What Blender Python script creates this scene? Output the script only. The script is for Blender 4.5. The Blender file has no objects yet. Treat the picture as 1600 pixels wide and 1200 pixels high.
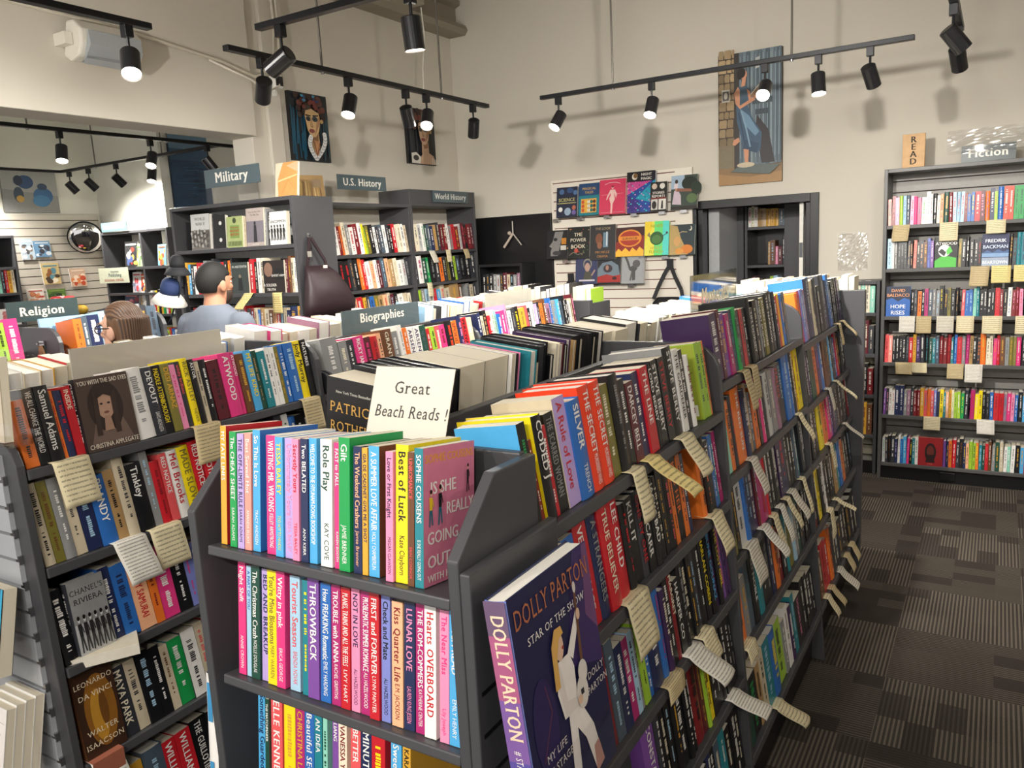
import bpy, bmesh, math, random
from mathutils import Vector, Matrix
rnd = random.Random(7)
S = bpy.context.scene
COL = S.collection
PI = math.pi

# ------------------------------------------------------------------ camera
F_PX, EYE = 1240.33, 1.737
yaw, pitch, roll = math.radians(-31.668), math.radians(9.741), math.radians(3.040)
fwd = Vector((math.sin(yaw)*math.cos(pitch), math.cos(yaw)*math.cos(pitch), -math.sin(pitch)))
rgt = Vector((math.cos(yaw), -math.sin(yaw), 0))
dwn = fwd.cross(rgt)
r2 = rgt*math.cos(roll) + dwn*math.sin(roll)
d2 = -rgt*math.sin(roll) + dwn*math.cos(roll)
cd = bpy.data.cameras.new('camera'); cam = bpy.data.objects.new('camera', cd); COL.objects.link(cam)
cm = Matrix.Identity(4)
for i in range(3):
    cm[i][0], cm[i][1], cm[i][2] = r2[i], -d2[i], -fwd[i]
cm.translation = Vector((0, 0, EYE))
cam.matrix_world = cm
cd.sensor_width = 36; cd.lens = F_PX*36/1600; cd.clip_start = .02; cd.clip_end = 60
S.camera = cam

# ------------------------------------------------------------------ world, exposure, lamp strengths
w = bpy.data.worlds.new('shop_ambient'); S.world = w; w.use_nodes = True
bg = w.node_tree.nodes['Background']
bg.inputs[0].default_value = (1.0, .965, .92, 1); bg.inputs[1].default_value = 1.0
S.view_settings.view_transform = 'Standard'; S.view_settings.look = 'None'
S.view_settings.gamma = 1; S.view_settings.use_curve_mapping = False
S.view_settings.exposure = 0.08
LAMP_W = 58.0            # watts of one track spot
LAMP_COL = (1.0, .955, .885)

# ------------------------------------------------------------------ materials
def lin(hx):
    c = [int(hx[i:i+2], 16)/255 for i in (0, 2, 4)]
    return tuple(((v+.055)/1.055)**2.4 if v > .04045 else v/12.92 for v in c) + (1,)
MATS = {}
def M(hx, rough=.5, metal=0.0, vary=.10, scale=40, bump=0.0, spec=.5, name=None):
    key = (hx, rough, metal, vary, scale, bump, spec)
    if key in MATS: return MATS[key]
    m = bpy.data.materials.new(name or 'surface_'+hx); m.use_nodes = True
    nt = m.node_tree; b = nt.nodes['Principled BSDF']
    b.inputs['Roughness'].default_value = rough; b.inputs['Metallic'].default_value = metal
    b.inputs['Specular IOR Level'].default_value = spec
    tc = nt.nodes.new('ShaderNodeTexCoord'); no = nt.nodes.new('ShaderNodeTexNoise')
    no.inputs['Scale'].default_value = scale; no.inputs['Detail'].default_value = 2
    nt.links.new(tc.outputs['Object'], no.inputs['Vector'])
    mx = nt.nodes.new('ShaderNodeMix'); mx.data_type = 'RGBA'
    c = lin(hx)
    mx.inputs[6].default_value = tuple(v*(1-vary) for v in c[:3])+(1,)
    mx.inputs[7].default_value = tuple(min(1, v*(1+vary)) for v in c[:3])+(1,)
    nt.links.new(no.outputs['Fac'], mx.inputs[0]); nt.links.new(mx.outputs[2], b.inputs['Base Color'])
    if bump:
        bp = nt.nodes.new('ShaderNodeBump'); bp.inputs['Strength'].default_value = bump; bp.inputs['Distance'].default_value = .01
        nt.links.new(no.outputs['Fac'], bp.inputs['Height']); nt.links.new(bp.outputs['Normal'], b.inputs['Normal'])
    MATS[key] = m
    return m
def emit(hx, strength, name):
    m = bpy.data.materials.new(name); m.use_nodes = True
    b = m.node_tree.nodes['Principled BSDF']
    b.inputs['Base Color'].default_value = lin(hx)
    b.inputs['Emission Color'].default_value = lin(hx); b.inputs['Emission Strength'].default_value = strength
    return m
def clear(name, tint='ffffff', rough=.05, mixfac=.05):
    """thin acrylic sheet: mostly see-through with a glossy skin"""
    m = bpy.data.materials.new(name); m.use_nodes = True; nt = m.node_tree; nt.nodes.clear()
    out = nt.nodes.new('ShaderNodeOutputMaterial'); tr = nt.nodes.new('ShaderNodeBsdfTransparent'); gl = nt.nodes.new('ShaderNodeBsdfGlossy')
    tr.inputs[0].default_value = lin(tint); gl.inputs['Roughness'].default_value = rough; gl.inputs[0].default_value = (.9, .9, .9, 1)
    fr = nt.nodes.new('ShaderNodeLayerWeight'); fr.inputs[0].default_value = .5
    pw = nt.nodes.new('ShaderNodeMath'); pw.operation = 'POWER'; pw.inputs[1].default_value = 4
    ad = nt.nodes.new('ShaderNodeMath'); ad.operation = 'MULTIPLY_ADD'; ad.inputs[1].default_value = .45; ad.inputs[2].default_value = mixfac
    mx = nt.nodes.new('ShaderNodeMixShader')
    nt.links.new(fr.outputs['Facing'], pw.inputs[0]); nt.links.new(pw.outputs[0], ad.inputs[0]); nt.links.new(ad.outputs[0], mx.inputs[0])
    nt.links.new(tr.outputs[0], mx.inputs[1]); nt.links.new(gl.outputs[0], mx.inputs[2]); nt.links.new(mx.outputs[0], out.inputs[0])
    return m
GREY = M('464649', .42, vary=.06, scale=9, name='charcoal_laminate')
GREYE = M('5c5b5b', .5, vary=.08, scale=14, name='laminate_edge')
BLACKP = M('141416', .35, vary=.05, name='black_paint')
BLACKM = M('17181b', .38, metal=.3, vary=.05, name='black_metal')
STEEL = M('b9b9bb', .25, metal=1, vary=.05, name='steel')
PAGES = M('e6dcc6', .85, vary=.05, scale=300, name='page_paper')
PAGEW = M('f1ece2', .8, vary=.04, scale=300, name='white_page_paper')
WALLM = M('d0cabd', .78, vary=.03, scale=2.2, bump=.25, name='wall_paint')
CLEAR = clear('clear_acrylic', rough=.03, mixfac=.012); CLEAR2 = clear('glossy_film', rough=.12, mixfac=.10)
SIGNT = M('4c5d63', .45, vary=.05, name='teal_grey_card'); SIGND = M('2f3f40', .35, vary=.05, name='dark_green_card')
LETTER = M('efece2', .6, vary=.02, name='cream_print')
LENS = emit('fff3df', 28, 'lit_lamp_lens'); LENSOFF = M('3a3835', .2, name='dark_lens')

def paper_mat(name, hx, ink='3b3833', n=15, head=True, typed=False):
    """paper strip with handwritten or typed lines, drawn in the sheet's own uv"""
    m = bpy.data.materials.new(name); m.use_nodes = True; nt = m.node_tree; N = nt.nodes; L = nt.links
    b = N['Principled BSDF']; b.inputs['Roughness'].default_value = .8
    uv = N.new('ShaderNodeUVMap'); sp = N.new('ShaderNodeSeparateXYZ'); L.new(uv.outputs[0], sp.inputs[0])
    def math_(op, a, bb=None, c=None):
        q = N.new('ShaderNodeMath'); q.operation = op
        for i, v in enumerate((a, bb, c)):
            if v is None: continue
            if isinstance(v, (int, float)): q.inputs[i].default_value = v
            else: L.new(v, q.inputs[i])
        return q.outputs[0]
    u, v = sp.outputs[0], sp.outputs[1]
    oi = N.new('ShaderNodeObjectInfo')
    cx = N.new('ShaderNodeCombineXYZ'); L.new(math_('MULTIPLY', u, 30 if not typed else 60), cx.inputs[0])
    L.new(math_('MULTIPLY', math_('FLOOR', math_('MULTIPLY', v, n)), 3.7), cx.inputs[1]); L.new(math_('MULTIPLY', oi.outputs['Random'], 50), cx.inputs[2])
    no = N.new('ShaderNodeTexNoise'); no.inputs['Scale'].default_value = 1.3; no.inputs['Detail'].default_value = 3; L.new(cx.outputs[0], no.inputs['Vector'])
    wob = math_('MULTIPLY', math_('SUBTRACT', no.outputs[0], .5), .5 if not typed else .05)
    fr = math_('FRACT', math_('ADD', math_('MULTIPLY', v, n), wob))
    line = math_('MULTIPLY', math_('GREATER_THAN', fr, .34), math_('LESS_THAN', fr, .66 if not typed else .72))
    word = math_('GREATER_THAN', no.outputs[0], .40)
    mar = math_('MULTIPLY', math_('MULTIPLY', math_('GREATER_THAN', u, .09), math_('LESS_THAN', u, .91)), math_('MULTIPLY', math_('GREATER_THAN', v, .05), math_('LESS_THAN', v, .80)))
    ink_f = math_('MULTIPLY', math_('MULTIPLY', line, word), mar)
    mx = N.new('ShaderNodeMix'); mx.data_type = 'RGBA'; mx.inputs[6].default_value = lin(hx); mx.inputs[7].default_value = lin(ink)
    L.new(math_('MULTIPLY', ink_f, .55), mx.inputs[0]); L.new(mx.outputs[2], b.inputs['Base Color'])
    return m
REFLTINT = clear('smoky_acrylic', tint='b4b4b0', rough=.08, mixfac=.14)  # clear acrylic whose grey reflection is put into the tint
NOTE_MATS = [paper_mat('cream_note_paper', 'e3d6b0', n=13), paper_mat('pale_note_paper', 'd9d2c2', n=16, typed=True),
             paper_mat('yellow_note_paper', 'e9d591', n=13), paper_mat('manila_note_paper', 'c9b68c', n=15), paper_mat('white_note_paper', 'e8e3d8', n=18, typed=True)]

# ------------------------------------------------------------------ mesh builder
class MB:
    def __init__(s): s.v = []; s.f = []; s.m = []; s.mats = []; s.T = Matrix.Identity(4); s.uvs = {}
    def mi(s, mat):
        if mat not in s.mats: s.mats.append(mat)
        return s.mats.index(mat)
    def add(s, vs, fs, mat):
        o = len(s.v); i = s.mi(mat)
        s.v += [s.T @ Vector(p) for p in vs]
        for f in fs: s.f.append(tuple(o+k for k in f)); s.m.append(i)
    def box(s, x0, y0, z0, x1, y1, z1, mat):
        vs = [(x, y, z) for z in (z0, z1) for y in (y0, y1) for x in (x0, x1)]
        s.add(vs, [(0, 2, 3, 1), (4, 5, 7, 6), (0, 1, 5, 4), (2, 6, 7, 3), (0, 4, 6, 2), (1, 3, 7, 5)], mat)
    def prism(s, poly, a, b, axis, mat):
        """poly in the two other axes (cyclic order), extruded from a to b along axis"""
        def P(p, q):
            return {'x': (q, p[0], p[1]), 'y': (p[0], q, p[1]), 'z': (p[0], p[1], q)}[axis]
        n = len(poly); vs = [P(p, a) for p in poly]+[P(p, b) for p in poly]
        fs = [tuple(range(n))[::-1], tuple(range(n, 2*n))]+[(i, (i+1) % n, n+(i+1) % n, n+i) for i in range(n)]
        s.add(vs, fs, mat)
    def cyl(s, p0, p1, r0, r1, mat, n=16, cap0=True, cap1=True):
        p0, p1 = Vector(p0), Vector(p1); d = (p1-p0).normalized()
        a = d.orthogonal().normalized(); b = d.cross(a)
        vs = []
        for p, r in ((p0, r0), (p1, r1)):
            vs += [tuple(p+(a*math.cos(t)+b*math.sin(t))*r) for t in (2*PI*k/n for k in range(n))]
        fs = [(i, (i+1) % n, n+(i+1) % n, n+i) for i in range(n)]
        if cap0: fs.append(tuple(range(n))[::-1])
        if cap1: fs.append(tuple(range(n, 2*n)))
        s.add(vs, fs, mat)
    def tube(s, pts, r, mat, n=8):
        pts = [Vector(p) for p in pts]; vs = []; m = len(pts)
        for i, p in enumerate(pts):
            d = (pts[min(i+1, m-1)]-pts[max(i-1, 0)]).normalized()
            up = Vector((0, 0, 1)) if abs(d.z) < .9 else Vector((1, 0, 0))
            a = d.cross(up).normalized(); b = a.cross(d)
            vs += [tuple(p+(a*math.cos(t)+b*math.sin(t))*r) for t in (2*PI*k/n for k in range(n))]
        fs = [(i*n+k, i*n+(k+1) % n, (i+1)*n+(k+1) % n, (i+1)*n+k) for i in range(m-1) for k in range(n)]
        fs += [tuple(range(n))[::-1], tuple(range((m-1)*n, m*n))]
        s.add(vs, fs, mat)
    def loft(s, rings, mat, cap=True):
        n = len(rings[0]); vs = [p for r in rings for p in r]
        fs = [(i*n+k, i*n+(k+1) % n, (i+1)*n+(k+1) % n, (i+1)*n+k) for i in range(len(rings)-1) for k in range(n)]
        if cap: fs += [tuple(range(n))[::-1], tuple(range((len(rings)-1)*n, len(rings)*n))]
        s.add(vs, fs, mat)
    def ball(s, c, r, mat, n=16, m=10):
        c = Vector(c); r = r if isinstance(r, (tuple, list)) else (r, r, r)
        rings = []
        for i in range(1, m):
            ph = PI*i/m
            rings.append([(c.x+r[0]*math.sin(ph)*math.cos(2*PI*k/n), c.y+r[1]*math.sin(ph)*math.sin(2*PI*k/n), c.z-r[2]*math.cos(ph)) for k in range(n)])
        s.loft(rings, mat)
    def quad(s, o, dx, dy, mat):
        o, dx, dy = Vector(o), Vector(dx), Vector(dy)
        s.add([tuple(o), tuple(o+dx), tuple(o+dx+dy), tuple(o+dy)], [(0, 1, 2, 3)], mat)
    def build(s, name, parent=None, mw=None, smooth=False, bevel=0, solid=0, uv=None):
        me = bpy.data.meshes.new(name); me.from_pydata([tuple(p) for p in s.v], [], s.f)
        for m in s.mats: me.materials.append(m)
        me.polygons.foreach_set('material_index', s.m)
        if uv:
            ul = me.uv_layers.new(name='UVMap')
            for lp in me.loops: ul.data[lp.index].uv = uv[lp.vertex_index]
        if smooth: me.polygons.foreach_set('use_smooth', [True]*len(s.f))
        me.update()
        o = bpy.data.objects.new(name, me); COL.objects.link(o)
        if parent: o.parent = parent
        if mw is not None: o.matrix_local = mw
        if bevel:
            b = o.modifiers.new('bevel', 'BEVEL'); b.width = bevel; b.segments = 2; b.limit_method = 'ANGLE'; b.angle_limit = .7
        if solid:
            b = o.modifiers.new('solid', 'SOLIDIFY'); b.thickness = solid; b.offset = 0
        return o
def tag(o, label=None, cat=None, group=None, kind=None):
    if label: o['label'] = label
    if cat: o['category'] = cat
    if group: o['group'] = group
    if kind: o['kind'] = kind
    return o
def empty(name, mw, label, cat, group=None):
    o = bpy.data.objects.new(name, None); COL.objects.link(o); o.empty_display_size = .05
    o.matrix_world = mw if isinstance(mw, Matrix) else Matrix.Translation(mw)
    return tag(o, label, cat, group)
def struct(name, mb, **k):
    return tag(mb.build(name, **k), kind='structure')
def frame(x, y, z, ang=0, tilt=0, lean=0):
    """x along the shelf, y inward, z up; tilt lays the top backward, lean tips it sideways (degrees)"""
    return Matrix.Translation((x, y, z)) @ Matrix.Rotation(math.radians(ang), 4, 'Z') @ Matrix.Rotation(-math.radians(tilt), 4, 'X') @ Matrix.Rotation(math.radians(lean), 4, 'Y')

# ------------------------------------------------------------------ lettering: glyph outlines from the built-in font
GL = {}
def load_glyphs():
    cs = "ABCDEFGHIJKLMNOPQRSTUVWXYZabcdefghijklmnopqrstuvwxyz0123456789.,!?&'-:#"
    tmp = []
    def mk(t):
        cu = bpy.data.curves.new('glyph', 'FONT'); cu.body = t; cu.size = 1; cu.resolution_u = 2
        o = bpy.data.objects.new('glyph', cu); COL.objects.link(o); tmp.append(o); return o
    hh = mk('HH'); sp = mk('H H'); os_ = {c: (mk(c), mk('H'+c+'H')) for c in cs}
    bpy.context.view_layer.update(); dg = bpy.context.evaluated_depsgraph_get()
    def mesh(o):
        e = o.evaluated_get(dg); me = e.to_mesh()
        r = ([(v.co.x, v.co.y) for v in me.vertices], [tuple(p.vertices) for p in me.polygons]); e.to_mesh_clear(); return r
    def wid(o):
        xs = [p[0] for p in mesh(o)[0]]; return max(xs)-min(xs)
    w0 = wid(hh)
    GL[' '] = ([], [], wid(sp)-w0, [])
    for c, (a, b) in os_.items():
        vs, fs = mesh(a); adv = wid(b)-w0
        cnt = {}
        for f in fs:
            for i in range(len(f)):
                e = tuple(sorted((f[i], f[(i+1) % len(f)]))); cnt[e] = cnt.get(e, 0)+1
        ymin = min(p[1] for p in vs); ymax = max(p[1] for p in vs); bars = []
        for (i, j), k in cnt.items():
            p, q = vs[i], vs[j]
            if k == 1 and abs(p[1]-q[1]) < .004 and .04 < abs(p[0]-q[0]) < .17:
                y = p[1]
                if abs(y-ymin) < .02 or (abs(y-ymax) < .02 and c not in 'ij') or abs(y) < .012:
                    up = y < (ymin+ymax)/2
                    bars.append((min(p[0], q[0])-.055, max(p[0], q[0])+.055, y, y+.04 if up else y-.04))
        GL[c] = (vs, fs, adv, bars)
    for o in tmp:
        cu = o.data; bpy.data.objects.remove(o); bpy.data.curves.remove(cu)
load_glyphs()
def text_w(t, serif=False): return sum(GL.get(c, GL[' '])[2]+(.05 if serif else 0) for c in t)
def text(mb, t, o, dx, dy, size, mat, align='l', maxw=None, serif=False, bold=0, slant=0.0):
    """letters laid from o along unit dx, letter height along unit dy"""
    o, dx, dy = Vector(o), Vector(dx), Vector(dy); nn = dx.cross(dy).normalized()*.00007
    wd = text_w(t, serif)*size; sx = 1.0
    if maxw and wd > maxw: sx = maxw/wd; wd = maxw
    x = {'l': 0, 'c': -wd/2, 'r': -wd}[align]
    for c in t:
        g = GL.get(c, GL[' '])
        offs = [0] if not bold else [-bold, 0, bold]
        for kk, ob in enumerate(offs):
            if g[0]:
                mb.add([tuple(o+nn*kk+dx*(x+(p[0]+ob+slant*p[1])*size*sx)+dy*(p[1]*size)) for p in g[0]], g[1], mat)
        if serif:
            for kk, (a, b, y0, y1) in enumerate(g[3]):
                mb.add([tuple(o+nn*(3+kk % 2)+dx*(x+(px+slant*py)*size*sx)+dy*(py*size)) for px, py in ((a, y0), (b, y0), (b, y1), (a, y1))], [(0, 1, 2, 3)], mat)
        x += (g[2]+(.05 if serif else 0))*size*sx
    return wd
def art(mb, o, dx, dy, items, step=.00025):
    """flat printed shapes on a rectangle: o corner, dx and dy full-length edge vectors; coordinates 0..1"""
    o, dx, dy = Vector(o), Vector(dx), Vector(dy); n = dx.cross(dy).normalized()
    asp = dx.length/dy.length
    for k, it in enumerate(items):
        oo = o+n*step*(k+1); t = it[0]
        P = lambda x, y: tuple(oo+dx*x+dy*y)
        if t == 'r': x0, y0, x1, y1, c = it[1:]; mb.add([P(x0, y0), P(x1, y0), P(x1, y1), P(x0, y1)], [(0, 1, 2, 3)], M(c, .45))
        elif t == 'e':
            cx, cy, rx, ry, c = it[1:]; q = 22
            mb.add([P(cx+rx*math.cos(2*PI*i/q), cy+ry*math.sin(2*PI*i/q)) for i in range(q)], [tuple(range(q))], M(c, .45))
        elif t == 'p': mb.add([P(*q) for q in it[1]], [tuple(range(len(it[1])))], M(it[2], .45))
        elif t == 'l':
            pts, wd, c = it[1:]
            for (a, b), (a2, b2) in zip(pts, pts[1:]):
                ex, ey = (a2-a)*asp, b2-b; L = math.hypot(ex, ey) or 1; nx, ny = -ey/L*wd/asp/2, ex/L*wd/2
                mb.add([P(a-nx, b-ny), P(a2-nx, b2-ny), P(a2+nx, b2+ny), P(a+nx, b+ny)], [(0, 1, 2, 3)], M(c, .45))
        elif t in 'tTs':
            _, s_, x, y, h, c = it[:6]; al = it[6] if len(it) > 6 else 'c'; mw = it[7] if len(it) > 7 else .94
            text(mb, s_, P(x, y), dx.normalized(), dy.normalized(), h*dy.length, M(c, .45), al, mw*dx.length, serif=(t == 's'), bold=.02 if t == 'T' else 0)
# ------------------------------------------------------------------ the setting
def carpet():
    m = bpy.data.materials.new('striped_carpet_tiles'); m.use_nodes = True; nt = m.node_tree; N = nt.nodes; L = nt.links
    b = N['Principled BSDF']; b.inputs['Roughness'].default_value = .95; b.inputs['Specular IOR Level'].default_value = .15
    tc = N.new('ShaderNodeTexCoord'); sp = N.new('ShaderNodeSeparateXYZ'); L.new(tc.outputs['Object'], sp.inputs[0])
    def mt(op, a, c=None):
        q = N.new('ShaderNodeMath'); q.operation = op
        for i, v in enumerate((a, c)):
            if v is None: continue
            if isinstance(v, (int, float)): q.inputs[i].default_value = v
            else: L.new(v, q.inputs[i])
        return q.outputs[0]
    u = mt('DIVIDE', mt('ADD', sp.outputs[0], .309+4.70), .470); v = mt('DIVIDE', mt('SUBTRACT', sp.outputs[1], 4.093-.4585*14), .4585)
    iu, iv = mt('FLOOR', u), mt('FLOOR', v); fu, fv = mt('FRACT', u), mt('FRACT', v)
    par = mt('MODULO', mt('ADD', iu, iv), 2)
    def mixf(f, a, c): return mt('ADD', mt('MULTIPLY', a, mt('SUBTRACT', 1, f)), mt('MULTIPLY', c, f))
    across = mixf(par, fv, fu); along = mixf(par, fu, fv)
    cell = N.new('ShaderNodeCombineXYZ')
    L.new(mt('ADD', mt('FLOOR', mt('MULTIPLY', across, 5)), mt('MULTIPLY', iu, 7)), cell.inputs[0])
    L.new(mt('ADD', mt('FLOOR', mt('MULTIPLY', along, 2.6)), mt('MULTIPLY', iv, 5)), cell.inputs[1])
    wn = N.new('ShaderNodeTexWhiteNoise'); wn.noise_dimensions = '2D'; L.new(cell.outputs[0], wn.inputs['Vector'])
    big = N.new('ShaderNodeTexNoise'); big.inputs['Scale'].default_value = 160; big.inputs['Detail'].default_value = 4; L.new(tc.outputs['Object'], big.inputs['Vector'])
    st = mt('ABSOLUTE', mt('SUBTRACT', mt('FRACT', mt('MULTIPLY', across, 31)), .5))
    line = mt('MULTIPLY', mt('GREATER_THAN', st, .27), mixf(mt('GREATER_THAN', wn.outputs[0], .30), .25, 1.0))
    line = mt('MULTIPLY', line, mixf(par, .55, 1.0))
    fac = mt('MULTIPLY', line, mt('ADD', mt('MULTIPLY', big.outputs[0], .7), .45))
    base = N.new('ShaderNodeMix'); base.data_type = 'RGBA'; base.inputs[6].default_value = lin('332e2a'); base.inputs[7].default_value = lin('423d38')
    L.new(mt('MULTIPLY', wn.outputs[0], .8), base.inputs[0])
    mx = N.new('ShaderNodeMix'); mx.data_type = 'RGBA'; mx.inputs[7].default_value = lin('70675c')
    L.new(fac, mx.inputs[0]); L.new(base.outputs[2], mx.inputs[6]); L.new(mx.outputs[2], b.inputs['Base Color'])
    bp = N.new('ShaderNodeBump'); bp.inputs['Strength'].default_value = .5; bp.inputs['Distance'].default_value = .004
    L.new(big.outputs[0], bp.inputs['Height']); L.new(bp.outputs[0], b.inputs['Normal'])
    return m
YB, XL, XR = 6.26, -4.327, 1.6
f = MB(); f.box(-9.5, -2.5, -.1, XR, 7.9, 0, carpet()); struct('floor', f)
f = MB(); f.box(XL, -2.5, 4.2, XR, YB, 4.3, WALLM); struct('ceiling', f)
f = MB()
f.box(XL-.2, YB, 0, -2.06, YB+.14, 4.3, WALLM); f.box(-2.06, YB, 1.955, -1.16, YB+.14, 4.3, WALLM); f.box(-1.16, YB, 0, XR+.1, YB+.14, 4.3, WALLM)
struct('wall_back', f)
f = MB(); f.box(XR, -2.5, 0, XR+.1, YB, 4.3, WALLM); struct('wall_right', f)
f = MB(); f.box(XL-.2, 3.86, 0, XL, YB, 4.3, WALLM); f.box(XL-.2, -2.5, 2.56, XL+.05, 3.86, 4.3, WALLM); struct('wall_left', f, bevel=.006)
f = MB(); f.box(XL, 3.99, 0, XL+.035, 4.12, 4.2, WALLM); struct('trim_1', f, bevel=.008)
# room beyond the opening
WALL2 = M('d8d7cc', .7, vary=.03, scale=2, bump=.2, name='far_room_paint')
f = MB(); f.box(-8.1, 1.0, 0, -8.0, 5.1, 3.7, WALL2); struct('wall_far', f)
f = MB(); f.box(-8.0, 5.0, 0, -6.6, 5.1, 3.7, WALL2); f.box(-6.6, 4.70, 0, -6.5, 7.8, 3.7, WALL2); f.box(-6.5, 7.7, 0, XL-.2, 7.8, 3.7, WALL2)
struct('wall_far_return', f)
f = MB(); f.box(-8.1, 1.0, 3.6, XL-.2, 7.8, 3.7, WALL2); struct('ceiling_far', f)
# steel beam boxed against the left wall under the ceiling
BEAMM = M('8f8778', .6, vary=.06, scale=6, name='beam_paint')
f = MB(); f.prism([(XL, 3.62), (XL+.17, 3.62), (XL+.20, 3.66), (XL+.18, 3.70), (XL+.08, 3.72), (XL+.08, 3.86), (XL+.13, 3.88), (XL+.13, 3.92), (XL+.08, 3.95), (XL+.08, 4.08), (XL+.20, 4.10), (XL+.20, 4.2), (XL, 4.2)], 1.2, YB, 'y', BEAMM)
f.box(XL+.2, 1.2, 4.06, XL+.75, YB, 4.2, BEAMM); struct('trim_2', f)
# small junction box on the beam with its cord
jb = MB(); jb.box(XL+.13, 5.15, 3.66, XL+.36, 5.42, 4.06, M('a39b8a', .5, name='box_paint')); o = jb.build('junction_box', bevel=.006)
tag(o, 'square putty-coloured electrical box fixed to the beam in the upper corner', 'electrical box')
c = MB(); c.tube([(XL+.3, 5.45, 3.66), (XL+.28, 5.5, 3.45), (XL+.27, 5.46, 3.2), (XL+.28, 5.44, 3.0), (-3.9, 5.40, 2.72), (-2.9, 5.0, 2.68)][:4], .005, M('ddd8cc', .5)); c.build('cord', o)
# cable and conduit along the soffit
c = MB(); c.tube([(XL+.07, -.5, 3.12), (XL+.07, 1.6, 3.1), (XL+.075, 3.0, 3.05), (XL+.08, 3.6, 2.99), (XL+.09, 3.85, 2.93), (XL+.1, 4.02, 3.0), (XL+.09, 4.06, 3.3), (XL+.06, 4.08, 3.7), (XL+.05, 4.06, 4.19)], .011, M('cfc8b8', .55))
c.tube([(XL+.09, 3.5, 2.98), (XL+.12, 3.8, 2.90), (XL+.10, 3.93, 2.84), (XL+.1, 4.05, 2.9), (XL+.08, 4.1, 3.2), (XL+.07, 4.14, 4.19)], .008, M('ded8ca', .5))
tag(c.build('cable', smooth=True), 'white painted cable run along the upper left wall into the corner', 'cable')

# ------------------------------------------------------------------ doorway in the back wall
f = MB()
f.box(-2.13, YB-.03, 0, -2.06, YB+.14, 2.018, BLACKP); f.box(-1.20, YB-.03, 0, -1.14, YB+.14, 2.018, BLACKP); f.box(-2.06, YB-.03, 1.955, -1.20, YB+.14, 2.018, BLACKP)
f.box(-2.06, YB+.02, 0, -2.02, YB+.14, 1.955, BLACKP); f.box(-1.24, YB+.02, 0, -1.20, YB+.14, 1.955, BLACKP)
struct('door_1', f, bevel=.003)
f = MB(); f.box(-3.2, 7.75, 0, XR, 7.85, 2.7, M('4b4a48', .7)); f.box(-3.2, YB+.14, 2.5, XR, 7.75, 2.6, WALLM); f.box(-3.3, YB+.14, 0, -3.2, 7.85, 2.7, WALLM); struct('wall_stockroom', f)
f = MB(); f.box(-2.018, YB+.16, .02, -1.93, YB+.95, 2.0, M('a7a9ab', .4, name='grey_door_paint'))
d = struct('door_2', f, bevel=.003)
f = MB(); f.cyl((-1.91, YB+.27, 1.02), (-1.89, YB+.27, 1.02), .025, .025, STEEL); f.tube([(-1.90, YB+.27, 1.02), (-1.87, YB+.27, 1.02), (-1.87, YB+.40, 1.02)], .009, STEEL); f.build('door_handle', d)
f = MB(); f.box(-1.29, YB+.05, .5, -1.262, YB+.09, 1.97, M('e6e3da', .5)); f.box(-1.288, YB+.046, 1.55, -1.264, YB+.05, 1.66, M('5d5f63', .5))
tag(f.build('blind_slat'), 'tall narrow white strip standing inside the right jamb of the black doorway', 'strip')

# ------------------------------------------------------------------ track lighting
TZ = 2.65
def track(a, b, rods, label, group='ceiling light tracks'):
    a, b = Vector(a), Vector(b); t = empty('light_track', Matrix.Translation(a), label, 'track light rail', group)
    r = MB(); r.T = Matrix.Translation(-a); d = (b-a).normalized(); n = Vector((-d.y, d.x, 0))*.018
    vs = []
    for p in (a, b):
        vs += [tuple(p-n-Vector((0, 0, .012))), tuple(p+n-Vector((0, 0, .012))), tuple(p+n+Vector((0, 0, .012))), tuple(p-n+Vector((0, 0, .012)))]
    r.add(vs, [(3, 2, 1, 0), (4, 5, 6, 7), (0, 1, 5, 4), (1, 2, 6, 5), (2, 3, 7, 6), (3, 0, 4, 7)], BLACKM); r.build('rail', t, bevel=.002)
    for (x, y, z) in rods:
        q = MB(); q.T = Matrix.Translation(-a); q.cyl((x, y, TZ+.012), (x, y, z), .006, .006, M('6f6a63', .4, metal=.6), n=8); q.cyl((x, y, TZ-.022), (x, y, TZ-.012), .009, .009, STEEL, n=10); q.build('hanging_rod', t)
    return t
RB = M('2a2a2c', .3, metal=.4, name='lamp_black')
def lamp(x, y, aim, lit, label, power=1.0, z=TZ, spot=62, group='black track spotlights'):
    t = empty('track_spotlight', Vector((x, y, z-.012)), label, 'spotlight', group)
    a = MB(); a.box(-.017, -.017, -.045, .017, .017, 0, BLACKM); a.build('adapter', t, bevel=.002)
    a = MB(); a.tube([(0, 0, -.045), (0, 0, -.085), (0, 0, -.115)], .006, BLACKM); a.build('stem', t)
    d = Vector(aim).normalized(); c = Vector((0, 0, -.125)); p0 = c-d*.035; p1 = c+d*.075
    h = MB(); h.cyl(p0, p1, .036, .036, RB, n=24, cap1=False); h.cyl(p0-d*.004, p0, .03, .036, RB, n=24); h.cyl(p1-d*.012, p1-d*.0121, .033, .033, BLACKM, n=24, cap1=False)
    h.build('lamp_head', t, smooth=False)
    l = MB(); l.cyl(p1-d*.006, p1-d*.005, .034, .034, LENS, n=24); l.build('lens', t)
    ld = bpy.data.lights.new('spot_beam', 'SPOT'); ld.energy = LAMP_W*power; ld.color = LAMP_COL; ld.spot_size = math.radians(spot*2 if spot < 50 else 125); ld.spot_blend = .85; ld.shadow_soft_size = .035
    lo = bpy.data.objects.new('spot_beam', ld); COL.objects.link(lo); lo.parent = t
    lo.matrix_local = Matrix.Translation(p1+d*.004) @ (-d).to_track_quat('Z', 'Y').to_matrix().to_4x4()
    return t
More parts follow.
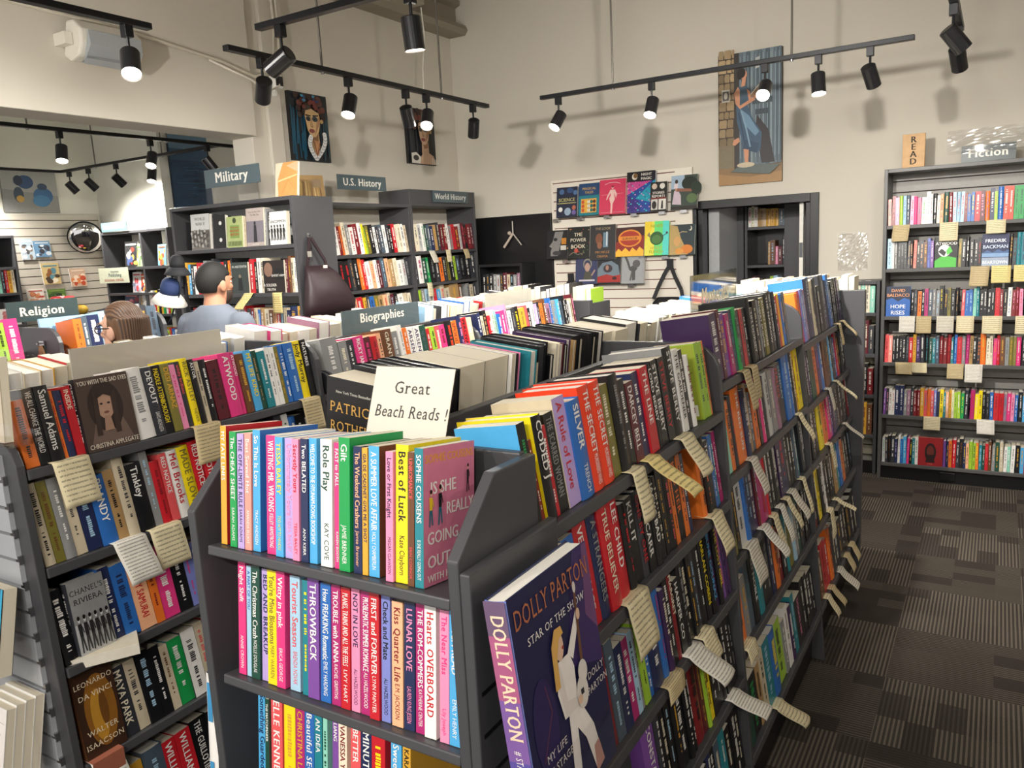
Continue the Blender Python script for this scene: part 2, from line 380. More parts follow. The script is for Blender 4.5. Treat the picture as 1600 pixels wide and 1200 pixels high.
track((-2.85, -.6, TZ), (-2.85, 2.09, TZ), [(-2.85, .4, 4.2)], 'short black light rail in the top left corner, one lamp at its end')
track((-2.56, 2.37, TZ), (.2, 2.37, TZ), [(-1.9, 2.37, 4.2), (-.4, 2.37, 4.2)], 'black light rail crossing the top edge left of the corner beam')
track((-2.89, 2.48, TZ), (-2.89, 4.56, TZ), [(-2.89, 3.063, 4.2), (-2.89, 4.059, 4.2)], 'black light rail hung on rods before the two portraits')
track((-2.50, 4.58, TZ), (-.40, 4.58, TZ), [(-2.009, 4.58, 4.2), (-.983, 4.58, 4.2)], 'black light rail hung on rods before the painting of a reading woman')
track((-.206, 2.6, TZ), (-.206, 4.56, TZ), [(-.206, 3.2, 4.2)], 'black light rail seen end on in the top right corner')
track((-5.28, 2.3, TZ), (-5.28, 4.54, TZ), [(-5.28, 2.9, 3.6), (-5.28, 3.9, 3.6)], 'black light rail in the far room, nearest under the soffit')
track((-7.5, 4.37, TZ), (-5.30, 4.37, TZ), [(-6.95, 4.37, 3.6), (-6.0, 4.37, 3.6)], 'black light rail in the far room crossing before the sea painting')
track((-7.5, 2.5, TZ), (-7.5, 4.35, TZ), [(-7.5, 3.0, 3.6)], 'black light rail in the far room beside the blue figure painting')
lamp(-2.85, 1.99, (.45, -.35, -.8), 1, 'lit spotlight before the white speaker')
lamp(-2.85, .9, (-.4, .85, -.22), 1, 'spotlight on the left rail outside the picture', 1.8)
lamp(-2.438, 2.37, (-.85, -.15, -.45), 1, 'lit spotlight turned to the left wall at the end of the upper rail', 2.6, spot=44)
lamp(-1.796, 2.37, (.02, .1, -1), 1, 'spotlight pointing straight down at the top edge beside the beam', .7)
lamp(-.9, 2.37, (-.3, .9, -.5), 1, 'spotlight on the upper rail outside the picture', 5.6)
lamp(-.2, 2.37, (-.2, .9, -.35), 1, 'second spotlight on the upper rail outside the picture', .9)
lamp(-2.89, 2.675, (-.85, .55, -.8), 1, 'dark-backed spotlight beside the security camera', 1.5)
lamp(-2.89, 3.244, (.15, -.5, -1), 1, 'lit spotlight between the two portraits')
lamp(-2.89, 3.712, (-.25, .6, -1), 1, 'dark-backed spotlight just left of the smaller portrait')
lamp(-2.89, 3.902, (.3, -.6, -.8), 1, 'lit spotlight in front of the smaller portrait')
lamp(-2.89, 4.389, (-.5, .55, -1), 1, 'dark-backed spotlight at the right end of the portraits rail')
lamp(-2.379, 4.58, (-.25, -.75, -1), 1, 'lit spotlight at the left end of the painting rail')
lamp(-1.767, 4.58, (0, -.6, -1), 1, 'lit spotlight second from the left end of the painting rail')
lamp(-1.122, 4.58, (.05, -.9, -.7), 1, 'lit spotlight shining in front of the reading woman painting')
lamp(-.848, 4.58, (.1, -.25, -1), 1, 'lit spotlight right of the reading woman painting')
lamp(-.60, 4.58, (.25, .75, -1), 1, 'dark-backed spotlight at the right end of the painting rail', .45)
lamp(-.206, 3.99, (.45, .3, -.6), 1, 'dark spotlight in the top right corner, the upper of two')
lamp(-.206, 4.45, (.12, .75, -.8), 1, 'dark spotlight in the top right corner, the lower of two', .45)
lamp(-5.28, 3.10, (.35, -.3, -1), 1, 'lit spotlight on the far room near rail, leftmost', 1.5)
lamp(-5.28, 3.76, (.35, -.5, -.9), 1, 'lit spotlight on the far room near rail, middle', 1.5)
lamp(-5.28, 4.25, (.35, .5, -.9), 1, 'dark-backed spotlight above the teal Military sign', .8)
for x, ay, lb in ((-7.376, .6, 'first'), (-7.071, .7, 'second'), (-6.652, .7, 'third'), (-6.162, .6, 'fourth')):
    lamp(x, 4.37, (.2, ay-(.9 if x > -6.5 else 0), -.8), 1, lb+' dark spotlight from the left on the far room cross rail', 1.3 if x < -6.5 else .3)
lamp(-7.5, 3.3, (-.5, .1, -.8), 1, 'dark spotlight before the blue figures, the left one', 1.2)
lamp(-7.5, 3.75, (-.5, .1, -.8), 1, 'dark spotlight before the blue figures, the right one', 1.2)
# unseen rail with lamps, added behind the camera to light the end unit
track((-2.0, -.9, TZ), (.9, -.9, TZ), [(-1.2, -.9, 4.2), (.4, -.9, 4.2)], 'black light rail over the aisle behind the photographer')
for x, ax in ((-1.7, .1), (-1.0, .05), (-.3, -.1), (.5, -.3)):
    lamp(x, -.9, (ax, .85, -.75), 1, 'spotlight on the rail behind the photographer', 1.0)

track((.95, -.4, TZ), (.95, 4.4, TZ), [(.95, .4, 4.2), (.95, 2.2, 4.2), (.95, 4.0, 4.2)], 'black light rail over the carpet aisle right of the picture')  # unseen rail and lamps, added to brighten the aisle-facing spines
for y, ax, ay in ((.1, -.8, .35), (.9, -.8, .1), (1.7, -.8, .1), (2.6, -.8, .1), (3.5, -.7, .3), (4.2, -.3, .8)):
    lamp(.95, y, (ax, ay, -.65), 1, 'unseen spotlight added on the rail over the carpet aisle', .12)
# ------------------------------------------------------------------ furniture builders
def slats(mb, x0, x1, z0, z1, mat, pitch=.075, y=0, th=.012, groove=M('2d2422', .8)):
    mb.box(x0, y+.006, z0, x1, y+th+.006, z1, groove)
    z = z0
    while z < z1-.004:
        mb.box(x0, y, z+.004, x1, y+.010, min(z+pitch-.004, z1), mat); z += pitch
def profile(half_top=.275, top=1.45, r=.09, base=.38, foot=0.0):
    pts = [(-base, foot), (base, foot), (half_top+(1.27-(top-r))*.075+.01, top-r)]
    xr = half_top+.0
    for k in range(1, 6):
        a = k*PI/2/5; pts.append((xr-r+r*math.cos(a)+.004, top-r+r*math.sin(a)))
    pts += [(-p[0], p[1]) for p in pts[:1:-1]]
    return pts
def xf(z): return .285+(1.27-z)*.075
def gondola_bay(label, xc, y0, y1, zr, zl, divider, group, div_top=1.45, spine=1.415):
    t = empty('display_gondola', Vector((xc, y0, 0)), label, 'bookcase', group); L = y1-y0; T = .02
    b = MB(); b.box(-.012, 0, .1, .012, L, spine, GREY); b.build('back_panel', t, bevel=.002)
    b = MB(); b.box(-.33, 0, 0, .33, L, .09, BLACKP); b.build('plinth', t)
    for z in zr:
        s = MB(); s.box(0, 0, -.026, L-(T if divider else 0), xf(z)-.012, 0, GREY); s.build('shelf', t, frame(xf(z), 0, z, 90, 7), bevel=.0025)
    for z in zl:
        s = MB(); s.box(0, 0, -.026, L-(T if divider else 0), xf(z)-.012, 0, GREY); s.build('shelf', t, frame(-xf(z), L-(T if divider else 0), z, -90, 7), bevel=.0025)
    if divider:
        d = MB(); d.prism(profile(top=div_top), L-T, L, 'y', GREY); d.build('side_panel', t, bevel=.003)
    return t
def bookcase(name, label, fr, W, H, D, zs, cat='bookcase', group=None, header=0, mat=GREY, back=GREY, slatback=None, plinth=.09):
    t = empty(name, fr, label, cat, group)
    for x in (0, W-.022):
        b = MB(); b.box(x, 0, 0, x+.022, D, H, mat); b.build('side_panel', t, bevel=.002)
    b = MB(); b.box(.022, 0, H-.024-header, W-.022, D, H-header, mat); b.build('top_panel', t, bevel=.002)
    if header:
        b = MB(); b.box(.022, .004, H-header, W-.022, .022, H, mat); b.build('header_board', t, bevel=.002)
    b = MB()
    if slatback: slats(b, .022, W-.022, plinth, H-.024-header, slatback, y=D-.03)
    else: b.box(.022, D-.012, plinth, W-.022, D, H-.024-header, back)
    b.build('back_panel', t)
    for z in zs:
        s = MB(); s.box(.022, .002, z-.024, W-.022, D-.032, z, mat); s.build('shelf', t, bevel=.002)
    b = MB(); b.box(.022, .03, 0, W-.022, .05, plinth, BLACKP); b.build('plinth', t)
    return t

# ------------------------------------------------------------------ the shop furniture
XC, XG = -.92, -2.295
S1, S2, S3, S4, S5 = 1.262, 1.010, .745, .480, .20
B1 = [S1, S2, S3, S4, S5]; B2 = [1.335, 1.062, .818, .545, .215]; B3 = [1.30, 1.05, .815, .54, .215]
ZL = [1.268, .95, .60, .25]
g = 'double-sided charcoal gondolas'
gondola_bay('charcoal gondola bay behind the beach reads end, mysteries and thrillers', XC, 1.10, 2.15, B1, ZL, True, g)
gondola_bay('middle charcoal gondola bay along the carpet aisle', XC, 2.15, 3.22, B2, ZL, True, g, div_top=1.47)
gondola_bay('farthest charcoal gondola bay along the carpet aisle', XC, 3.22, 4.25, B3, ZL, False, g)
e = MB(); e.box(XC-.36, 4.252, 0, XC+.365, 4.30, 1.44, GREY); tag(e.build('end_panel', bevel=.003), 'tall plain charcoal end panel closing the aisle gondola, books on top', 'panel')
gondola_bay('near left gondola bay with framed autobiographies', XG, .98, 2.0, B1, ZL, True, g)
gondola_bay('left gondola bay under the Biographies sign', XG, 2.0, 3.03, [1.262, 1.01, .75, .48, .21], ZL, True, g, div_top=1.40)
gondola_bay('farthest bay of the left gondola near the back wall', XG, 3.03, 4.06, [1.262, 1.01, .75, .48, .21], ZL, False, g)
e = MB(); e.box(XG-.36, 4.062, 0, XG+.33, 4.11, 1.42, GREY); tag(e.build('end_panel', bevel=.003), 'charcoal end panel of the left gondola with books lined up on top', 'panel')
# slatted end of the left gondola
SLATG = M('a9acb0', .45, vary=.04, name='grey_slat_board')
t = empty('slatwall_panel', Vector((XG, .955, 0)), 'grey slatted end panel with dark rounded frame at the lower left', 'display panel')
b = MB(); b.prism(profile(top=1.335, r=.06, base=.37), 0, .022, 'y', GREY); b.build('frame', t, bevel=.003)
b = MB()
for k in range(18):
    z0 = .09+k*.0675; xr_ = xf(z0+.03)-.055
    b.box(-.26, -.012, z0+.004, xr_, 0, z0+.0635, SLATG)
b.build('slat_board', t)
for k in range(18):
    z0 = .09+k*.0675; xr_ = xf(z0)-.055
    b = MB(); b.box(xr_-.012, -.011, z0-.010, xr_+.006, -.0005, z0+.012, STEEL); b.build('metal_insert', t)
# the beach reads end unit
EY0, EY1, EX0, EX1 = .86, 1.095, -1.235, -.637
t = empty('endcap_shelf_unit', Vector((0, 0, 0)), 'grey end unit with slanted sides holding bright beach reads in the foreground', 'bookcase')
prof = [(EY0, 0), (EY1, 0), (EY1, 1.402), (.968, 1.404), (EY0, 1.300)]
b = MB(); b.prism(prof, EX0, EX0+.020, 'x', GREY); b.build('side_panel', t, bevel=.003)
b = MB(); b.prism(prof, EX1-.020, EX1, 'x', GREY); b.build('side_panel', t, bevel=.003)
b = MB(); b.prism([(EY0, .1), (EY1+.03, .1), (EY1+.03, 1.285), (EY0, 1.285)], EX1+.001, EX1+.019, 'x', GREY); sp_ = b.build('slat_panel', t, bevel=.003)
b = MB()
for k in range(15): b.box(EX1+.0185, EY0+.012, .14+k*.068, EX1+.0197, EY1+.03, .147+k*.068, BLACKP)
b.build('groove', sp_)
b = MB(); b.box(EX0+.02, EY1-.018, .08, EX1-.02, EY1, 1.405, GREY); b.build('back_panel', t, bevel=.003)
ESH = [1.241, .991, .738, .485, .23]
for z in ESH:
    s = MB(); s.box(.0, 0, -.018, EX1-.02-EX0-.045, .208, 0, GREY); s.build('shelf', t, frame(EX0+.045, .862, z, 0, 8), bevel=.003)
b = MB(); b.box(EX0+.02, EY0+.03, 0, EX1-.02, EY0+.05, .14, BLACKP); b.build('plinth', t)
# ------------------------------------------------------------------ books
PAL = {'or': ('orange', 'e8762b'), 'oo': ('orange red', 'e8401f'), 'ye': ('yellow', 'f2d81c'), 'go': ('gold', 'd9a436'), 'rd': ('red', 'c4202b'), 'dr': ('dark red', '7d1c22'),
       'mr': ('maroon', '5c1a26'), 'pk': ('pink', 'ee8fb4'), 'hp': ('hot pink', 'e03a80'), 'mg': ('magenta', 'b02a6e'), 'li': ('lilac', 'b9a0d8'), 'pu': ('purple', '7c4c9c'),
       'dp': ('dark purple', '3c2350'), 'nv': ('navy', '232c52'), 'bl': ('blue', '2c68b4'), 'sb': ('sky blue', '4fa8dc'), 'pb': ('pale blue', 'a8cbe2'), 'te': ('teal', '23808c'),
       'mi': ('mint', '8fd0ba'), 'gr': ('green', '1f9a4e'), 'dg': ('dark green', '1f4a3c'), 'lm': ('lime green', '9fc63a'), 'ol': ('olive', '7c7434'), 'br': ('brown', '6a4228'),
       'tn': ('tan', 'b08d5e'), 'cr': ('cream', 'e9dfc6'), 'wh': ('white', 'eeebe6'), 'gy': ('grey', '8c8c8c'), 'dk': ('charcoal', '33343a'), 'bk': ('black', '18181b'),
       'sl': ('slate', '4c5a68'), 'co': ('coral', 'e4595c'), 'sa': ('salmon', 'f09a8c'), 'pe': ('peach', 'f2b48a'), 'be': ('beige', 'cdbfa4'), 'pw': ('periwinkle', '7d86c8'),
       'mv': ('mauve', '9a6e86'), 'lg': ('light grey', 'c4c4c2')}
def cm_(c, gloss=.34): return M(PAL[c][1], gloss, vary=.05, scale=60)
import re
TOK = re.compile(r'^([a-z]{2})(?:\|([a-z]{2}))?(\d+)?(?:x(\d+))?([HP])?(?:/([a-z]{2}))?(?:!([a-z]{2}))?(?:\*(\d+))?(?::(.*))?$')
FARS = MB()
COUNT = [0]
def ordi(n): return '%d%s' % (n, 'th' if 10 < n % 100 < 14 else {1: 'st', 2: 'nd', 3: 'rd'}.get(n % 10, 'th'))
def pseudo(mb, t, h, tc, y, r_):
    """lettering too small to read: short strokes run down the spine"""
    z = h*(.90-.06*r_.random()); m = cm_(tc); w_ = t*(.26+.22*r_.random())
    end = h*(.12+.15*r_.random()); gap = h*(.36+.2*r_.random()); done = False
    while z > end:
        if not done and z < gap: z -= .016; done = True; w_ *= .7; continue
        L = .0022+.0032*r_.random()
        a = t*.5-w_/2*(.8+.2*r_.random()); b = t*.5+w_/2*(.6+.4*r_.random())
        mb.quad((a, y, z), (0, 0, -L), (b-a, 0, 0), m); z -= L+.0016
        if r_.random() < .16: z -= .006
def make_book(fr, t, h, d, kind, spine, board, tc, txt, label, group, near=2, page=None, items=None, back=None, name=None, spine_items=None):
    """local axes: x thickness (front cover at +x), y from spine to fore edge, z up"""
    pm = cm_(page, .7) if page else (PAGES if kind == 'P' else PAGEW)
    sm, bm = cm_(spine), cm_(board)
    if near == 0:
        T0 = FARS.T; FARS.T = fr
        vs = [(x, y, z) for z in (0, h) for y in (0, d) for x in (0, t)]
        FARS.add(vs, [(0, 1, 5, 4)], sm); FARS.add(vs, [(0, 4, 6, 2), (1, 3, 7, 5)], bm); FARS.add(vs, [(0, 2, 3, 1), (4, 5, 7, 6), (2, 6, 7, 3)], pm)
        if tc: pseudo(FARS, t, h, tc, -.0004, rnd)
        FARS.T = T0; return None
    mb = MB(); e = .0012 if kind == 'P' else .0024; ov = 0 if kind == 'P' else .003; bul = 0
    if kind == 'H' and t > .012:
        bul = min(.004, t*.14); n = 6
        pts = [(t*k/n, -bul*math.sin(PI*k/n)) for k in range(n+1)]
        vs = [(x, y, z) for z in (0, h) for x, y in pts]
        mb.add(vs, [(k, k+1, n+2+k, n+1+k) for k in range(n)], sm)
    else: mb.quad((0, 0, 0), (t, 0, 0), (0, 0, h), sm)
    mb.box(0, .0002, 0, e, d, h, bm); mb.box(t-e, .0002, 0, t, d, h, bm)
    ys = -bul-.0005
    if spine_items: art(mb, (0, ys, 0), (t, 0, 0), (0, 0, h), spine_items)
    if txt and tc:
        a, _, b = txt.partition('~'); m = cm_(tc)
        if bul: ys = -bul-.0006
        sz = min(t*.80, .030); x0 = t*.5-sz*.34
        w1 = .60*h if b else .80*h; 
        u1 = text(mb, a, (x0, ys, h*.955), (0, 0, -1), (1, 0, 0), sz, m, 'l', w1, serif=rnd.random() < .3, bold=.018)
        if b:
            s2 = sz*.72; text(mb, b, (t*.5-s2*.34, ys, h*.055), (0, 0, -1), (1, 0, 0), s2, m, 'r', .29*h)
    elif tc: pseudo(mb, t, h, tc, ys, rnd)
    if items: art(mb, (t+.0002, 0, 0), (0, d, 0), (0, 0, h), items)
    if back: art(mb, (-.0002, d, 0), (0, -d, 0), (0, 0, h), back)
    nm = name or ('paperback' if kind == 'P' else 'hardcover_book')
    if near == 1:
        mb.quad((e, .001, ov), (t-2*e, 0, 0), (0, d-ov-.001, 0), pm); mb.quad((e, .001, h-ov), (t-2*e, 0, 0), (0, d-ov-.001, 0), pm); mb.quad((e, d-ov, ov), (t-2*e, 0, 0), (0, 0, h-2*ov), pm)
        o = mb.build(nm, mw=fr)
    else:
        o = mb.build(nm, mw=fr); p = MB(); p.box(e, .0008, ov+.0002, t-e, d-ov-.0005, h-ov-.0002, pm); p.build('page_block', o)
    tag(o, label, 'book', group); COUNT[0] += 1
    return o
def parse(s):
    out = []
    for w_ in s.split():
        if w_.startswith('@'): out.append(('@', w_[1:])); continue
        if w_.startswith('_'): out.append(('_', float(w_[1:])/1000)); continue
        m = TOK.match(w_)
        if not m: raise ValueError(w_)
        for _ in range(int(m[8] or 1)):
            out.append(dict(s=m[1], b=m[2] or m[1], t=int(m[3])/1000 if m[3] else None, h=int(m[4])/1000 if m[4] else None, k=m[5], tc=m[6], pg=m[7], tx=(m[9] or '').replace('_', ' ')))
    return out
def contrast(c):
    r, g, b = lin(PAL[c][1])[:3]; L_ = .3*r+.6*g+.1*b
    return rnd.choice(['bk', 'nv', 'dr', 'dk']) if L_ > .35 else rnd.choice(['wh', 'wh', 'cr', 'go', 'wh', 'pb'])
FACES = {}
def row(desc, org, ang, L, s, near=2, hk=1.0, last=None, tilt=7.5, lean=0, front=.012, hs=(.185, .225), ds=(.125, .145), uts=None, fit=True, hard=.35, side='left', group=None, jitter=.5):
    toks = parse(s); dsc = desc
    base = frame(org[0], org[1], org[2], ang, tilt)
    for q in toks:
        if isinstance(q, dict):
            if q['t'] is None: q['t'] = rnd.uniform(.016, .032)
            if q['k'] is None: q['k'] = 'H' if rnd.random() < hard else 'P'
            if q['h'] is None: q['h'] = rnd.uniform(*hs)+(.012 if q['k'] == 'H' else 0)
            q['h'] *= hk
    if not uts and fit:
        fx = sum(q[1] for q in toks if isinstance(q, tuple) and q[0] == '_')+sum(FACES[q[1]][0] for q in toks if isinstance(q, tuple) and q[0] == '@')
        tot = sum(q['t'] for q in toks if isinstance(q, dict)); k = (L-fx-.0012*len(toks))/tot
        for q in toks:
            if isinstance(q, dict): q['t'] *= k
    u = 0.002; n = 0
    for i, q in enumerate(toks):
        if isinstance(q, tuple):
            if q[0] == '_': u += q[1]; continue
            w_, h, t, kd, sp_, bo, tc, tx, items, lab = FACES[q[1]]
            fr = base @ Matrix.Translation((u+.001, t+front-.006, .001)) @ Matrix.Rotation(math.radians(-90), 4, 'Z')
            make_book(fr, t, h, w_-.004, kd, sp_, bo, tc, tx, lab, 'cover-out books', max(near, 1), items=items); u += w_; n += 1; continue
        n += 1
        if uts: u = uts[i][0]/1000; q['t'] = uts[i][1]/1000-.0008
        d = rnd.uniform(*ds)+(.012 if q['k'] == 'H' else 0)
        ln = lean+rnd.uniform(-jitter, jitter)
        fr = base @ Matrix.Translation((u, front+rnd.uniform(0, .006), .0012)) @ Matrix.Rotation(math.radians(ln), 4, 'Y')
        tc = q['tc'] or contrast(q['s'])
        kn = 'paperback' if q['k'] == 'P' else 'hardcover'
        cn = PAL[q['s']][0] if q['s'] == q['b'] else PAL[q['s']][0]+' and '+PAL[q['b']][0]
        tn_ = ('thick ' if q['t'] > .034 else 'thin ' if q['t'] < .014 else '')
        lab = f"{tn_}{cn} {kn}, {ordi(n)} from the {side}, {dsc}"
        if len(lab.split()) > 16: lab = f"{cn} {kn}, {ordi(n)} from {side}, {dsc}"
        make_book(fr, q['t'], q['h'], d, q['k'], q['s'], q['b'], tc, q['tx'], lab, group or 'books, '+dsc, near, page=q['pg'], items=last if i == len(toks)-1 else None)
        u += q['t']+.0012
def ut(s): return [tuple(int(v) for v in w_.split(',')) for w_ in s.split()]
def face(key, w_, h, t, kind, spine, board, items, label, tc=None, tx=''):
    FACES[key] = (w_, h, t, kind, spine, board, tc, tx, items, label)
def fig(x, y, s, top, leg, skin='e0b596', hair='2a1a14'):
    """tiny printed walking figure"""
    q = 1.7*s
    return [('p', [(x-.045*q, y), (x-.015*q, y), (x+.01*q, y+.30*s), (x-.03*q, y+.30*s)], leg), ('p', [(x+.03*q, y+.02*s), (x+.06*q, y+.02*s), (x+.03*q, y+.30*s), (x-.01*q, y+.30*s)], leg), ('p', [(x-.035*q, y+.28*s), (x+.035*q, y+.28*s), (x+.042*q, y+.5*s), (x-.042*q, y+.5*s)], top),
            ('p', [(x+.03*q, y+.48*s), (x+.045*q, y+.46*s), (x+.075*q, y+.34*s), (x+.055*q, y+.33*s)], top), ('e', x, y+.57*s, .026*q, .05*s, skin), ('e', x-.004*q, y+.60*s, .03*q, .04*s, hair)]
B = '18181b'
face('sad', .152, .198, .026, 'H', 'bk', 'br', [('r', 0, 0, 1, 1, '4a3b34'), ('p', [(.1, .1), (.9, .1), (.75, .42), (.25, .42)], '6e5a50'), ('e', .48, .58, .33, .34, '2f211b'), ('e', .47, .60, .17, .19, 'b48e78'), ('p', [(.38, .25), (.56, .25), (.53, .45), (.42, .45)], 'a27e6a'),
     ('p', [(.22, .2), (.32, .2), (.36, .75), (.28, .8)], '3a2a22'), ('p', [(.68, .2), (.58, .2), (.6, .75), (.7, .8)], '3a2a22'), ('e', .40, .62, .028, .014, '241a18'), ('e', .54, .62, .028, .014, '241a18'), ('e', .47, .50, .05, .016, '7a4640'), ('p', [(.3, .76), (.47, .82), (.64, .76), (.6, .70), (.47, .745), (.34, .70)], '2f211b'),
     ('T', 'YOU WITH THE SAD EYES', .5, .90, .085, 'd9cdbb'), ('T', 'CHRISTINA APPLEGATE', .5, .04, .09, 'd9cdbb')], 'cover-out portrait memoir, brown with long-haired woman, on the left gondola top shelf', 'wh', 'CHRISTINA APPLEGATE')
face('chanel', .10, .205, .028, 'H', 'dk', 'gy', [('r', 0, 0, 1, 1, '8d8d8d'), ('s', "CHANEL'S", .5, .82, .10, '2a2a2a'), ('s', 'RIVIERA', .5, .70, .10, '2a2a2a'), ('r', 0, .05, 1, .45, 'b8b8b8')]+[it for k in range(6) for it in fig(.12+.15*k, .08, .75, '222222', '3a3a3a', 'cfcfcf', '111111')], 'grey cover-out book with black figures on the left gondola third shelf', 'wh')
face('vinci', .115, .235, .045, 'P', 'br', 'br', [('r', 0, 0, 1, 1, '3a2417'), ('e', .55, .5, .38, .42, '8a5a1e'), ('e', .5, .45, .2, .3, 'b8852c'), ('e', .62, .5, .10, .2, '6a4218'), ('s', 'LEONARDO', .5, .82, .085, 'e6d6b8'), ('s', 'DA VINCI', .5, .68, .085, 'e6d6b8'), ('s', 'WALTER', .5, .26, .085, 'e6d6b8'), ('s', 'ISAACSON', .5, .12, .085, 'e6d6b8')], 'brown cover-out biography with a golden face, lower left gondola', 'cr')
face('redport', .13, .205, .025, 'H', 'rd', 'rd', [('r', 0, 0, 1, 1, 'a3241f'), ('s', 'A KNIGHT', .5, .84, .075, 'd8705c'), ('r', .17, .2, .8, .72, 'cfc8bc'), ('r', .2, .22, .77, .7, '77757a'), ('p', [(.25, .22), (.74, .22), (.66, .45), (.5, .5), (.36, .45)], '1c1c20'), ('e', .5, .55, .09, .12, 'cbb9a6'), ('e', .5, .63, .1, .06, '2a2422')], 'red cover-out book with a grey portrait, second shelf of left gondola', 'wh')
face('atwood', .135, .195, .03, 'H', 'bk', 'bk', [('r', 0, 0, 1, 1, '141518'), ('p', [(0, 0), (.95, 0), (.95, .3), (.62, .36), (.3, .36), (0, .22)], '47b53a'), ('e', .42, .55, .27, .2, 'f1efe9'), ('p', [(.15, .52), (.42, .36), (.5, .5), (.3, .62)], '15161a'), ('p', [(.55, .4), (.78, .52), (.66, .7), (.5, .55)], '4fc23e'), ('t', 'MARGARET', .5, .86, .07, 'f1efe9'), ('T', 'ATWOOD', .5, .74, .14, 'f1efe9')], 'black cover-out novel with a white bonnet and green collar, fiction second shelf', 'wh')
face('bear', .15, .20, .03, 'P', 'nv', 'nv', [('r', 0, 0, 1, 1, '1c2650'), ('r', 0, .28, 1, .42, '7fa0c8'), ('p', [(0, .4), (.2, .5), (.4, .42), (.6, .52), (.8, .44), (1, .5), (1, .4)], '3f5f92'), ('T', 'FREDRIK', .5, .74, .15, 'dfe6f0'), ('T', 'BACKMAN', .5, .55, .16, 'c9d6e8'), ('r', 0, 0, 1, .26, '9aa6ba'), ('T', 'BEARTOWN', .5, .07, .14, 'eef2f6')], 'navy cover-out novel with pale lettering on the fiction second shelf', 'wh')
face('hope', .15, .20, .04, 'H', 'nv', 'bl', [('r', 0, 0, 1, 1, '17233f'), ('p', [(0, 0), (1, 0), (1, .55), (.75, .62), (.5, .5), (.25, .62), (0, .55)], '2a63b4'), ('T', 'DAVID', .5, .82, .14, 'e9a06a'), ('T', 'BALDACCI', .5, .66, .15, 'e9a06a'), ('T', 'HOPE', .5, .27, .18, 'eef2f6'), ('T', 'RISES', .5, .06, .19, 'eef2f6')], 'blue cover-out thriller with white and orange capitals, fiction third shelf left end', 'wh')
face('redhead', .15, .195, .03, 'H', 'rd', 'rd', [('r', 0, 0, 1, 1, '9c1a20'), ('e', .5, .48, .24, .33, '2a1210'), ('e', .5, .52, .15, .2, '6e2a20'), ('p', [(.3, .12), (.7, .12), (.62, .4), (.38, .4)], '2a1210'), ('t', 'NOVEL', .5, .05, .05, 'd98a72')], 'red cover-out novel with a dark bust, bottom fiction shelf', 'wh')
face('ww2', .19, .232, .03, 'H', 'gy', 'gy', [('r', 0, 0, 1, 1, 'c9cac8'), ('s', 'WORLD', .5, .82, .12, '3a3a3a'), ('s', 'WAR II', .5, .68, .12, '3a3a3a'), ('r', 0, 0, 1, .55, '6e6a66')]+[('e', .08+.09*(k % 10), .1+.12*(k//10)+.03*(k % 3), .06, .05, ('8d8a84', '4a4744', 'a9a6a0', '5c5955')[k % 4]) for k in range(40)], 'pale grey cover-out war history with soldiers, left end of the Military case', 'bk')
face('mil', .15, .195, .05, 'P', 'lm', 'lm', [('r', 0, 0, 1, 1, 'a9b578'), ('e', .5, .87, .12, .09, '3c4a2a'), ('r', .2, .3, .8, .72, '7e9a52'), ('T', 'SMITHSONIAN', .5, .62, .06, 'b8342a'), ('T', 'MILITARY', .5, .5, .11, 'b8342a'), ('T', 'HISTORY', .5, .38, .11, 'b8342a')]+[('r', .08+.1*k, .05, .13+.1*k, .2, '4e5f34') for k in range(9)], 'green cover-out military history with red lettering, Military case top shelf', 'dr')
face('given', .16, .235, .06, 'P', 'lg', 'gy', [('r', 0, 0, 1, 1, 'b3a6a0'), ('t', 'From the Man Who', .5, .88, .06, '2e2a2a'), ('t', 'The War Day', .5, .80, .06, '2e2a2a'), ('r', 0, .1, 1, .66, '7d7780'), ('p', [(.4, .1), (.62, .1), (.58, .55), (.44, .55)], '2b2a2e'), ('e', .5, .6, .06, .05, '2b2a2e'), ('t', 'a true story', .5, .03, .06, 'eeeeee')], 'grey-pink cover-out book with a lone soldier, Military case top shelf', 'bk')
face('unco', .15, .20, .03, 'P', 'wh', 'wh', [('r', 0, 0, 1, 1, 'd4d6d4'), ('T', 'UNCOMMON', .5, .66, .12, '2a2a2a'), ('r', 0, 0, 1, .14, 'e6e6e4')]+[it for k in range(5) for it in fig(.12+.19*k, .12, .75, '161616', '161616', '161616', '161616')], 'white cover-out book with black silhouettes, right end of Military top shelf', 'bk')
face('blackc', .12, .215, .03, 'H', 'bk', 'bk', [('r', 0, 0, 1, 1, '121214'), ('e', .6, .75, .12, .06, 'd9d9d6'), ('e', .6, .25, .12, .06, 'd9d9d6')], 'black cover-out book between white and green ones, Military case top shelf', 'wh')
face('inab', .16, .20, .03, 'P', 'dk', 'dk', [('r', 0, 0, 1, 1, '39423f'), ('T', 'IN ABSTENTIA', .5, .82, .11, 'cfd2cc'), ('p', [(.35, .1), (.65, .1), (.6, .5), (.4, .5)], '1c2222'), ('e', .5, .55, .07, .06, '8a7a6c')], 'dark green cover-out book with a crouching figure, Military case second shelf', 'wh')
face('ghost', .19, .20, .03, 'P', 'bk', 'bk', [('r', 0, 0, 1, 1, '241b19'), ('e', .25, .72, .2, .22, '8a6a58'), ('r', .55, .4, 1, .75, '141414'), ('T', 'GHOST ARMY', .72, .5, .1, 'e8e4dc'), ('T', 'A SOLDIER', .3, .2, .12, 'e8e4dc'), ('T', 'TRUTH', .35, .06, .12, 'e8e4dc')], 'black cover-out book with a soldier face, Military case second shelf', 'wh')

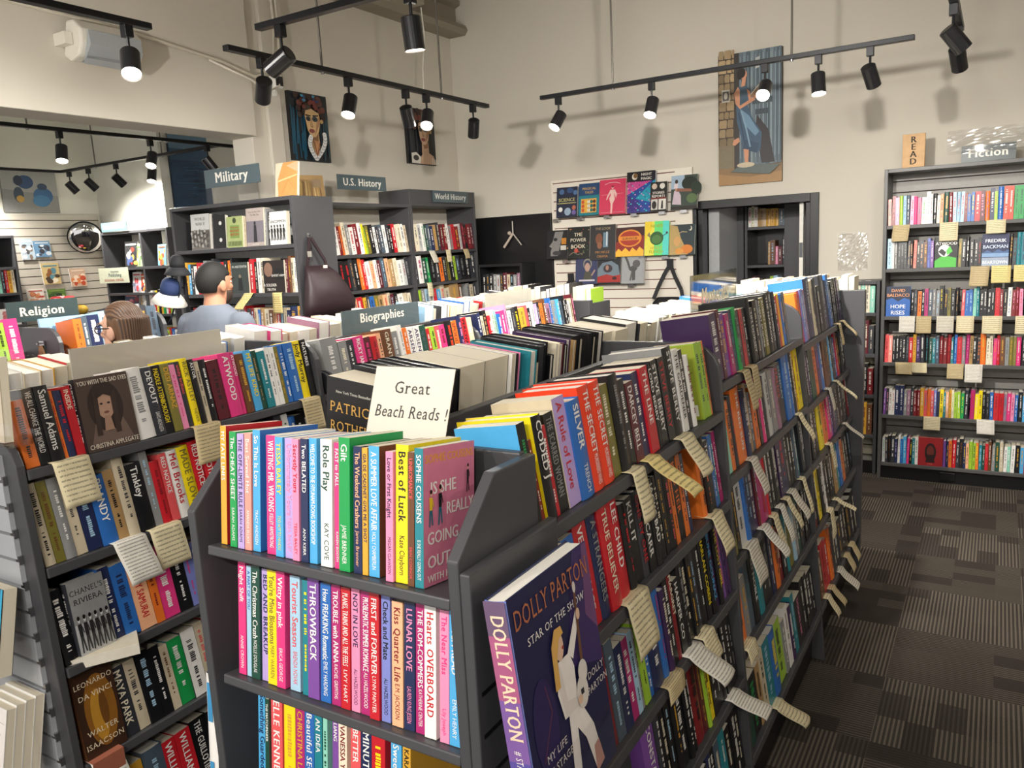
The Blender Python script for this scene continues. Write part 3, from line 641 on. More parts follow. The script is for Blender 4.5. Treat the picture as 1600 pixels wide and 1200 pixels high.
# --- beach reads end unit
D1 = 'top shelf of beach reads unit'
row(D1, (-1.20, .862, ESH[0]), 0, .54, "go|rd16x213P/wh:MY_FATE_LINES gr17x205P/wh:The_CHEAT_SHEET~SARAH_ADAMS li17x203P/nv:THE_OFF-LIMITS_RULE~SARAH_ADAMS sa17x205P/wh:Best_Served_Hot~AMANDA_ELLIOT sb|bl20x212P/wh:So_This_Is_Love~TRACY_ANDREEN hp|wh24x205P/wh:WRITING_MR._WRONG~KELLEY_ARMSTRONG sb19x204P/ye:TESSA_BAILEY~TOO_HOT_TO_HANDLE li20x204P/pk:Unfortunately_Yours~TESSA_BAILEY pk16x204P/rd:Secretly_Yours~TESSA_BAILEY nv17x206P/wh:Two_BELATED~ANN_KERR sb18x208P/wh:WELCOME_TO_THE_HYUNAM-DONG_BOOKSHOP wh26x209P/dg:Role_Play~KAY_COVE hp13x205P/wh:FAST_to_FALL~KAREN_BOOTH gr24x215P/wh:Gilt~JAMIE_BRENNER nv18x203P/pe:The_Weekend_Crashers~Jamie_Brenner go12x202P/nv:GIA_DE_CADENET_GIVE_ME_A_SHOT sb|br22x206P/wh:A_SUMMER_LOVE_AFFAIR~HOLLY_CHAMBERLIN pk15x201P/nv:Love_or_First_Knight~MEGAN_CLAWSON ye25x213P/bk:Best_of_Luck~Kate_Clayborn br13x204P/co:UNROMANCE~ERIN_CONNOR te17x211P/wh:SOPHIE_COUSENS~IS_SHE_REALLY_GOING_OUT",
    uts=ut("26,16 54,18 74,17 92,17 110,19 143,24 168,19 189,20 210,16 228,17 245,18 272,26 300,13 314,24 342,18 361,12 374,22 412,15 428,25 455,13 469,17"), tilt=8, lean=-1.2, front=.014, jitter=.25)
# the pink front cover of the last book
pk = [o for o in COL.objects if o.get('label', '').startswith('teal paperback, 21st')][0]
mb = MB(); art(mb, (.0163, 0, 0), (0, .135, 0), (0, 0, .211), [('r', 0, 0, 1, 1, 'dc7f9a'), ('T', 'SOPHIE COUSENS', .5, .89, .085, 'eba23a'), ('T', 'IS SHE', .12, .66, .13, 'f4e9e4', 'l', .5), ('T', 'REALLY', .42, .49, .13, 'f4e9e4', 'l', .55), ('T', 'GOING', .06, .30, .13, 'f4e9e4', 'l', .6), ('T', 'OUT', .06, .13, .13, 'f4e9e4', 'l', .5), ('T', 'WITH HIM?', .06, .03, .075, 'f4e9e4', 'l', .7)]+fig(.12, .43, .42, 'e8c22a', '2c6a7c')+fig(.28, .43, .46, '1c1c20', '2c6a7c')+fig(.82, .62, .34, '1c1c20', '2c1c20'), step=.0002)
mb.build('front_cover', pk)
D2 = 'second shelf of beach reads unit'
row(D2, (-1.20, .862, ESH[1]), 0, .54, "hp20x210P/wh:Night_Shift~ANNIE_CROWN pb13x204P/bl:A_PART_OF_YOU dg23x207P/wh:The_Christmas_Crush~NOELLE_DOUGLAS li20x204P/nv:BED_AND_BREAKUP ye24x206P/ol:You're_Mine_Blossoms~MARY_WARREN hp22x208P/wh:Witty_in_pink~ERICA_GEORGE pb25x204P/co:Tourist_Season~BRENDA_NOVAK te16x202P/ye pu27x210P/wh:THROWBACK bl24x205P/wh:How_FREAKING_Romantic~EMILY_HARDING mg21x206P/wh:TROUBLE_with_ANNA~RACHEL_GRIFFITHS rd21x206P/wh:PLANES,_TRAINS_AND_ALL_THE_FEELS~LIVY_HART pk19x209P/nv:NOT_IN_LOVE~ALI_HAZELWOOD mg22x206P/wh:PROBLEMATIC_SUMMER_ROMANCE~ALI_HAZELWOOD rd21x210P/wh:FIRST_and_FOREVER~LYNN_PAINTER pw19x208P/bk:Check_and_Mate~ALI_HAZELWOOD pe23x203P/dr:Kiss_Quarter_Life~E.M._JACKSON nv22x206P/pk:LUNAR_LOVE~LAUREN_KUNG_JESSEN mg|wh19x207P/wh:THE_ROM-COMMERS~KATHERINE_CENTER wh23x209P/rd:Hearts_OVERBOARD pk18x207P/hp:The_Near_Miss~Lily_Joseph sb20x212P/wh:BEACH_READ~EMILY_HENRY",
    uts=ut("34,20 55,13 68,23 92,20 112,24 136,22 164,25 196,16 212,27 240,24 265,21 287,21 309,19 329,22 352,21 374,19 397,23 421,22 444,19 464,23 493,18 511,20"), tilt=8, lean=-1.2, front=.014, jitter=.25)
D3 = 'third shelf of beach reads unit'
row(D3, (-1.20, .862, ESH[2]), 0, .54, "sb23x210P/nv:Something_Guarded dg11x198P/wh:THE_MATCHMAKER co30x208P/wh:ELLE_KENNEDY ye29x207P/go mg23x205P/go:CHRISTINA_LAUREN bl24x208P/wh:Beautiful_SECRET te19x204P/wh:AN_IDEA mi11x200P/dg pu15x206P/wh:LIANG cr20x206P/dr:VANESSA_YU'S co23x208P/wh:BETTER nv25x209P/wh:MINUTE rd30x205P/ye sb23x205P/wh:Sweet go17x203P/bk:KARA",
    uts=ut("45,23 69,11 81,30 116,29 146,23 170,24 196,19 216,11 236,15 252,20 278,23 302,25 329,30 368,23 393,17"), tilt=8, lean=-1.2, front=.014, jitter=.25)
row('fourth shelf of beach reads unit', (-1.19, .862, ESH[3]), 0, .52, "pk bl ye hp wh te or li rd sb go gr pu pk cr bl rd nv mi hp ye", near=2, tilt=8, hs=(.20, .21))

# --- carpet-aisle faces of the central gondola: facing +x, so the run goes +y
def face_run(desc, z, y0, L, s, **k): row(desc, (XC+xf(z), y0, z), 90, L, s, **k)
A = 'aisle gondola first bay'
face_run('top shelf, '+A, S1, 1.103, .985, "bk|sb20x208/gr dr10x170 bk|ye24x212/wh:CODED_J rd13x185/wh bk26x205P/gy:THE_SCARRED_WOMAN li|be34x228/rd:A_Rule_of_Love bl38x212/wh:SILVER~TRENCH oo36x232H/wh:THE_SECRET~MURDERERS_WIVES oo36x232H/wh:THE_SECRET~MURDERERS_WIVES ol30x215/cr bk34x232H/gy bk24x212/wh mr30x198/wh:DARCEY_BELL nv30x215/wh rd33x220/wh:THE_LINE bk20x220/wh:LORD_BERRY bk30x226/wh:STEVE_BERRY bk30x226/rd:STEVE_BERRY bk|gy44x246H/wh:STEVE_BERRY wh24x232/bk:THE_GARDENER bk24x225/wh wh22x205/dr _60 lm26x228P/dg lm18x226/dg or10x226/dr", lean=-2.5, hk=.90)
gb = [o for o in COL.objects if 'lime green' in o.get('label', '') and o['label'].endswith('top shelf, '+A)][0]
mb = MB(); art(mb, (-.0003, .128, 0), (0, -.126, 0), (0, 0, .203), [('r', 0, 0, 1, 1, '9aa832'), ('r', .08, .05, .92, .2, 'ece8dc')]+[('r', .14+.055*k, .07, .14+.055*k+(.02, .035, .012)[k % 3], .17, '1c1c1c') for k in range(13)]+[('r', .08, .9-.045*k, (.3, .6, .45, .88, .9, .86, .92, .84, .6, .88, .9, .5)[k], .908-.045*k, '4a5218') for k in range(12)], step=.0002); mb.build('back_cover', gb)
face_run('second shelf, '+A, S2, 1.103, 1.018, "bk go22/dr cr24/or bl30x215/wh:CALLAGHAN rd34x228/wh:VENGEANCE nv26x225/gy:A_STRANGERS rd30x232H/cr:TRUE_BELIEVER rd34x232H/wh:LEE_CHILD bk22x205/rd bk24x205/wh:KILL_IT dk20/rd:ONE_BY_ONE bk24x215/wh:JACK_CARR bk22x215/wh:JACKS_BAD bk22/cr bk20/go bk24/co or14x222/bk bk24x222/or:KISS_HER or16x222/bk nv16/wh _85 or22x205/bk bk18/or bk20/wh:TOTAL bl16/wh te14/wh mg14x215/wh", lean=-2, hk=.93)
face_run('third shelf, '+A, S3, 1.103, 1.018, "bk cr20 pb22x200/nv go24x205/br mr20/cr dr22x208/wh dr24x208/be sl26x210/pb nv26x185/wh mg24x180/wh pb14x185/bk gy12x180/bk lm20x188/bk bl14x190/wh nv44x238H/wh bl24x232H/mg dp22/cr bk20/wh dr20/cr:MARGRET bk24/wh:HARPER_CO bk22/gy bk22/cr bk18/go _10 dk16 bk30x235H/wh bk26x235/ye:HARLAN_COBEN bk24x230/sb:BUNE_GOUNAZ dp20x228/mg bk22x226/ye:THE_LOST_GIRL pu16x220/co dp18x222/pu dp16x222/mg", lean=-2)
face_run('fourth shelf, '+A, S4, 1.103, 1.018, "dg24 lm20 pb22x200/bk sl18 be20/dk bl14/wh go22 dk30 _60 pu40x228H/wh:CONSTANCE dk18 bk20*3 bk26x235/wh bk16*2 dr34x240H/bk mr18 lm12 ye20/bk bk22x215/wh*5 bk18/gy", lean=-2)
face_run('bottom shelf, '+A, S5, 1.103, 1.018, "bk24 dg26/rd te22 bk20/rd nv26 bl24 dk22 bk24*3 dr20 bk30 br22 gr20 bk26*3 nv22 bk20 sl24 te24 bk26*3", lean=-2)
A = 'aisle gondola middle bay'
face_run('top shelf, '+A, 1.335, 2.153, .90, "dp38x215/wh mr16 pu28x205/go mg22x200/wh nv20/te gr24x212/bk dk26x200/gy rd20x200/bk bk24/wh bk22/gy bk26/wh:TIM_DORSEY bk24/cr gy10 bk22/wh:ROBERT_DUGONI ol24x215/wh:ROBERT_DUGONI bk30x225/wh:THE_NARROW bk|dk40x230/wh:TESS_OF_THE_SUMMER_CITY dk20 rd22x205/br go18x210/rd bl26x205/pe sl22", lean=-2.5, hk=.9)
face_run('second shelf, '+A, 1.062, 2.153, 1.04, "mi34x215/wh or24x205/bk dk16/rd or44x228H/wh:THE_RED_SUN nv24/wh tn16 sl18 or22x200/bk bk16/co hp20x215/wh dk22x210/gy lg32x218/bk gy28x216/cr mv24x215/dr bk26x218/co:MALICE dk26x220/pb:SUNDAY bl38x240H/pb bl20x238H/wh bk24x235/cr:HOMELAND go18x232/bk ye30x240/mg", lean=-2)
face_run('third shelf, '+A, .818, 2.153, 1.04, "bk16x205/ye ol14x205/bk bk18x208/go lg|wh34x215/bk bl20x210/nv nv22/pb dp24/wh mr12 mg|or46x235H/rd rd16/bk bk20x230/wh*4 dp20/wh nv38x235/rd bk22/wh*3 sl18/wh te16/wh _40 dk18/wh*2", lean=-2)
face_run('fourth shelf, '+A, .545, 2.153, 1.04, "be16 or20x205/bk gy18 sl22/te bk26/wh:ED_NOBLE te30x230/wh:MYSTERY bk22x225/wh bk24/gy nv20/wh or24x230H/bk dr20 bk24 te18x222/wh ol30x225/gy pb18/wh gy16 dg20/wh dk18 bk20/wh*3", lean=-2)
face_run('bottom shelf, '+A, .215, 2.153, 1.04, "dg26/bk bk28/gr tn14/bk be16/bk te26x222/pb bl24x222/ye lm|bl30x215 gy14 wh16 dp18/wh te16x220/pb bk34x180/pk:DOGATE_HER bk18/wh*4", lean=-2)
A = 'aisle gondola last bay'
face_run('top shelf, '+A, 1.30, 3.223, 1.02, "or20x205/rd rd24x210/go pw22/wh mv20/pb nv|bl50x250H/wh:OUTSIDER be24x235/bk dk30x240/gy bk24/wh dk30x245/gy nv28x245/wh nv22/pb bl24x240/wh bk20/wh*4 dp20 bk24", lean=-2)
face_run('second shelf, '+A, 1.05, 3.223, 1.02, "ye20x205/dk bk24x215/wh:WISH_FOR_TODAY dp18/wh dg34x225/bk or24x222/dr dp26x222/pu bl28x228/wh br30x225/dk dk24/go sb20x210/wh dk22 bl20 rd18 bk24*3", lean=-2)
face_run('third shelf, '+A, .815, 3.223, 1.02, "bk14x200/wh dk16/co bk16/wh*3 _20 ye30x210/bk or|co40x215/bk hp20x205/wh pu16/wh dp20 nv20 bk22*4 dr18", lean=-2)
face_run('fourth shelf, '+A, .54, 3.223, 1.02, "dr14x200/wh*2 bk14/wh ye24x230H/ol bk22/wh wh18x215/bk bk20/wh*3 tn22 te18 bl22x210/pb or20 bk22*3", lean=-2)
face_run('bottom shelf, '+A, .215, 3.223, 1.02, "bk22 br20 rd24x215/dr rd16 or18 dk22*3 bk22*5", lean=-2)

# --- left gondola, aisle side
def left_run(desc, z, y0, L, s, **k): row(desc, (XG+xf(z), y0, z), 90, L, s, **k)
A = 'near left gondola bay'
left_run('top shelf, '+A, S1, .985, .99, "or33x185P/dk bk26x212/wh:WE_ALL_CHANGE_THE_WORLD bk34x212H/wh:Samuel_Adams or10x195/rd nv20x192/rd rd22x200/cr:INSIDE @sad wh53x218H/gy dk30x212H/wh:DEVOUT~DAVID_ARCHULETA bk27x215/ye:PADDLE_ATTENBOROUGH ol27x214/go:DESI_ARNAZ pk19x208/hp dk17x215/co:wildly_brilliant ye24x222H/ol:RICK_ASTLEY~NEVER bk18x215/wh:ASTOR be18x205/dk bk23x208/wh mr43x200/bk hp45x216H/wh:ATWOOD hp18x216H/wh:ATWOOD br29x205/go sb29x213H/ye:MY_LIFE_KIND dg22x208/tn te30x202/wh wh17x212/dk wh20x210/gy ol17x210/go bl23x210/wh bl42x214/pb ye34x216H/bk:Jody_Murray bk24x218/wh:NATURES", lean=-2.5, hk=.925, jitter=.3)
left_run('second shelf, '+A, S2, .985, .99, "be20 ol18/br gy22/wh be22/dk nv30x195/pb bl34x190/wh:BRANDY tn22/bk be24/dk bk36x195/wh:Tinkley gy18 rd22x185/dr co18x200/wh:RED_NOTICE wh28x202/rd:Mel_Brooks ye30x205/ol:MADE_SLOW rd26x212H/wh:RED_NOTICE~BILL_BROWDER rd26x212H/wh:RED_NOTICE~BILL_BROWDER rd|wh26x212/wh gy24x205/dk dk36x225H/wh:ALIVE_DAY_GUNTER or14x200/bk @redport dk22 wh20 bl22 bk24*3", lean=-2.5)
left_run('third shelf, '+A, S3, .985, .99, "bk24x200/wh @chanel nv|bl20x210 bl30x205/nv pe34x208/rd:COMEDY_SAMURAI or18x205/dr hp34x212/wh bk30x210/wh pw18x185/hp pw20x185/wh hp28x182/wh be16 dk16/cr be30x200/co wh24x202/dk dg22x205/cr:Phil_and_Son dk18 be22 bl20 bk22*6 rd20 wh20", lean=-2.5)
left_run('fourth shelf, '+A, S4, .985, .99, "@vinci dk26x198/cr:MAYA_PARK be20x200/dk bk24x210/pb bk20/wh be16x195/br gr|te28x198/wh wh|dk28x205/bk be18/co dr18 gy40x220H/go bk36x222H/wh:TAKE_THE_LEAD gy20x225/wh go18 bk20/wh*2 nv30 wh24 bk20*4 rd22 br20", lean=-2.5)
left_run('bottom shelf, '+A, S5, .985, .99, "rd40x205/wh:TUBERVILLE go34x200/br sl30x212/pb rd20x205/wh:WILLIAM~BARBARIAN rd24x208/wh:WILLIAM~BARBARIAN bk26x215/wh:THE_GUILLOTINE bk26x218/wh:THE_GUILLOTINE or18x210/dk bk26x210/ye:FUTURE_BOY bk22 dk20*4 br22 rd24 bk24*3", lean=-2.5)
A = 'left gondola under Biographies sign'
left_run('top shelf, '+A, 1.262, 2.045, .955, "gy|lg50x222H/wh gy26x200/cr dk22x200/wh hp34x208/wh:RICKY_IAN_GO mr22x198/hp rd24x195/dr pe16x205/dk br40x215/cr:GRANT gy22/wh wh16/gy or20x208/wh wh24x205/dp:ARSENIO wh24x205/dp:ARSENIO dg26/sl rd14/wh lm22x190/bk co20x190/wh hp24x192/dr bk30x205H/oo or26x200/dr:SPODDER nv20/pk rd28x208/bk:PERCIVAL be24/wh", lean=-2.5, hk=.86)
left_run('top shelf, far left gondola bay', 1.262, 3.04, .99, "nv18/wh be18/dk bk20/tn rd18x185/wh cr20/gr mi14 bl20x185/wh hp28x200/wh pk14 wh20/sl dk26/gy bk26x208/ye go36x195/ol co16x205/rd bk20/wh wh24/gy li20/wh bk16 or28x200/br br18 mv26/bk bl18 gy30x205/sb sb22x208/wh sl24/bk bk18/wh*2 wh20/gy be16 mr18/pk", lean=-2.5, hk=.90)
# --- sides facing away: the fore edges and tops show above the spine board
def back_run(desc, xc, z, y1, L, s, **k): row(desc, (xc-xf(z), y1, z), -90, L, s, **k)
k_ = dict(side='right', hs=(.20, .225), ds=(.15, .17))
ROTH = [('r', 0, 0, 1, 1, '1c1b1b'), ('r', .4, 0, 1, .35, '4a5254'), ('p', [(.55, 0), (.8, 0), (.72, .42), (.62, .42)], '2a3032'), ('t', 'New York Times Bestseller', .45, .87, .035, 'd8d4c8'), ('s', 'PATRICK', .46, .70, .13, 'c99a4e', 'c', .8), ('s', 'ROTHFUSS', .5, .53, .13, 'c99a4e', 'c', .86)]
back_run('back of first aisle bay', XC, ZL[0], 2.12, .955, "bk26x240H bk18x225P bk30x245H!bk bk22x225P bk40x245H!bk tn14x235 dp20x240H bk14 mr20x235H cr16x240H bk16x210 bk30x245H!dk bk30x245H!dk be12x205 te26x240H nv14x205P pk20x238H!bk wh14x240P bk90x238P bk100x240P bk20x245H!bk bk20x245H!bk bk20x245H!bk bk20x245H!bk bk20x245H!bk bk64x235P/go", last=ROTH, **k_)
back_run('back of middle aisle bay', XC, ZL[0], 3.18, 1.02, "be24 wh30 cr26 bk20 gy30 wh34 sl24 be40 cr30 bk26 te22 wh26 bk30 cr40 dk40x225P bk60x235H cr60x225P wh40x225P", **k_)
back_run('back of last aisle bay', XC, ZL[0], 4.22, 1.0, "wh20 cr22*2 be18 wh26 cr20*3 nv18 wh30 te20 cr24*3 lm24 wh26 bl22 cr30", **k_)
A = 'back of near left bay'
back_run(A, XG, ZL[0], 1.98, .98, "wh26 cr20 bl18 wh24 dk20 cr26 wh22 pk26x225 be30 wh24 cr20 sl22 wh26 cr22 rd18 wh24 go22 cr26 wh22 dg18 cr26 mi30x235H/wh", near=1, **k_)
back_run('back of Biographies bay', XG, ZL[0], 3.01, .98, "pb26 wh22 bk30 cr26 wh24 rd30 wh20 be24 dk20 cr26 wh34 mv30x235H gy22 wh26 be20 cr24 hp30x230H/bk:SELLING wh30x235/te", near=1, **k_)
back_run('back of far left bay', XG, ZL[0], 4.04, .98, "pb26 wh22 dk20 cr26 wh24 bk30 cr24 rd20 wh26 tn22 bl24 cr26 wh22 go20 dk24 wh26 pb30x235H", near=1, **k_)
# --- end units behind the two end panels (only book tops show)
def end_unit(xc, y, label, desc, s, z=1.265):
    t = empty('endcap_shelf_unit', Vector((xc, y, 0)), label, 'bookcase')
    for x in (-.33, .31):
        b = MB(); b.box(x, 0, 0, x+.02, .23, 1.40, GREY); b.build('side_panel', t)
    for zz in (z, .95, .6, .25):
        b = MB(); b.box(-.31, 0, zz-.024, .31, .23, zz, GREY); b.build('shelf', t)
    row(desc, (xc+.30, y+.225, z), 180, .6, s, tilt=0, near=1, side='right', hs=(.20, .235), ds=(.14, .16))
end_unit(XC, 4.302, 'shelf unit behind the tall plain end panel of the aisle gondola', 'row on aisle end unit', "cr20 wh24x245 be26 cr20*2 be24 wh22 cr26 be20*2 cr24 be22*2 wh20 cr26 be24*2 cr24*2 be20")
end_unit(XG, 4.112, 'shelf unit behind the end panel of the left gondola', 'row on left end unit', "lm24 rd18/wh wh26 cr20 bk24 wh24 rd20 cr26 bk18 wh24 dk28 cr24 bk30 cr22 wh20 be26 bk22")

# --- wall bookcases: Military faces the aisle, U.S. and World History line the left wall
bookcase('tall_bookcase', 'charcoal bookcase under the teal Military sign', frame(-4.80, 3.50, 0, 0), 1.16, 2.115, .345, [1.83, 1.535, 1.23, .92, .6, .3], group='charcoal wall bookcases', slatback=M('dededa', .5))
bookcase('tall_bookcase', 'charcoal bookcase under the teal U.S. History sign', frame(-4.0, 3.885, 0, 90), 1.205, 2.115, .315, [1.745, 1.485, 1.215, .93, .62, .31], group='charcoal wall bookcases', back=WALLM)
bookcase('tall_bookcase', 'tall charcoal bookcase with header reading World History', frame(-4.0, 5.095, 0, 90), .925, 2.235, .315, [1.745, 1.485, 1.225, .93, .62, .31], group='charcoal wall bookcases', header=.105, back=WALLM)
row('Military top shelf', (-4.77, 3.50, 1.83), 0, 1.1, "_150 @ww2 _14 dk18x225/wh @blackc _12 @mil be18x190/br _16 @given gy16x228/wh _12 bk20x205/wh @unco", near=1, tilt=4, fit=False)
row('Military second shelf', (-4.77, 3.50, 1.535), 0, 1.1, "bk20/go go26x215/br sb22/wh dk24 wh24/rd rd34/wh co20 gy28/bk wh30/dk dk24 sl20/wh bk26/wh rd24 bk24x215/wh or20x215/ye bk14/wh @inab _6 rd34x215H/wh bk16 wh26x220/dk cr22x220/bk @ghost mr20/cr br18/go be20 wh18/dk", near=1, tilt=2)
row('Military third shelf', (-4.77, 3.50, 1.23), 0, 1.1, "bk24 nv20 dr22 gy26 te20 bk22 br18 wh22 tn24 dk24 wh24/gy be26/br ol20 dk26/wh lg24/sl gy26 rd16 dk20 dr18 be22/br bl16 tn24 cr26/br br24 pe20 rd18/wh sl22 be20/dk nv18 nv|bl40x215/go go24x218/dk", near=1, tilt=2)
row('Military lower shelf', (-4.77, 3.50, .92), 0, 1.1, "bk24*4 nv20 dr22 gy26 te20 bk22 rd18 wh22 tn24 dk24 wh24 be26 ol20 dk26 lg24 rd26 br16", near=0, tilt=2)
A = 'U.S. History case'
us = lambda d, z, s, n=1: row(d, (-4.0, 3.91, z), 90, 1.155, s, near=n, tilt=3, lean=-6, jitter=1.2, hs=(.195, .22))
us('top shelf, '+A, 1.745, "wh14/bk dk26/wh be22/dk dg24/wh bk22 be16/co dk20 gy26/wh wh20 dk24/gy wh30/gy dr22/cr or14 cr26/br gy22 wh32/rd dr34x220/wh wh26/dk ye16/ol lm14/dk ol22/ye bk34/wh wh20 dk22 sl30x215/wh wh26/gy dk24 bk22/wh rd26/wh cr26/gy cr26/br wh24/dk be22/br")
us('second shelf, '+A, 1.485, "mr20 dr22 bk18 or18/br dk24/gy go24/ol wh30/rd wh24/co bk16 bk30x215/rd*2 dk24/tn bk30 or22/cr rd20/wh wh30/co pe22/rd wh22 mr24/wh sl28/pb pe24/dk tn30/cr cr26/be wh34/gy lg20 dk26/gy")
us('third shelf, '+A, 1.215, "dr18 bk20 mr22 hp16/wh wh26/dk te24/wh pb20 be18 tn22/br dk16 cr24/br or20/br pe18 rd36x215/wh go18 dk20 bl26/nv ol24/go tn28/bk pe24/rd be20 mr22 bk24/wh wh34/gy be30/cr cr20")
A = 'World History case'
wo = lambda d, z, s, n=1: row(d, (-4.0, 5.12, z), 90, .875, s, near=n, tilt=3, lean=-4, jitter=1.2, hs=(.195, .22))
wo('top shelf, '+A, 1.745, "mr14 cr26/dk lg22 wh24/gr dg18/wh sl22 nv20 tn22/go dk20 mr26/be dr24 wh18 gy20/rd rd26/dr dr30 lg16 mr24/co bk22/rd dr26/wh mr20")
wo('second shelf, '+A, 1.485, "dk16 wh26/mg dg24/wh gr14 bk30x210/gy dk24/wh or20/bk dk22 ol18/bk bk24/wh lm12/ol dk26 bk24/gy bk36x215/wh dk30")
wo('third shelf, '+A, 1.225, "dk18 lm16/ol gy24/wh pb24/sl wh26/bk rd22/co sb24/wh be30/co be34/sl tn60x225/go br26 _60 gy26/dk be24 dk20")
# --- fiction case on the back wall
FR = (-.672, 5.925)
FM = M('555453', .42, vary=.05, scale=9, name='grey_laminate')
bookcase('tall_bookcase', 'wide charcoal Fiction bookcase on the right beside the carpet', frame(FR[0], FR[1], 0, 0), 1.30, 2.115, .32, [1.748, 1.462, 1.142, .826, .46, .118], slatback=M('a19e99', .5), mat=FM, plinth=.095)
sk = MB(); sk.box(-.28, 5.945, .02, -.19, 5.954, .075, BLACKP); tag(sk.build('outlet_box', bevel=.002), 'small black outlet box in the plinth under the Fiction bookcase', 'outlet')
fi = lambda d, z, s: row(d+' Fiction shelf', (FR[0]+.026, FR[1], z), 0, .79, s, near=1, tilt=3, jitter=1, hs=(.165, .185), ds=(.12, .14)) or row(d+' Fiction shelf, right end', (FR[0]+.82, FR[1], z), 0, .43, 'bk sb rd wh te gr ye nv or pk dr bl cr mg dg li br go wh', near=0, tilt=3, hs=(.165, .185))
fi('first', 1.748, "sa18/dk dr20x192/co pk22/wh lm18/ye pb|ye18/bl sl18/wh pk20/rd hp18/nv mg20/nv cr24/gr wh22x205/dk wh14x190 bk18x190/wh cr16/rd pe18/br dg28x195/go dr20x190/wh pb18x190/rd*3 dr16/tn bl18/go bl16/ye rd28x185/wh mr24x190/pk or22/pu nv22x200/wh lm16/or bl26x205/wh oo24x205/wh*2 gr24x205/dg*3")
fi('second', 1.462, "pb26x200/sl wh16/pb gy18/wh bk18x180/gy*3 dk18/tn bk16/pe sa18/co bk18/cr dk22/pe br20/go pw18/nv pu18/wh _4 @atwood ol18/go bk22/wh*4 bk18/rd @bear bk16/go dk20/te te24x205/nv te24x205/nv")
fi('third', 1.142, "@hope bk18/wh dk18/gy or20/bk dk16/wh mg20/bk sl20/wh gy18/wh gy18/pb bk22x200/ye bk18/go ol18/bk bk20/wh bk18/tn _16 co16/wh bl20/pb*2 mi16/te te16/wh bk18/wh*4 rd24x180/co dr16/wh bk18 wh20/bl dr18/pk*2 pk18/rd")
fi('fourth', .826, "co20/dr sa22/wh bk18x180/wh*4 dk16/gy rd22/wh go18/dr dp22/li dk24/wh bk22/te dg18/wh te16/wh sl22/pb dr18/wh*2 dr22/rd te14/wh bl16/pb rd26/co gy18/pk mg18/pk tn18/bk bk20/wh dk18/or or28x200/go cr18/bk cr16/br hp18/or rd16/pk br24/go gy20/sl ol18/go ol16/tn hp22/wh")
fi('fifth', .46, "pu14/wh dk16/pk wh18/dr wh16/rd nv26x205/wh*2 gy18/wh mv20/wh dk18/wh dr18/wh*2 go22/wh co18/te or18/co co18/wh pw14/wh nv16/dk ye20x190/bk te14/wh pe16/wh go14/dr cr14/lm lm16/dg lm18/wh gr18/ye dk22 _10 mg24x195/rd ye20/cr ye20/ol bk20/gy*2 bl18/wh rd26x180/dr*2 mv16/te hp20/wh pk18/dr bl16/wh")
fi('bottom', .118, "lg20/gr dk18/be bk18/br dk24x190/wh nv18/li wh16/gy bl18/sb sb22x190/wh hp16/pk bk18/ye te18/wh wh20x190/gr @redhead pu16/bl nv16/go or20/bk rd24x190/wh dk18/wh bk24x200/br nv16/ye pe18/br lm20/ol lm18/dk or18/ye te18/pb dg16/wh rd20/co br18/wh gy20/be dg26x195/go be22/wh wh20/gy mi18/wh wh24/dk")
# --- low case beyond the gondola, between the doorway and the Fiction case
bookcase('tall_bookcase', 'narrow dark bookcase left of the Fiction case with cream pages on top', frame(-1.09, 6.0, 0, 0), .40, 1.38, .24, [1.16, .87, .58, .29], slatback=M('d9d2b8', .5))
lo = lambda d, z, s: row(d+' narrow case beside Fiction', (-1.06, 6.0, z), 0, .335, s, near=1, tilt=3)
lo('top shelf,', 1.16, "cr30x190 cr24 wh22 cr26x185 dk18/wh cr20/mi mi16/wh cr18 mi18/wh")
lo('second shelf,', .87, "mr20 hp22/wh bk24 dr20 pk22/wh bk20 wh18/pk hp24/dr mr20 dk22")
lo('third shelf,', .58, "bk24/wh*4 dk22/gy bk20 rd22/wh wh24/rd bk22 dr24")
lo('low shelf,', .29, "go24/br or22/br*2 go22/dr or24 br20 or20/go tn22 go20 br24")
# --- stockroom case seen through the doorway
b = MB(); b.box(-2.16, 6.93, 0, -1.875, 7.3, 2.3, GREY); tag(b.build('cabinet_side'), 'tall charcoal cabinet side behind the grey door in the stockroom', 'cabinet')
b = MB(); b.box(-1.515, 6.90, 0, -1.30, 7.32, 2.3, GREY); tag(b.build('cabinet_side'), 'tall charcoal cabinet side at the right inside the doorway', 'cabinet')
bookcase('stockroom_shelf', 'dark shelving full of stock seen through the black doorway', frame(-1.87, 6.95, 0, 0), .35, 2.06, .36, [1.80, 1.48, 1.16, .8, .4], back=BLACKP)
row('stockroom top shelf', (-1.845, 6.95, 1.80), 0, .30, "wh22/rd cr20/gr wh24/rd tn60x150/br go30x145/br go28x145*2 sl40x140", near=1, tilt=0, hs=(.15, .17))
row('stockroom second shelf', (-1.68, 6.95, 1.48), 0, .14, "tn26x190 br60x200 pk30x150/wh mr50x140 dk30", near=1, tilt=0)
row('stockroom third shelf', (-1.845, 6.95, 1.16), 0, .30, "te30/wh mr24 nv40 dg30x120 _40 lm24x220/wh pb30x225/gr wh20 sl24", near=1, tilt=0)
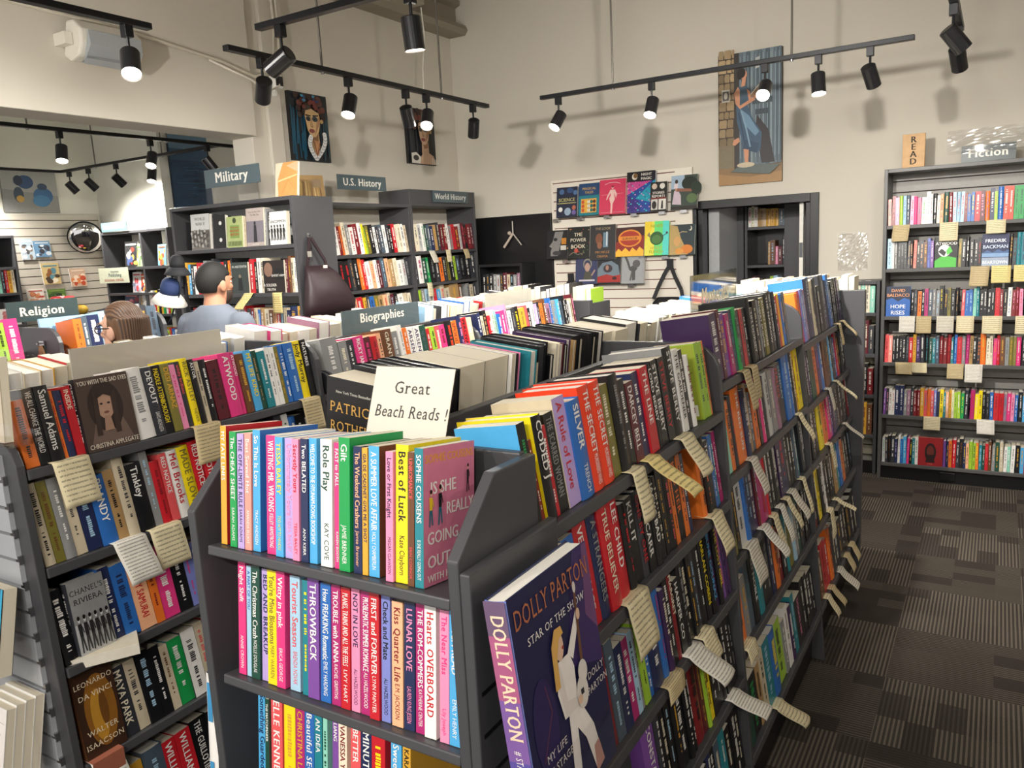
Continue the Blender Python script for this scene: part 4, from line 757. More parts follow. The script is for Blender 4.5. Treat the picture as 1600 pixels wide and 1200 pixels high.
# --- black alcove at the left of the back wall
b = MB(); b.box(-4.18, YB-.03, 0, -3.355, YB-.001, 2.018, BLACKP); tag(b.build('black_panel', bevel=.003), 'plain black panel on the back wall beside the World History case', 'panel')
bookcase('tall_bookcase', 'small black bookcase before the black wall panel', frame(-4.0, 6.0, 0, 0), .46, 1.60, .225, [1.33, 1.10, .8, .4], mat=M('1c1d20', .4), back=BLACKP)
row('upper shelf of the small black case', (-3.97, 6.0, 1.33), 0, .40, "bk24 dk20 bk26 gy20/wh lg22 dk18 mr24 be20 bk18 gy22 mv22", near=1, tilt=2, hs=(.17, .19))
row('lower shelf of the small black case', (-3.97, 6.0, 1.10), 0, .40, "bk26*2 dr24 mr18 tn60x130 be18 te30x190 dg26 sl22", near=1, tilt=2, hs=(.17, .19), lean=-3)
e = MB(); P = Vector((-3.74, 6.215, 0))
e.tube([P+Vector((0, 0, 1.97)), P+Vector((0, 0, 1.86))], .006, M('b8b2a8', .4)); e.tube([P+Vector((0, 0, 1.86)), P+Vector((-.09, -.02, 1.74))], .011, M('c4b4a6', .5)); e.tube([P+Vector((0, 0, 1.86)), P+Vector((.09, -.01, 1.755))], .006, M('b8b2a8', .4)); e.ball(P+Vector((-.03, -.01, 1.865)), .018, M('c4b4a6', .5))
tag(e.build('forked_hanger'), 'pale forked hanger on the black panel above the small black bookcase', 'hook')
# --- white slatted display on the back wall
SW = M('e4ddd0', .5, vary=.03, name='white_slat_board')
t = empty('slatwall_panel', Vector((-3.325, YB-.03, 0)), 'white slatted display panel holding cover-out books on the back wall', 'display panel')
b = MB(); slats(b, 0, 1.10, .5, 2.265, SW, pitch=.0765, groove=M('6b3d31', .7)); b.build('slat_board', t)
b = MB(); b.box(1.10, -.004, .5, 1.24, .028, 2.27, SW); b.box(-.015, -.004, .5, 0, .028, 2.27, SW); b.box(-.015, 0, 2.265, 1.24, .026, 2.285, SW); b.build('trim_strip', t)
for zz, xs in ((1.965, (.02, .25, .50, .74, .98, 1.16)), (1.612, (.10, .45, .8, 1.0, 1.15)), (1.395, (.35, .7))):
    b = MB(); b.box(min(xs)-.02, -.075, zz-.006, max(xs)+.12, -.002, zz-.002, CLEAR); b.box(min(xs)-.02, -.077, zz-.006, max(xs)+.12, -.074, zz+.018, CLEAR); s_ = b.build('acrylic_ledge', t)
    for x in xs: b = MB(); b.box(x, -.06, zz-.03, x+.05, -.001, zz-.0065, STEEL); b.build('bracket', s_)
def wall_book(x0, x1, z, h, spine, items, label, y=YB-.105, t_=.028, tilt=8):
    fr = frame(x0, y, z, 0, tilt) @ Matrix.Translation((0, t_, 0)) @ Matrix.Rotation(math.radians(-90), 4, 'Z')
    make_book(fr, t_, h, x1-x0, 'H', spine, spine, None, '', label, 'cover-out books on the white slatted panel', 2, items=items)
st = lambda n, c, sd: [('e', random.Random(sd+k).random(), random.Random(sd*3+k*7).random()*.9+.05, .012+.02*random.Random(k).random(), .01+.014*random.Random(k).random(), c[k % len(c)]) for k in range(n)]
wall_book(-3.262, -3.065, 1.968, .252, 'nv', [('r', 0, 0, 1, 1, '22283e'), ('e', .25, .85, .12, .09, '4a6a94'), ('e', .65, .88, .16, .09, '36507c'), ('e', .9, .8, .1, .08, '50709c'), ('e', .55, .18, .16, .13, '90a4b8'), ('e', .2, .26, .1, .08, 'e4e2da'), ('e', .85, .3, .09, .08, 'b0644c'), ('e', .85, .14, .1, .08, '6a5a9a'), ('T', 'SCIENCE', .5, .52, .16, 'b8b070'), ('r', .05, .45, .95, .475, 'b8b070')], 'navy cover-out science book with planets, top row left end of white panel')
wall_book(-3.05, -2.862, 1.97, .265, 'te', [('r', 0, 0, 1, 1, '1f7a88'), ('r', 0, .62, 1, 1, '22446e'), ('T', 'MAGICAL', .5, .80, .11, 'c9a45c'), ('T', 'TALES', .5, .68, .11, 'c9a45c'), ('r', .12, .08, .88, .52, 'd9a44a')]+[('e', .22+.14*(k % 5), .16+.13*(k//5), .07, .055, ('c4502a', 'e8e0cc', '5a3020', 'e0b040', '2c6a5c')[(k*3) % 5]) for k in range(15)]+[('r', .49, .08, .505, .52, '1f7a88')], 'teal cover-out fairy tale book with orange picture panel, top row')
wall_book(-2.858, -2.628, 1.965, .285, 'co', [('r', 0, 0, 1, 1, 'd23a5c'), ('l', [(.2, .86), (.35, .9), (.5, .91), (.65, .9), (.8, .86)], .012, 'f0c8cc'), ('l', [(.08, .56), (.35, .57)], .006, 'f0c8cc'), ('l', [(.66, .57), (.92, .58)], .006, 'f0c8cc'), ('p', [(.44, .02), (.5, .02), (.52, .3), (.60, .42), (.56, .62), (.6, .7), (.42, .7), (.44, .55), (.38, .45), (.44, .3)], 'ecc4bc'), ('p', [(.42, .7), (.3, .52), (.26, .42), (.3, .42), (.36, .52), (.46, .64)], 'ecc4bc'), ('p', [(.60, .7), (.68, .56), (.64, .44), (.62, .5), (.56, .62)], 'ecc4bc'), ('e', .51, .77, .05, .05, 'ecc4bc'), ('e', .51, .79, .055, .035, 'a03048'), ('r', .06, .05, .94, .056, 'f0c8cc')], 'rose pink cover-out book with a pale standing figure, top row')
wall_book(-2.61, -2.372, 1.962, .325, 'nv', [('p', [(0, 0), (1, 0), (1, .8), (0, .8)], '28489a'), ('p', [(0, .45), (0, .8), (.95, .8)], 'c84a8e'), ('p', [(.3, .35), (1, .8), (1, .2)], '1f98b0'), ('p', [(0, 0), (.5, 0), (.4, .3), (0, .45)], '3a2a7c')]+[('e', (k*.377) % 1, (k*.233) % .78, .02+.02*(k % 3)/3, .015, ('e088b8', '50c0d0', '6a50b0', '2a3070', 'e8a0c8', '3ad0c8')[k % 6]) for k in range(60)]+[('r', 0, .76, 1, 1, '18181c'), ('e', .28, .88, .1, .08, 'd8d0c0'), ('e', .31, .90, .08, .06, '7a5a34'), ('T', 'NIGHT', .7, .89, .09, 'e4e0d8', 'c', .5), ('T', 'MAGIC', .7, .79, .09, 'e4e0d8', 'c', .5)], 'tall cover-out book with pink and blue glitter and black band, top row')
wall_book(-2.40, -2.262, 1.966, .225, 'bk', [('r', 0, 0, 1, 1, '1c1a1a'), ('r', .06, .03, .46, .40, 'c8c4bc'), ('r', .52, .03, .96, .40, 'dedad2'), ('e', .25, .2, .14, .14, '2a2624'), ('p', [(.66, .06), (.8, .06), (.78, .34), (.7, .34)], '2a2624'), ('e', .25, .85, .16, .1, 'c8b4a4'), ('e', .72, .85, .16, .1, 'd8d4cc'), ('T', 'STORIES', .5, .58, .12, 'e8e4dc'), ('T', 'REPORTS', .5, .46, .12, 'e8e4dc'), ('r', 0, .42, 1, .44, 'b03030')], 'small black and white cover-out book with red line, top row', y=YB-.135)
wall_book(-2.238, -2.025, 1.966, .262, 'dk', [('r', 0, 0, 1, 1, '3c4840'), ('r', 0, .6, .5, 1, '9fb4c8'), ('e', .7, .75, .3, .2, '1f2a22'), ('e', .95, .6, .2, .2, '28342a'), ('p', [(.05, .15), (.4, .12), (.38, .4), (.28, .55), (.12, .55)], 'c9b8c4'), ('e', .2, .62, .06, .08, 'b88c74'), ('e', .2, .82, .06, .06, '3a2c28'), ('p', [(.1, .62), (.26, .62), (.28, .76), (.12, .76)], 'd8ccd0'), ('p', [(.2, .52), (.8, .5), (.76, .58), (.25, .62)], '8a5a4a'), ('e', .8, .3, .2, .14, '5a7048'), ('r', 0, 0, 1, .08, '2a2420')], 'cover-out book with a seated woman outdoors, right end of top row')
R2 = 1.615
wall_book(-3.375, -3.175, R2+.005, .245, 'bk', [('r', 0, 0, 1, 1, '1a1a1c'), ('p', [(.2, .1), (.55, .1), (.8, .95), (.4, .95), (.28, .6), (.12, .45), (.25, .38), (.2, .28)], '7c7a78'), ('e', .42, .68, .1, .06, '26262a'), ('e', .5, .2, .2, .08, '3a3a3c'), ('r', .72, .5, .95, .72, 'b87a28'), ('r', .68, .3, .95, .46, 'c4c0b8')], 'black cover-out book with a large grey face in profile, second row left end', t_=.03)
wall_book(-3.172, -2.965, R2, .268, 'bk', [('r', 0, 0, 1, 1, '1a1c1a')]+st(24, ('5a6a3a', 'a8443a', 'c8a070'), 11)+[('T', 'THE', .5, .70, .16, 'cfc8b4'), ('T', 'POWER', .5, .53, .16, 'cfc8b4'), ('T', 'BOOK', .5, .32, .18, 'cfc8b4'), ('e', .42, .25, .09, .07, 'b84a3a'), ('l', [(.1, .1), (.3, .2), (.5, .12), (.8, .18)], .02, '7a7a6a')], 'black cover-out book with crowded pale lettering, second row', t_=.03)
wall_book(-2.958, -2.73, R2-.02, .292, 'dk', [('r', 0, 0, 1, 1, '2c2c2e'), ('T', 'THE LOOK', .5, .86, .10, '9a8a68'), ('e', .35, .6, .14, .16, '7a4a34'), ('e', .38, .42, .1, .1, '8a5a40'), ('r', .52, .36, .72, .78, '6a8494'), ('r', .64, .40, .69, .80, 'c8d4d8'), ('T', 'MICHELLE', .5, .19, .10, 'a87848'), ('T', 'OBAMA', .5, .07, .10, 'a87848')], 'dark cover-out book with brown lettering and a small portrait, second row', t_=.03)
wall_book(-2.722, -2.475, R2, .238, 'dr', [('r', 0, 0, 1, 1, '8c2318'), ('p', [(0, .5), (1, .7), (1, 1), (0, 1)], '3c1412'), ('e', .5, .62, .42, .3, 'e08a28'), ('e', .5, .62, .36, .25, 'a8321c'), ('r', .1, .55, .9, .69, 'e08a28'), ('T', 'SURVIVOR', .5, .57, .12, '5a1810'), ('p', [(0, 0), (1, 0), (1, .2), (.85, .32), (.75, .18), (.6, .3), (.5, .16), (.35, .3), (.22, .18), (.1, .28), (0, .16)], 'f0b838')], 'dark red cover-out book with an orange oval, second row', t_=.03)
wall_book(-2.466, -2.262, R2, .272, 'lm', [('p', [(0, 0), (.4, 0), (.4, 1), (0, 1)], 'e8e050'), ('p', [(.4, 0), (.75, 0), (.75, 1), (.4, 1)], '68e07c'), ('p', [(.75, 0), (1, 0), (1, 1), (.75, 1)], '58d8cc'), ('p', [(0, .4), (.3, .8), (.3, 1), (0, 1)], 'f0d030'), ('e', .5, .5, .28, .2, '2c5c28'), ('e', .5, .47, .2, .13, '4a7a3c'), ('p', [(.1, .6), (.26, .5), (.2, .7)], '8a7a5a'), ('l', [(.72, .55), (.9, .62)], .02, '404048'), ('e', .92, .65, .05, .035, '404048'), ('T', 'NEVER', .5, .82, .13, 'a8b030'), ('T', 'FLINCH', .5, .06, .13, 'a8b030'), ('T', 'HOLLY', .5, .18, .12, 'c0b040')], 'iridescent yellow-green cover-out book with a dark frog shape, second row', t_=.03, y=YB-.112)
wall_book(-2.255, -2.052, R2-.004, .238, 'dg', [('r', 0, 0, 1, 1, '27363a'), ('p', [(0, 0), (.75, 0), (.6, .3), (.45, .55), (.3, .95), (0, 1)], 'b89c62'), ('e', .3, .45, .14, .16, 'd0a060'), ('e', .7, .18, .24, .15, 'd8802c'), ('e', .4, .12, .18, .1, 'e09a40'), ('e', .82, .86, .07, .08, 'e0dcc8'), ('e', .79, .88, .06, .07, '27363a'), ('l', [(.35, .7), (.5, .76), (.7, .74)], .02, 'c8b080')], 'dark cover-out book with golden figure and crescent moon, second row right end', t_=.03)
R3 = 1.398
wall_book(-3.098, -2.895, R3, .235, 'nv', [('r', 0, 0, 1, 1, '343a5c'), ('e', .55, .72, .2, .2, '8a8478'), ('e', .55, .70, .15, .16, '2e3450'), ('e', .55, .6, .12, .16, 'b09080'), ('p', [(.35, .1), (.8, .1), (.7, .45), (.45, .45)], '4a4a3c'), ('l', [(.75, .3), (.9, .5)], .05, 'a88878'), ('r', .18, .1, .9, .16, 'c4c0c8')], 'dusky blue cover-out book with a haloed figure, lowest row left', y=YB-.118)
wall_book(-2.89, -2.682, R3, .24, 'dk', [('r', 0, 0, 1, 1, '1e2024'), ('p', [(0, .2), (1, .2), (.9, .62), (.6, .78), (.2, .72), (0, .5)], '6c7c88'), ('e', .45, .52, .2, .14, '3a2c34'), ('e', .42, .55, .07, .09, 'a07868'), ('p', [(0, .04), (1, .04), (1, .3), (.7, .26), (.4, .32), (0, .24)], 'a02c28'), ('T', 'IN IMMORTALS', .5, .86, .085, 'a08858'), ('e', .75, .18, .1, .06, '3a1414')], 'cover-out book with a red car, lowest row middle', y=YB-.118)
wall_book(-2.672, -2.475, R3-.005, .245, 'gy', [('r', 0, 0, 1, 1, '9a9c9e'), ('p', [(.48, .1), (.62, .12), (.62, .42), (.72, .5), (.55, .62), (.4, .56), (.3, .78), (.2, .92), (.12, .9), (.22, .72), (.34, .46), (.46, .4)], '4a4848'), ('e', .66, .66, .17, .13, '565254'), ('p', [(.36, .1), (.44, .1), (.5, .4), (.44, .42)], '5a5656')], 'grey cover-out book with a singer raising an arm, lowest row right', y=YB-.118)
# ------------------------------------------------------------------ the big cover-out book in its clear holder
fr = frame(-.519, .868, .885, 90, 7) @ Matrix.Translation((0, .036, 0)) @ Matrix.Rotation(math.radians(-90), 4, 'Z')
SK, WH = 'd9b49a', 'e9e2dc'
dol = [('r', 0, 0, 1, 1, '1f1e45'), ('p', [(.55, .55), (1, .45), (1, 1), (.8, 1)], '3a2a5e'), ('p', [(.86, .7), (1, .6), (1, 1), (.93, 1)], '6a4470'), ('p', [(0, 0), (1, 0), (1, .2), (0, .08)], '262a4a'), ('e', .2, .42, .14, .2, '2a2150'), ('l', [(.12, .30), (.28, .46), (.24, .58)], .008, '5a3050'),
     ('s', 'DOLLY PARTON', .5, .865, .115, 'b06a48'), ('s', 'STAR OF THE SHOW', .5, .775, .048, 'e6e0da'),
     ('p', [(.40, .02), (.50, .02), (.53, .22), (.55, .40), (.46, .40), (.44, .24)], WH), ('p', [(.70, .04), (.80, .06), (.74, .24), (.60, .40), (.49, .41), (.50, .33), (.62, .22)], WH), ('p', [(.40, .01), (.52, .01), (.50, .12), (.43, .12)], 'b98a80'), ('p', [(.69, .03), (.81, .05), (.77, .16), (.70, .15)], 'b98a80'),
     ('p', [(.40, .38), (.58, .37), (.60, .55), (.56, .62), (.40, .62), (.36, .50)], WH), ('p', [(.54, .62), (.60, .58), (.74, .72), (.71, .76)], WH), ('p', [(.36, .58), (.43, .60), (.46, .44), (.58, .42), (.58, .38), (.42, .38)], 'dcd3cd'),
     ('e', .45, .68, .055, .06, SK), ('p', [(.34, .52), (.36, .70), (.42, .76), (.50, .755), (.52, .72), (.46, .71), (.41, .64), (.40, .52)], 'd8a85a'), ('e', .49, .665, .012, .008, 'a8433c'),
     ('p', [(.67, .50), (.705, .50), (.74, .84), (.715, .84)], '6a4630'), ('e', .73, .86, .02, .025, 'cfc6be'), ('e', .645, .42, .075, .07, 'd8d2ca'), ('e', .68, .50, .06, .05, 'd8d2ca'), ('r', .62, .41, .66, .435, '2a2a30'), ('e', .60, .40, .03, .02, SK), ('e', .72, .745, .025, .025, SK),
     ('s', 'DOLLY', .84, .44, .045, 'cfc6c0'), ('s', 'PARTON', .84, .38, .045, 'cfc6c0'), ('s', 'MY LIFE', .24, .30, .045, 'cfc6c0'), ('s', 'ON STAGE', .24, .24, .045, 'cfc6c0')]
o = make_book(fr, .036, .372, .248, 'H', 'pw', 'nv', None, '', 'large purple and navy cover-out book with a white-suited guitarist, foreground right', None, 2, items=dol)
mb = MB()
spn = [('r', 0, 0, 1, .35, '5a4f9a'), ('r', 0, .35, 1, .6, '7c5a9c'), ('r', 0, .6, 1, .86, 'a85a80'), ('r', 0, .86, 1, 1, '6a5470')]
art(mb, (0, -.0046, 0), (.036, 0, 0), (0, 0, .372), spn, step=.0001)
text(mb, 'DOLLY PARTON', (.009, -.0054, .352), (0, 0, -1), (1, 0, 0), .032, M('f0d2b4', .5), 'l', .19, serif=True, bold=.02)
text(mb, '# STAR OF THE SHOW', (.013, -.0054, .148), (0, 0, -1), (1, 0, 0), .016, M('eee6e0', .5), 'l', .115, serif=True)
mb.build('spine_jacket', o)
b = MB(); b.T = frame(-.519, .90, .885, 90, 7)
b.box(0, -.008, -.010, .27, -.0045, .10, CLEAR); b.box(0, -.0045, -.010, .27, .060, -.0045, CLEAR); b.box(0, .0565, -.0045, .27, .060, .20, CLEAR)
tag(b.build('book_holder'), 'clear acrylic pocket holding the large purple cover-out book', 'holder')
# ------------------------------------------------------------------ signs
def sign(name, label, o, dx, dy, card, textv, tcol, th=.006, pad=.0, ts=.5, parent=None, clear_below=0.0, tv=.30, frost=False, txt_al='c'):
    """flat card in an acrylic sleeve; o lower-left corner, dx along reading direction, dy up"""
    o, dx, dy = Vector(o), Vector(dx), Vector(dy); n = dx.cross(dy).normalized()
    t = empty(name, Matrix.Translation(o), label, 'sign')
    b = MB(); b.T = Matrix.Translation(-o)
    vs = []
    for k in (0, 1):
        for p in (o, o+dx, o+dx+dy, o+dy): vs.append(tuple(p+n*(th/2*(1 if k else -1))))
    b.add(vs, [(3, 2, 1, 0), (4, 5, 6, 7), (0, 1, 5, 4), (1, 2, 6, 5), (2, 3, 7, 6), (3, 0, 4, 7)], card); b.build('card', t)
    if textv:
        q = MB(); q.T = Matrix.Translation(-o)
        for i, (s_, fx, fy, hh) in enumerate(textv):
            text(q, s_, o+dx*fx+dy*fy+n*(th/2+.0006), dx.normalized(), dy.normalized(), hh*dy.length, tcol, 'c', dx.length*.94, serif=True, bold=.03)
        q.build('lettering', t)
    e = MB(); e.T = Matrix.Translation(-o)
    vs = []
    lo = -clear_below
    for k in (0, 1):
        for p in (o-dx.normalized()*.004+Vector((0, 0, lo)), o+dx+dx.normalized()*.004+Vector((0, 0, lo)), o+dx+dx.normalized()*.004+dy*1.02, o-dx.normalized()*.004+dy*1.02): vs.append(tuple(p+n*((th/2+.002) if k else -(th/2+.002))))
    e.add(vs, [(3, 2, 1, 0), (4, 5, 6, 7), (2, 3, 7, 6), (0, 1, 5, 4), (1, 2, 6, 5), (3, 0, 4, 7)], CLEAR); e.build('acrylic_sleeve', t)
    return t
sign('section_sign', 'teal grey sign reading Biographies standing on the left gondola', (-2.297, 2.42, 1.416), (0, .508, 0), (0, 0, .098), SIGNT, [('Biographies', .5, .42, .58)], LETTER)
FROST = M('b9b5a8', .16, vary=.03, scale=3, name='frosted_card')
sign('sign_holder', 'blank frosted sign holder on the near left gondola, in front of two people', (-2.297, 1.285, 1.416), (0, .53, 0), (0, 0, .097), FROST, None, None)
sign('sign_holder', 'blank frosted sign holder at the far end of the left gondola', (-2.297, 3.50, 1.416), (0, .48, 0), (0, 0, .088), FROST, None, None)
sign('section_sign', 'teal Military sign standing on its bookcase', (-4.50, 3.58, 2.225), (.52, 0, 0), (0, 0, .115), SIGNT, [('Military', .5, .26, .80)], LETTER, clear_below=.106)
sign('section_sign', 'teal U.S. History sign standing on its bookcase', (-4.05, 4.345, 2.212), (0, .53, 0), (0, 0, .105), SIGNT, [('U.S. History', .5, .28, .72)], LETTER, clear_below=.094)
sign('section_sign', 'dark teal World History sign on the header board', (-3.993, 5.39, 2.137), (0, .505, 0), (0, 0, .096), M('46575e', .35), [('World History', .5, .28, .70)], M('d6d8d2', .6))
sign('section_sign', 'dark green Religion sign above the left back gondola', (-3.60, 1.775, 1.53), (0, .31, 0), (0, 0, .088), SIGND, [('Religion', .48, .28, .62)], M('cfccbe', .6))
sign('section_sign', 'dark green Fiction sign behind crumpled film on the right bookcase', (-.235, 6.02, 2.118), (.297, 0, 0), (0, 0, .104), SIGND, [('Fiction', .5, .3, .7)], LETTER)
sign('section_sign', 'small teal Picture Books sign in the far room corner', (-7.37, 4.61, 2.085), (.40, 0, 0), (0, 0, .085), M('4f6a72', .4), [('Picture Books', .5, .3, .62)], LETTER, clear_below=.0)
sign('shop_sign', 'cream board with dark lettering in the far room', (-7.53, 4.62, 1.60), (.475, 0, 0), (0, 0, .145), M('d8dcc4', .5), [('Independent', .55, .70, .16), ('Publishing', .55, .42, .32)], M('3f5a55', .6))
t = bpy.data.objects['shop_sign']; q = MB(); text(q, 'REGIONAL CENTER', (.24, -.005, .018), (1, 0, 0), (0, 0, 1), .032, M('b0452f', .6), 'c', .42, serif=True, bold=.015); q.build('red_lettering', t)
# Mysteries: lettering on clear acrylic
t = empty('section_sign', Vector((XC, 2.715, 1.416)), 'tall clear acrylic sign with cream Mysteries lettering on the aisle gondola', 'sign')
b = MB(); b.box(-.002, 0, 0, .002, .57, .19, REFLTINT); b.box(-.04, 0, 0, .04, .57, .003, CLEAR); b.build('acrylic_sleeve', t)
q = MB(); text(q, 'Mysteries', (.0032, .285, .085), (0, 1, 0), (0, 0, 1), .078, M('e0d6b4', .5), 'c', .42, serif=True, bold=.03); q.build('lettering', t)
# Great Beach Reads
t = empty('table_sign', frame(-.999, 1.087, 1.4075, 0, 21), 'white Great Beach Reads sign in an acrylic stand on the end unit', 'sign')
b = MB(); b.box(.001, .001, 0, .183, .0022, .131, M('ddd6c8', .6, vary=.02)); b.build('paper', t)
q = MB(); INK = M('3c3a38', .6); text(q, 'Great', (.094, .0002, .082), (1, 0, 0), (0, 0, 1), .032, INK, 'c', .12, serif=True); text(q, 'Beach Reads !', (.098, .0002, .037), (1, 0, 0), (0, 0, 1), .032, INK, 'c', .168, serif=True, slant=.12); q.build('lettering', t)
b = MB(); b.box(0, -.0025, -.0005, .184, -.0005, .133, clear('sleeve_front', mixfac=.0)); b.box(0, .0025, -.0005, .184, .0045, .133, CLEAR); b.box(0, -.0025, .131, .184, .0045, .133, CLEAR)
b.box(0, -.0005, 0, .001, .0025, .132, CLEAR); b.build('acrylic_stand', t)
b = MB(); b.T = frame(0, .002, 0, 0, -21); b.box(.0, .0, 0.0, .184, .055, .002, CLEAR); b.build('foot', t)
# READ block
t = empty('wooden_block', Vector((-.573, 5.96, 2.116)), 'upright pine block carved READ on top of the Fiction bookcase', 'ornament')
b = MB(); b.box(0, 0, 0, .132, .035, .213, M('c9a273', .6, vary=.18, scale=22, name='pine')); b.build('block', t, bevel=.002)
q = MB(); IK = M('33291f', .7)
for i, ch in enumerate('READ'): text(q, ch, (.066, -.0008, .158-.046*i), (1, 0, 0), (0, 0, 1), .056, IK, 'c', .085, serif=True, bold=.03)
q.build('carved_letters', t)
# crumpled film over the Fiction sign, and the empty plastic sleeve on the wall
def film(name, o, dx, dz, amp, label, seed):
    r = random.Random(seed); n = 22; b = MB(); vs = []
    for j in range(n+1):
        for i in range(n+1):
            u, v = i/n, j/n
            y = amp*(math.sin(7*u+9*v+2*math.sin(5*v))+.7*math.sin(19*u-13*v+seed)+r.uniform(-.5, .5))
            vs.append((o[0]+dx*u, o[1]+y-amp*2, o[2]+dz*v))
    b.add(vs, [(j*(n+1)+i, j*(n+1)+i+1, (j+1)*(n+1)+i+1, (j+1)*(n+1)+i) for j in range(n) for i in range(n)], CLEAR2)
    return tag(b.build(name, solid=.0004), label, 'plastic sheet')
film('plastic_film', (-.315, 6.005, 2.175), .46, .15, .005, 'crumpled clear film draped over the Fiction sign', 3)
film('plastic_sleeve', (-1.005, YB-.004, 1.445), .20, .265, .0028, 'empty wrinkled plastic sleeve pinned to the wall right of the doorway', 8)

# ------------------------------------------------------------------ paper notes hanging from the shelf edges
NN = [0]
def note(x, y, z, ang, L=.12, wd=.07, out=.03, skew=0.0, mat=0, label='', group='shelf notes', back=.045):
    """paper strip lying on the shelf (x,y,z = middle of front edge) and folding down over it"""
    path = [(back, .0028), (back*.5, .0022), (.004, .0022), (-.003, .0014), (-.006, -.004)]
    n = 9
    for k in range(1, n+1):
        s = k/n; path.append((-.006-out*math.sin(s*1.9)*(.4+.6*s), -.004-L*s*(1-.18*out/.06*s)))
    tot = 0; acc = [0]
    for a, b_ in zip(path, path[1:]): tot += math.hypot(b_[0]-a[0], b_[1]-a[1]); acc.append(tot)
    b = MB(); vs = []; uv = []; W = 4; r = random.Random(NN[0]); NN[0] += 1; cw = r.uniform(-.004, .006)
    for (yy, zz), s in zip(path, acc):
        f_ = s/tot
        for i in range(W+1):
            u = i/W; vs.append((-wd/2+wd*u+skew*max(0, f_-.3)*L*1.4, yy-cw*math.sin(PI*u)*f_, zz+.0)); uv.append((u, 1-f_))
    b.add(vs, [(j*(W+1)+i, j*(W+1)+i+1, (j+1)*(W+1)+i+1, (j+1)*(W+1)+i) for j in range(len(path)-1) for i in range(W)], NOTE_MATS[mat])
    o = b.build('shelf_note', mw=frame(x, y, z, ang), smooth=True, uv=uv, solid=.0003)
    return tag(o, label, 'note', group)
cols = ['cream', 'pale typed', 'yellow', 'manila', 'white typed']
def notes(lst, desc, fx, ang, group):
    for i, q in enumerate(lst):
        z, y, L, wd, out, sk, m = q[:7]; lab = f"{cols[m]} note, {ordi(i+1)} of {len(lst)} counted from the left, {desc}"
        if len(q) > 7: lab = q[7]
        px = fx(z, y); note(px[0], px[1], z, ang, L, wd, out, sk, m, lab, group)
RT = lambda z, y: (XC+xf(z)+.002, y)
g = 'notes on the carpet aisle shelves'
notes([(S1, 1.505, .115, .066, .012, .25, 0), (S1, 1.60, .125, .070, .065, .9, 2), (S1, 1.815, .11, .085, .035, .5, 0)], 'first aisle bay top shelf', RT, 90, g)
notes([(S2, 1.44, .125, .11, .02, .1, 0, 'large cream note folded over the second shelf, middle of first aisle bay'), (S2, 1.99, .11, .085, .03, .2, 0, 'cream note at the far end of the second shelf, first aisle bay')], '', RT, 90, g)
notes([(S3, 1.60, .035, .10, .004, 0, 3), (S3, 1.745, .12, .09, .06, .7, 4), (S3, 1.84, .075, .085, .02, .2, 0)], 'first aisle bay third shelf', RT, 90, g)
notes([(S4, 1.38, .12, .085, .03, .2, 0), (S4, 2.02, .11, .075, .07, .9, 4)], 'first aisle bay fourth shelf', RT, 90, g)
notes([(1.335, 2.37, .125, .07, .02, .3, 3), (1.335, 2.46, .105, .07, .01, .2, 3)], 'middle aisle bay top shelf', RT, 90, g)
notes([(1.062, 2.38, .12, .07, .035, .2, 1), (1.062, 3.05, .115, .06, .045, .3, 0)], 'middle aisle bay second shelf', RT, 90, g)
notes([(.818, 2.30, .13, .10, .03, .1, 1), (.818, 2.46, .12, .07, .055, .5, 4), (.818, 2.58, .13, .06, .03, .1, 0), (.818, 2.68, .13, .06, .035, .1, 4), (.818, 2.77, .12, .05, .045, .2, 0), (.818, 2.86, .11, .07, .05, .2, 1), (.818, 3.03, .14, .05, .03, .1, 0)], 'middle aisle bay third shelf', RT, 90, g)
notes([(.545, 2.20, .04, .09, .01, 0, 0), (.215, 2.46, .13, .075, .07, .8, 0, 'white note folded over the bottom shelf above the carpet, middle aisle bay')], 'middle aisle bay fourth shelf', RT, 90, g)
notes([(1.30, 4.0, .10, .06, .015, .2, 3), (1.30, 4.12, .085, .06, .05, .9, 3)], 'last aisle bay top shelf', RT, 90, g)
notes([(1.05, 3.66, .10, .06, .02, .1, 1), (1.05, 3.86, .12, .05, .07, .9, 0)], 'last aisle bay second shelf', RT, 90, g)
notes([(.815, 3.60, .11, .06, .02, .1, 0), (.815, 4.02, .11, .05, .07, .8, 1)], 'last aisle bay third shelf', RT, 90, g)
notes([(.54, 3.68, .07, .05, .07, .8, 0), (.54, 3.52, .12, .08, .015, 0, 0)], 'last aisle bay fourth shelf', RT, 90, g)
notes([(.215, 3.35, .10, .06, .04, .3, 0), (.215, 3.45, .09, .06, .05, .3, 3), (.215, 3.66, .11, .08, .07, .4, 1), (.215, 3.85, .07, .08, .03, 0, 3), (.215, 4.0, .07, .08, .03, 0, 3)], 'last aisle bay bottom shelf', RT, 90, g)
LT = lambda z, y: (XG+xf(z)+.002, y)
g = 'notes on the left gondola'
notes([(S1, 1.085, .12, .095, .012, .1, 0, 'cream handwritten note below the long-haired portrait book, left gondola'), (S1, 1.50, .11, .095, .012, -.05, 3, 'manila note beside the red portrait book, left gondola top shelf'), (S1, 1.925, .11, .085, .006, .1, 3, 'manila note under the yellow and black books at the bay divider')], '', LT, 90, g)
notes([(S2, 1.20, .125, .095, .03, .15, 4, 'white typed note on an orange backing, second shelf of left gondola'), (S2, 1.31, .115, .10, .012, .1, 0, 'cream note behind the white typed one, second shelf of left gondola'), (S4, 1.03, .16, .085, .03, .1, 4, 'white note under a terracotta fold at the bottom left')], '', LT, 90, g)
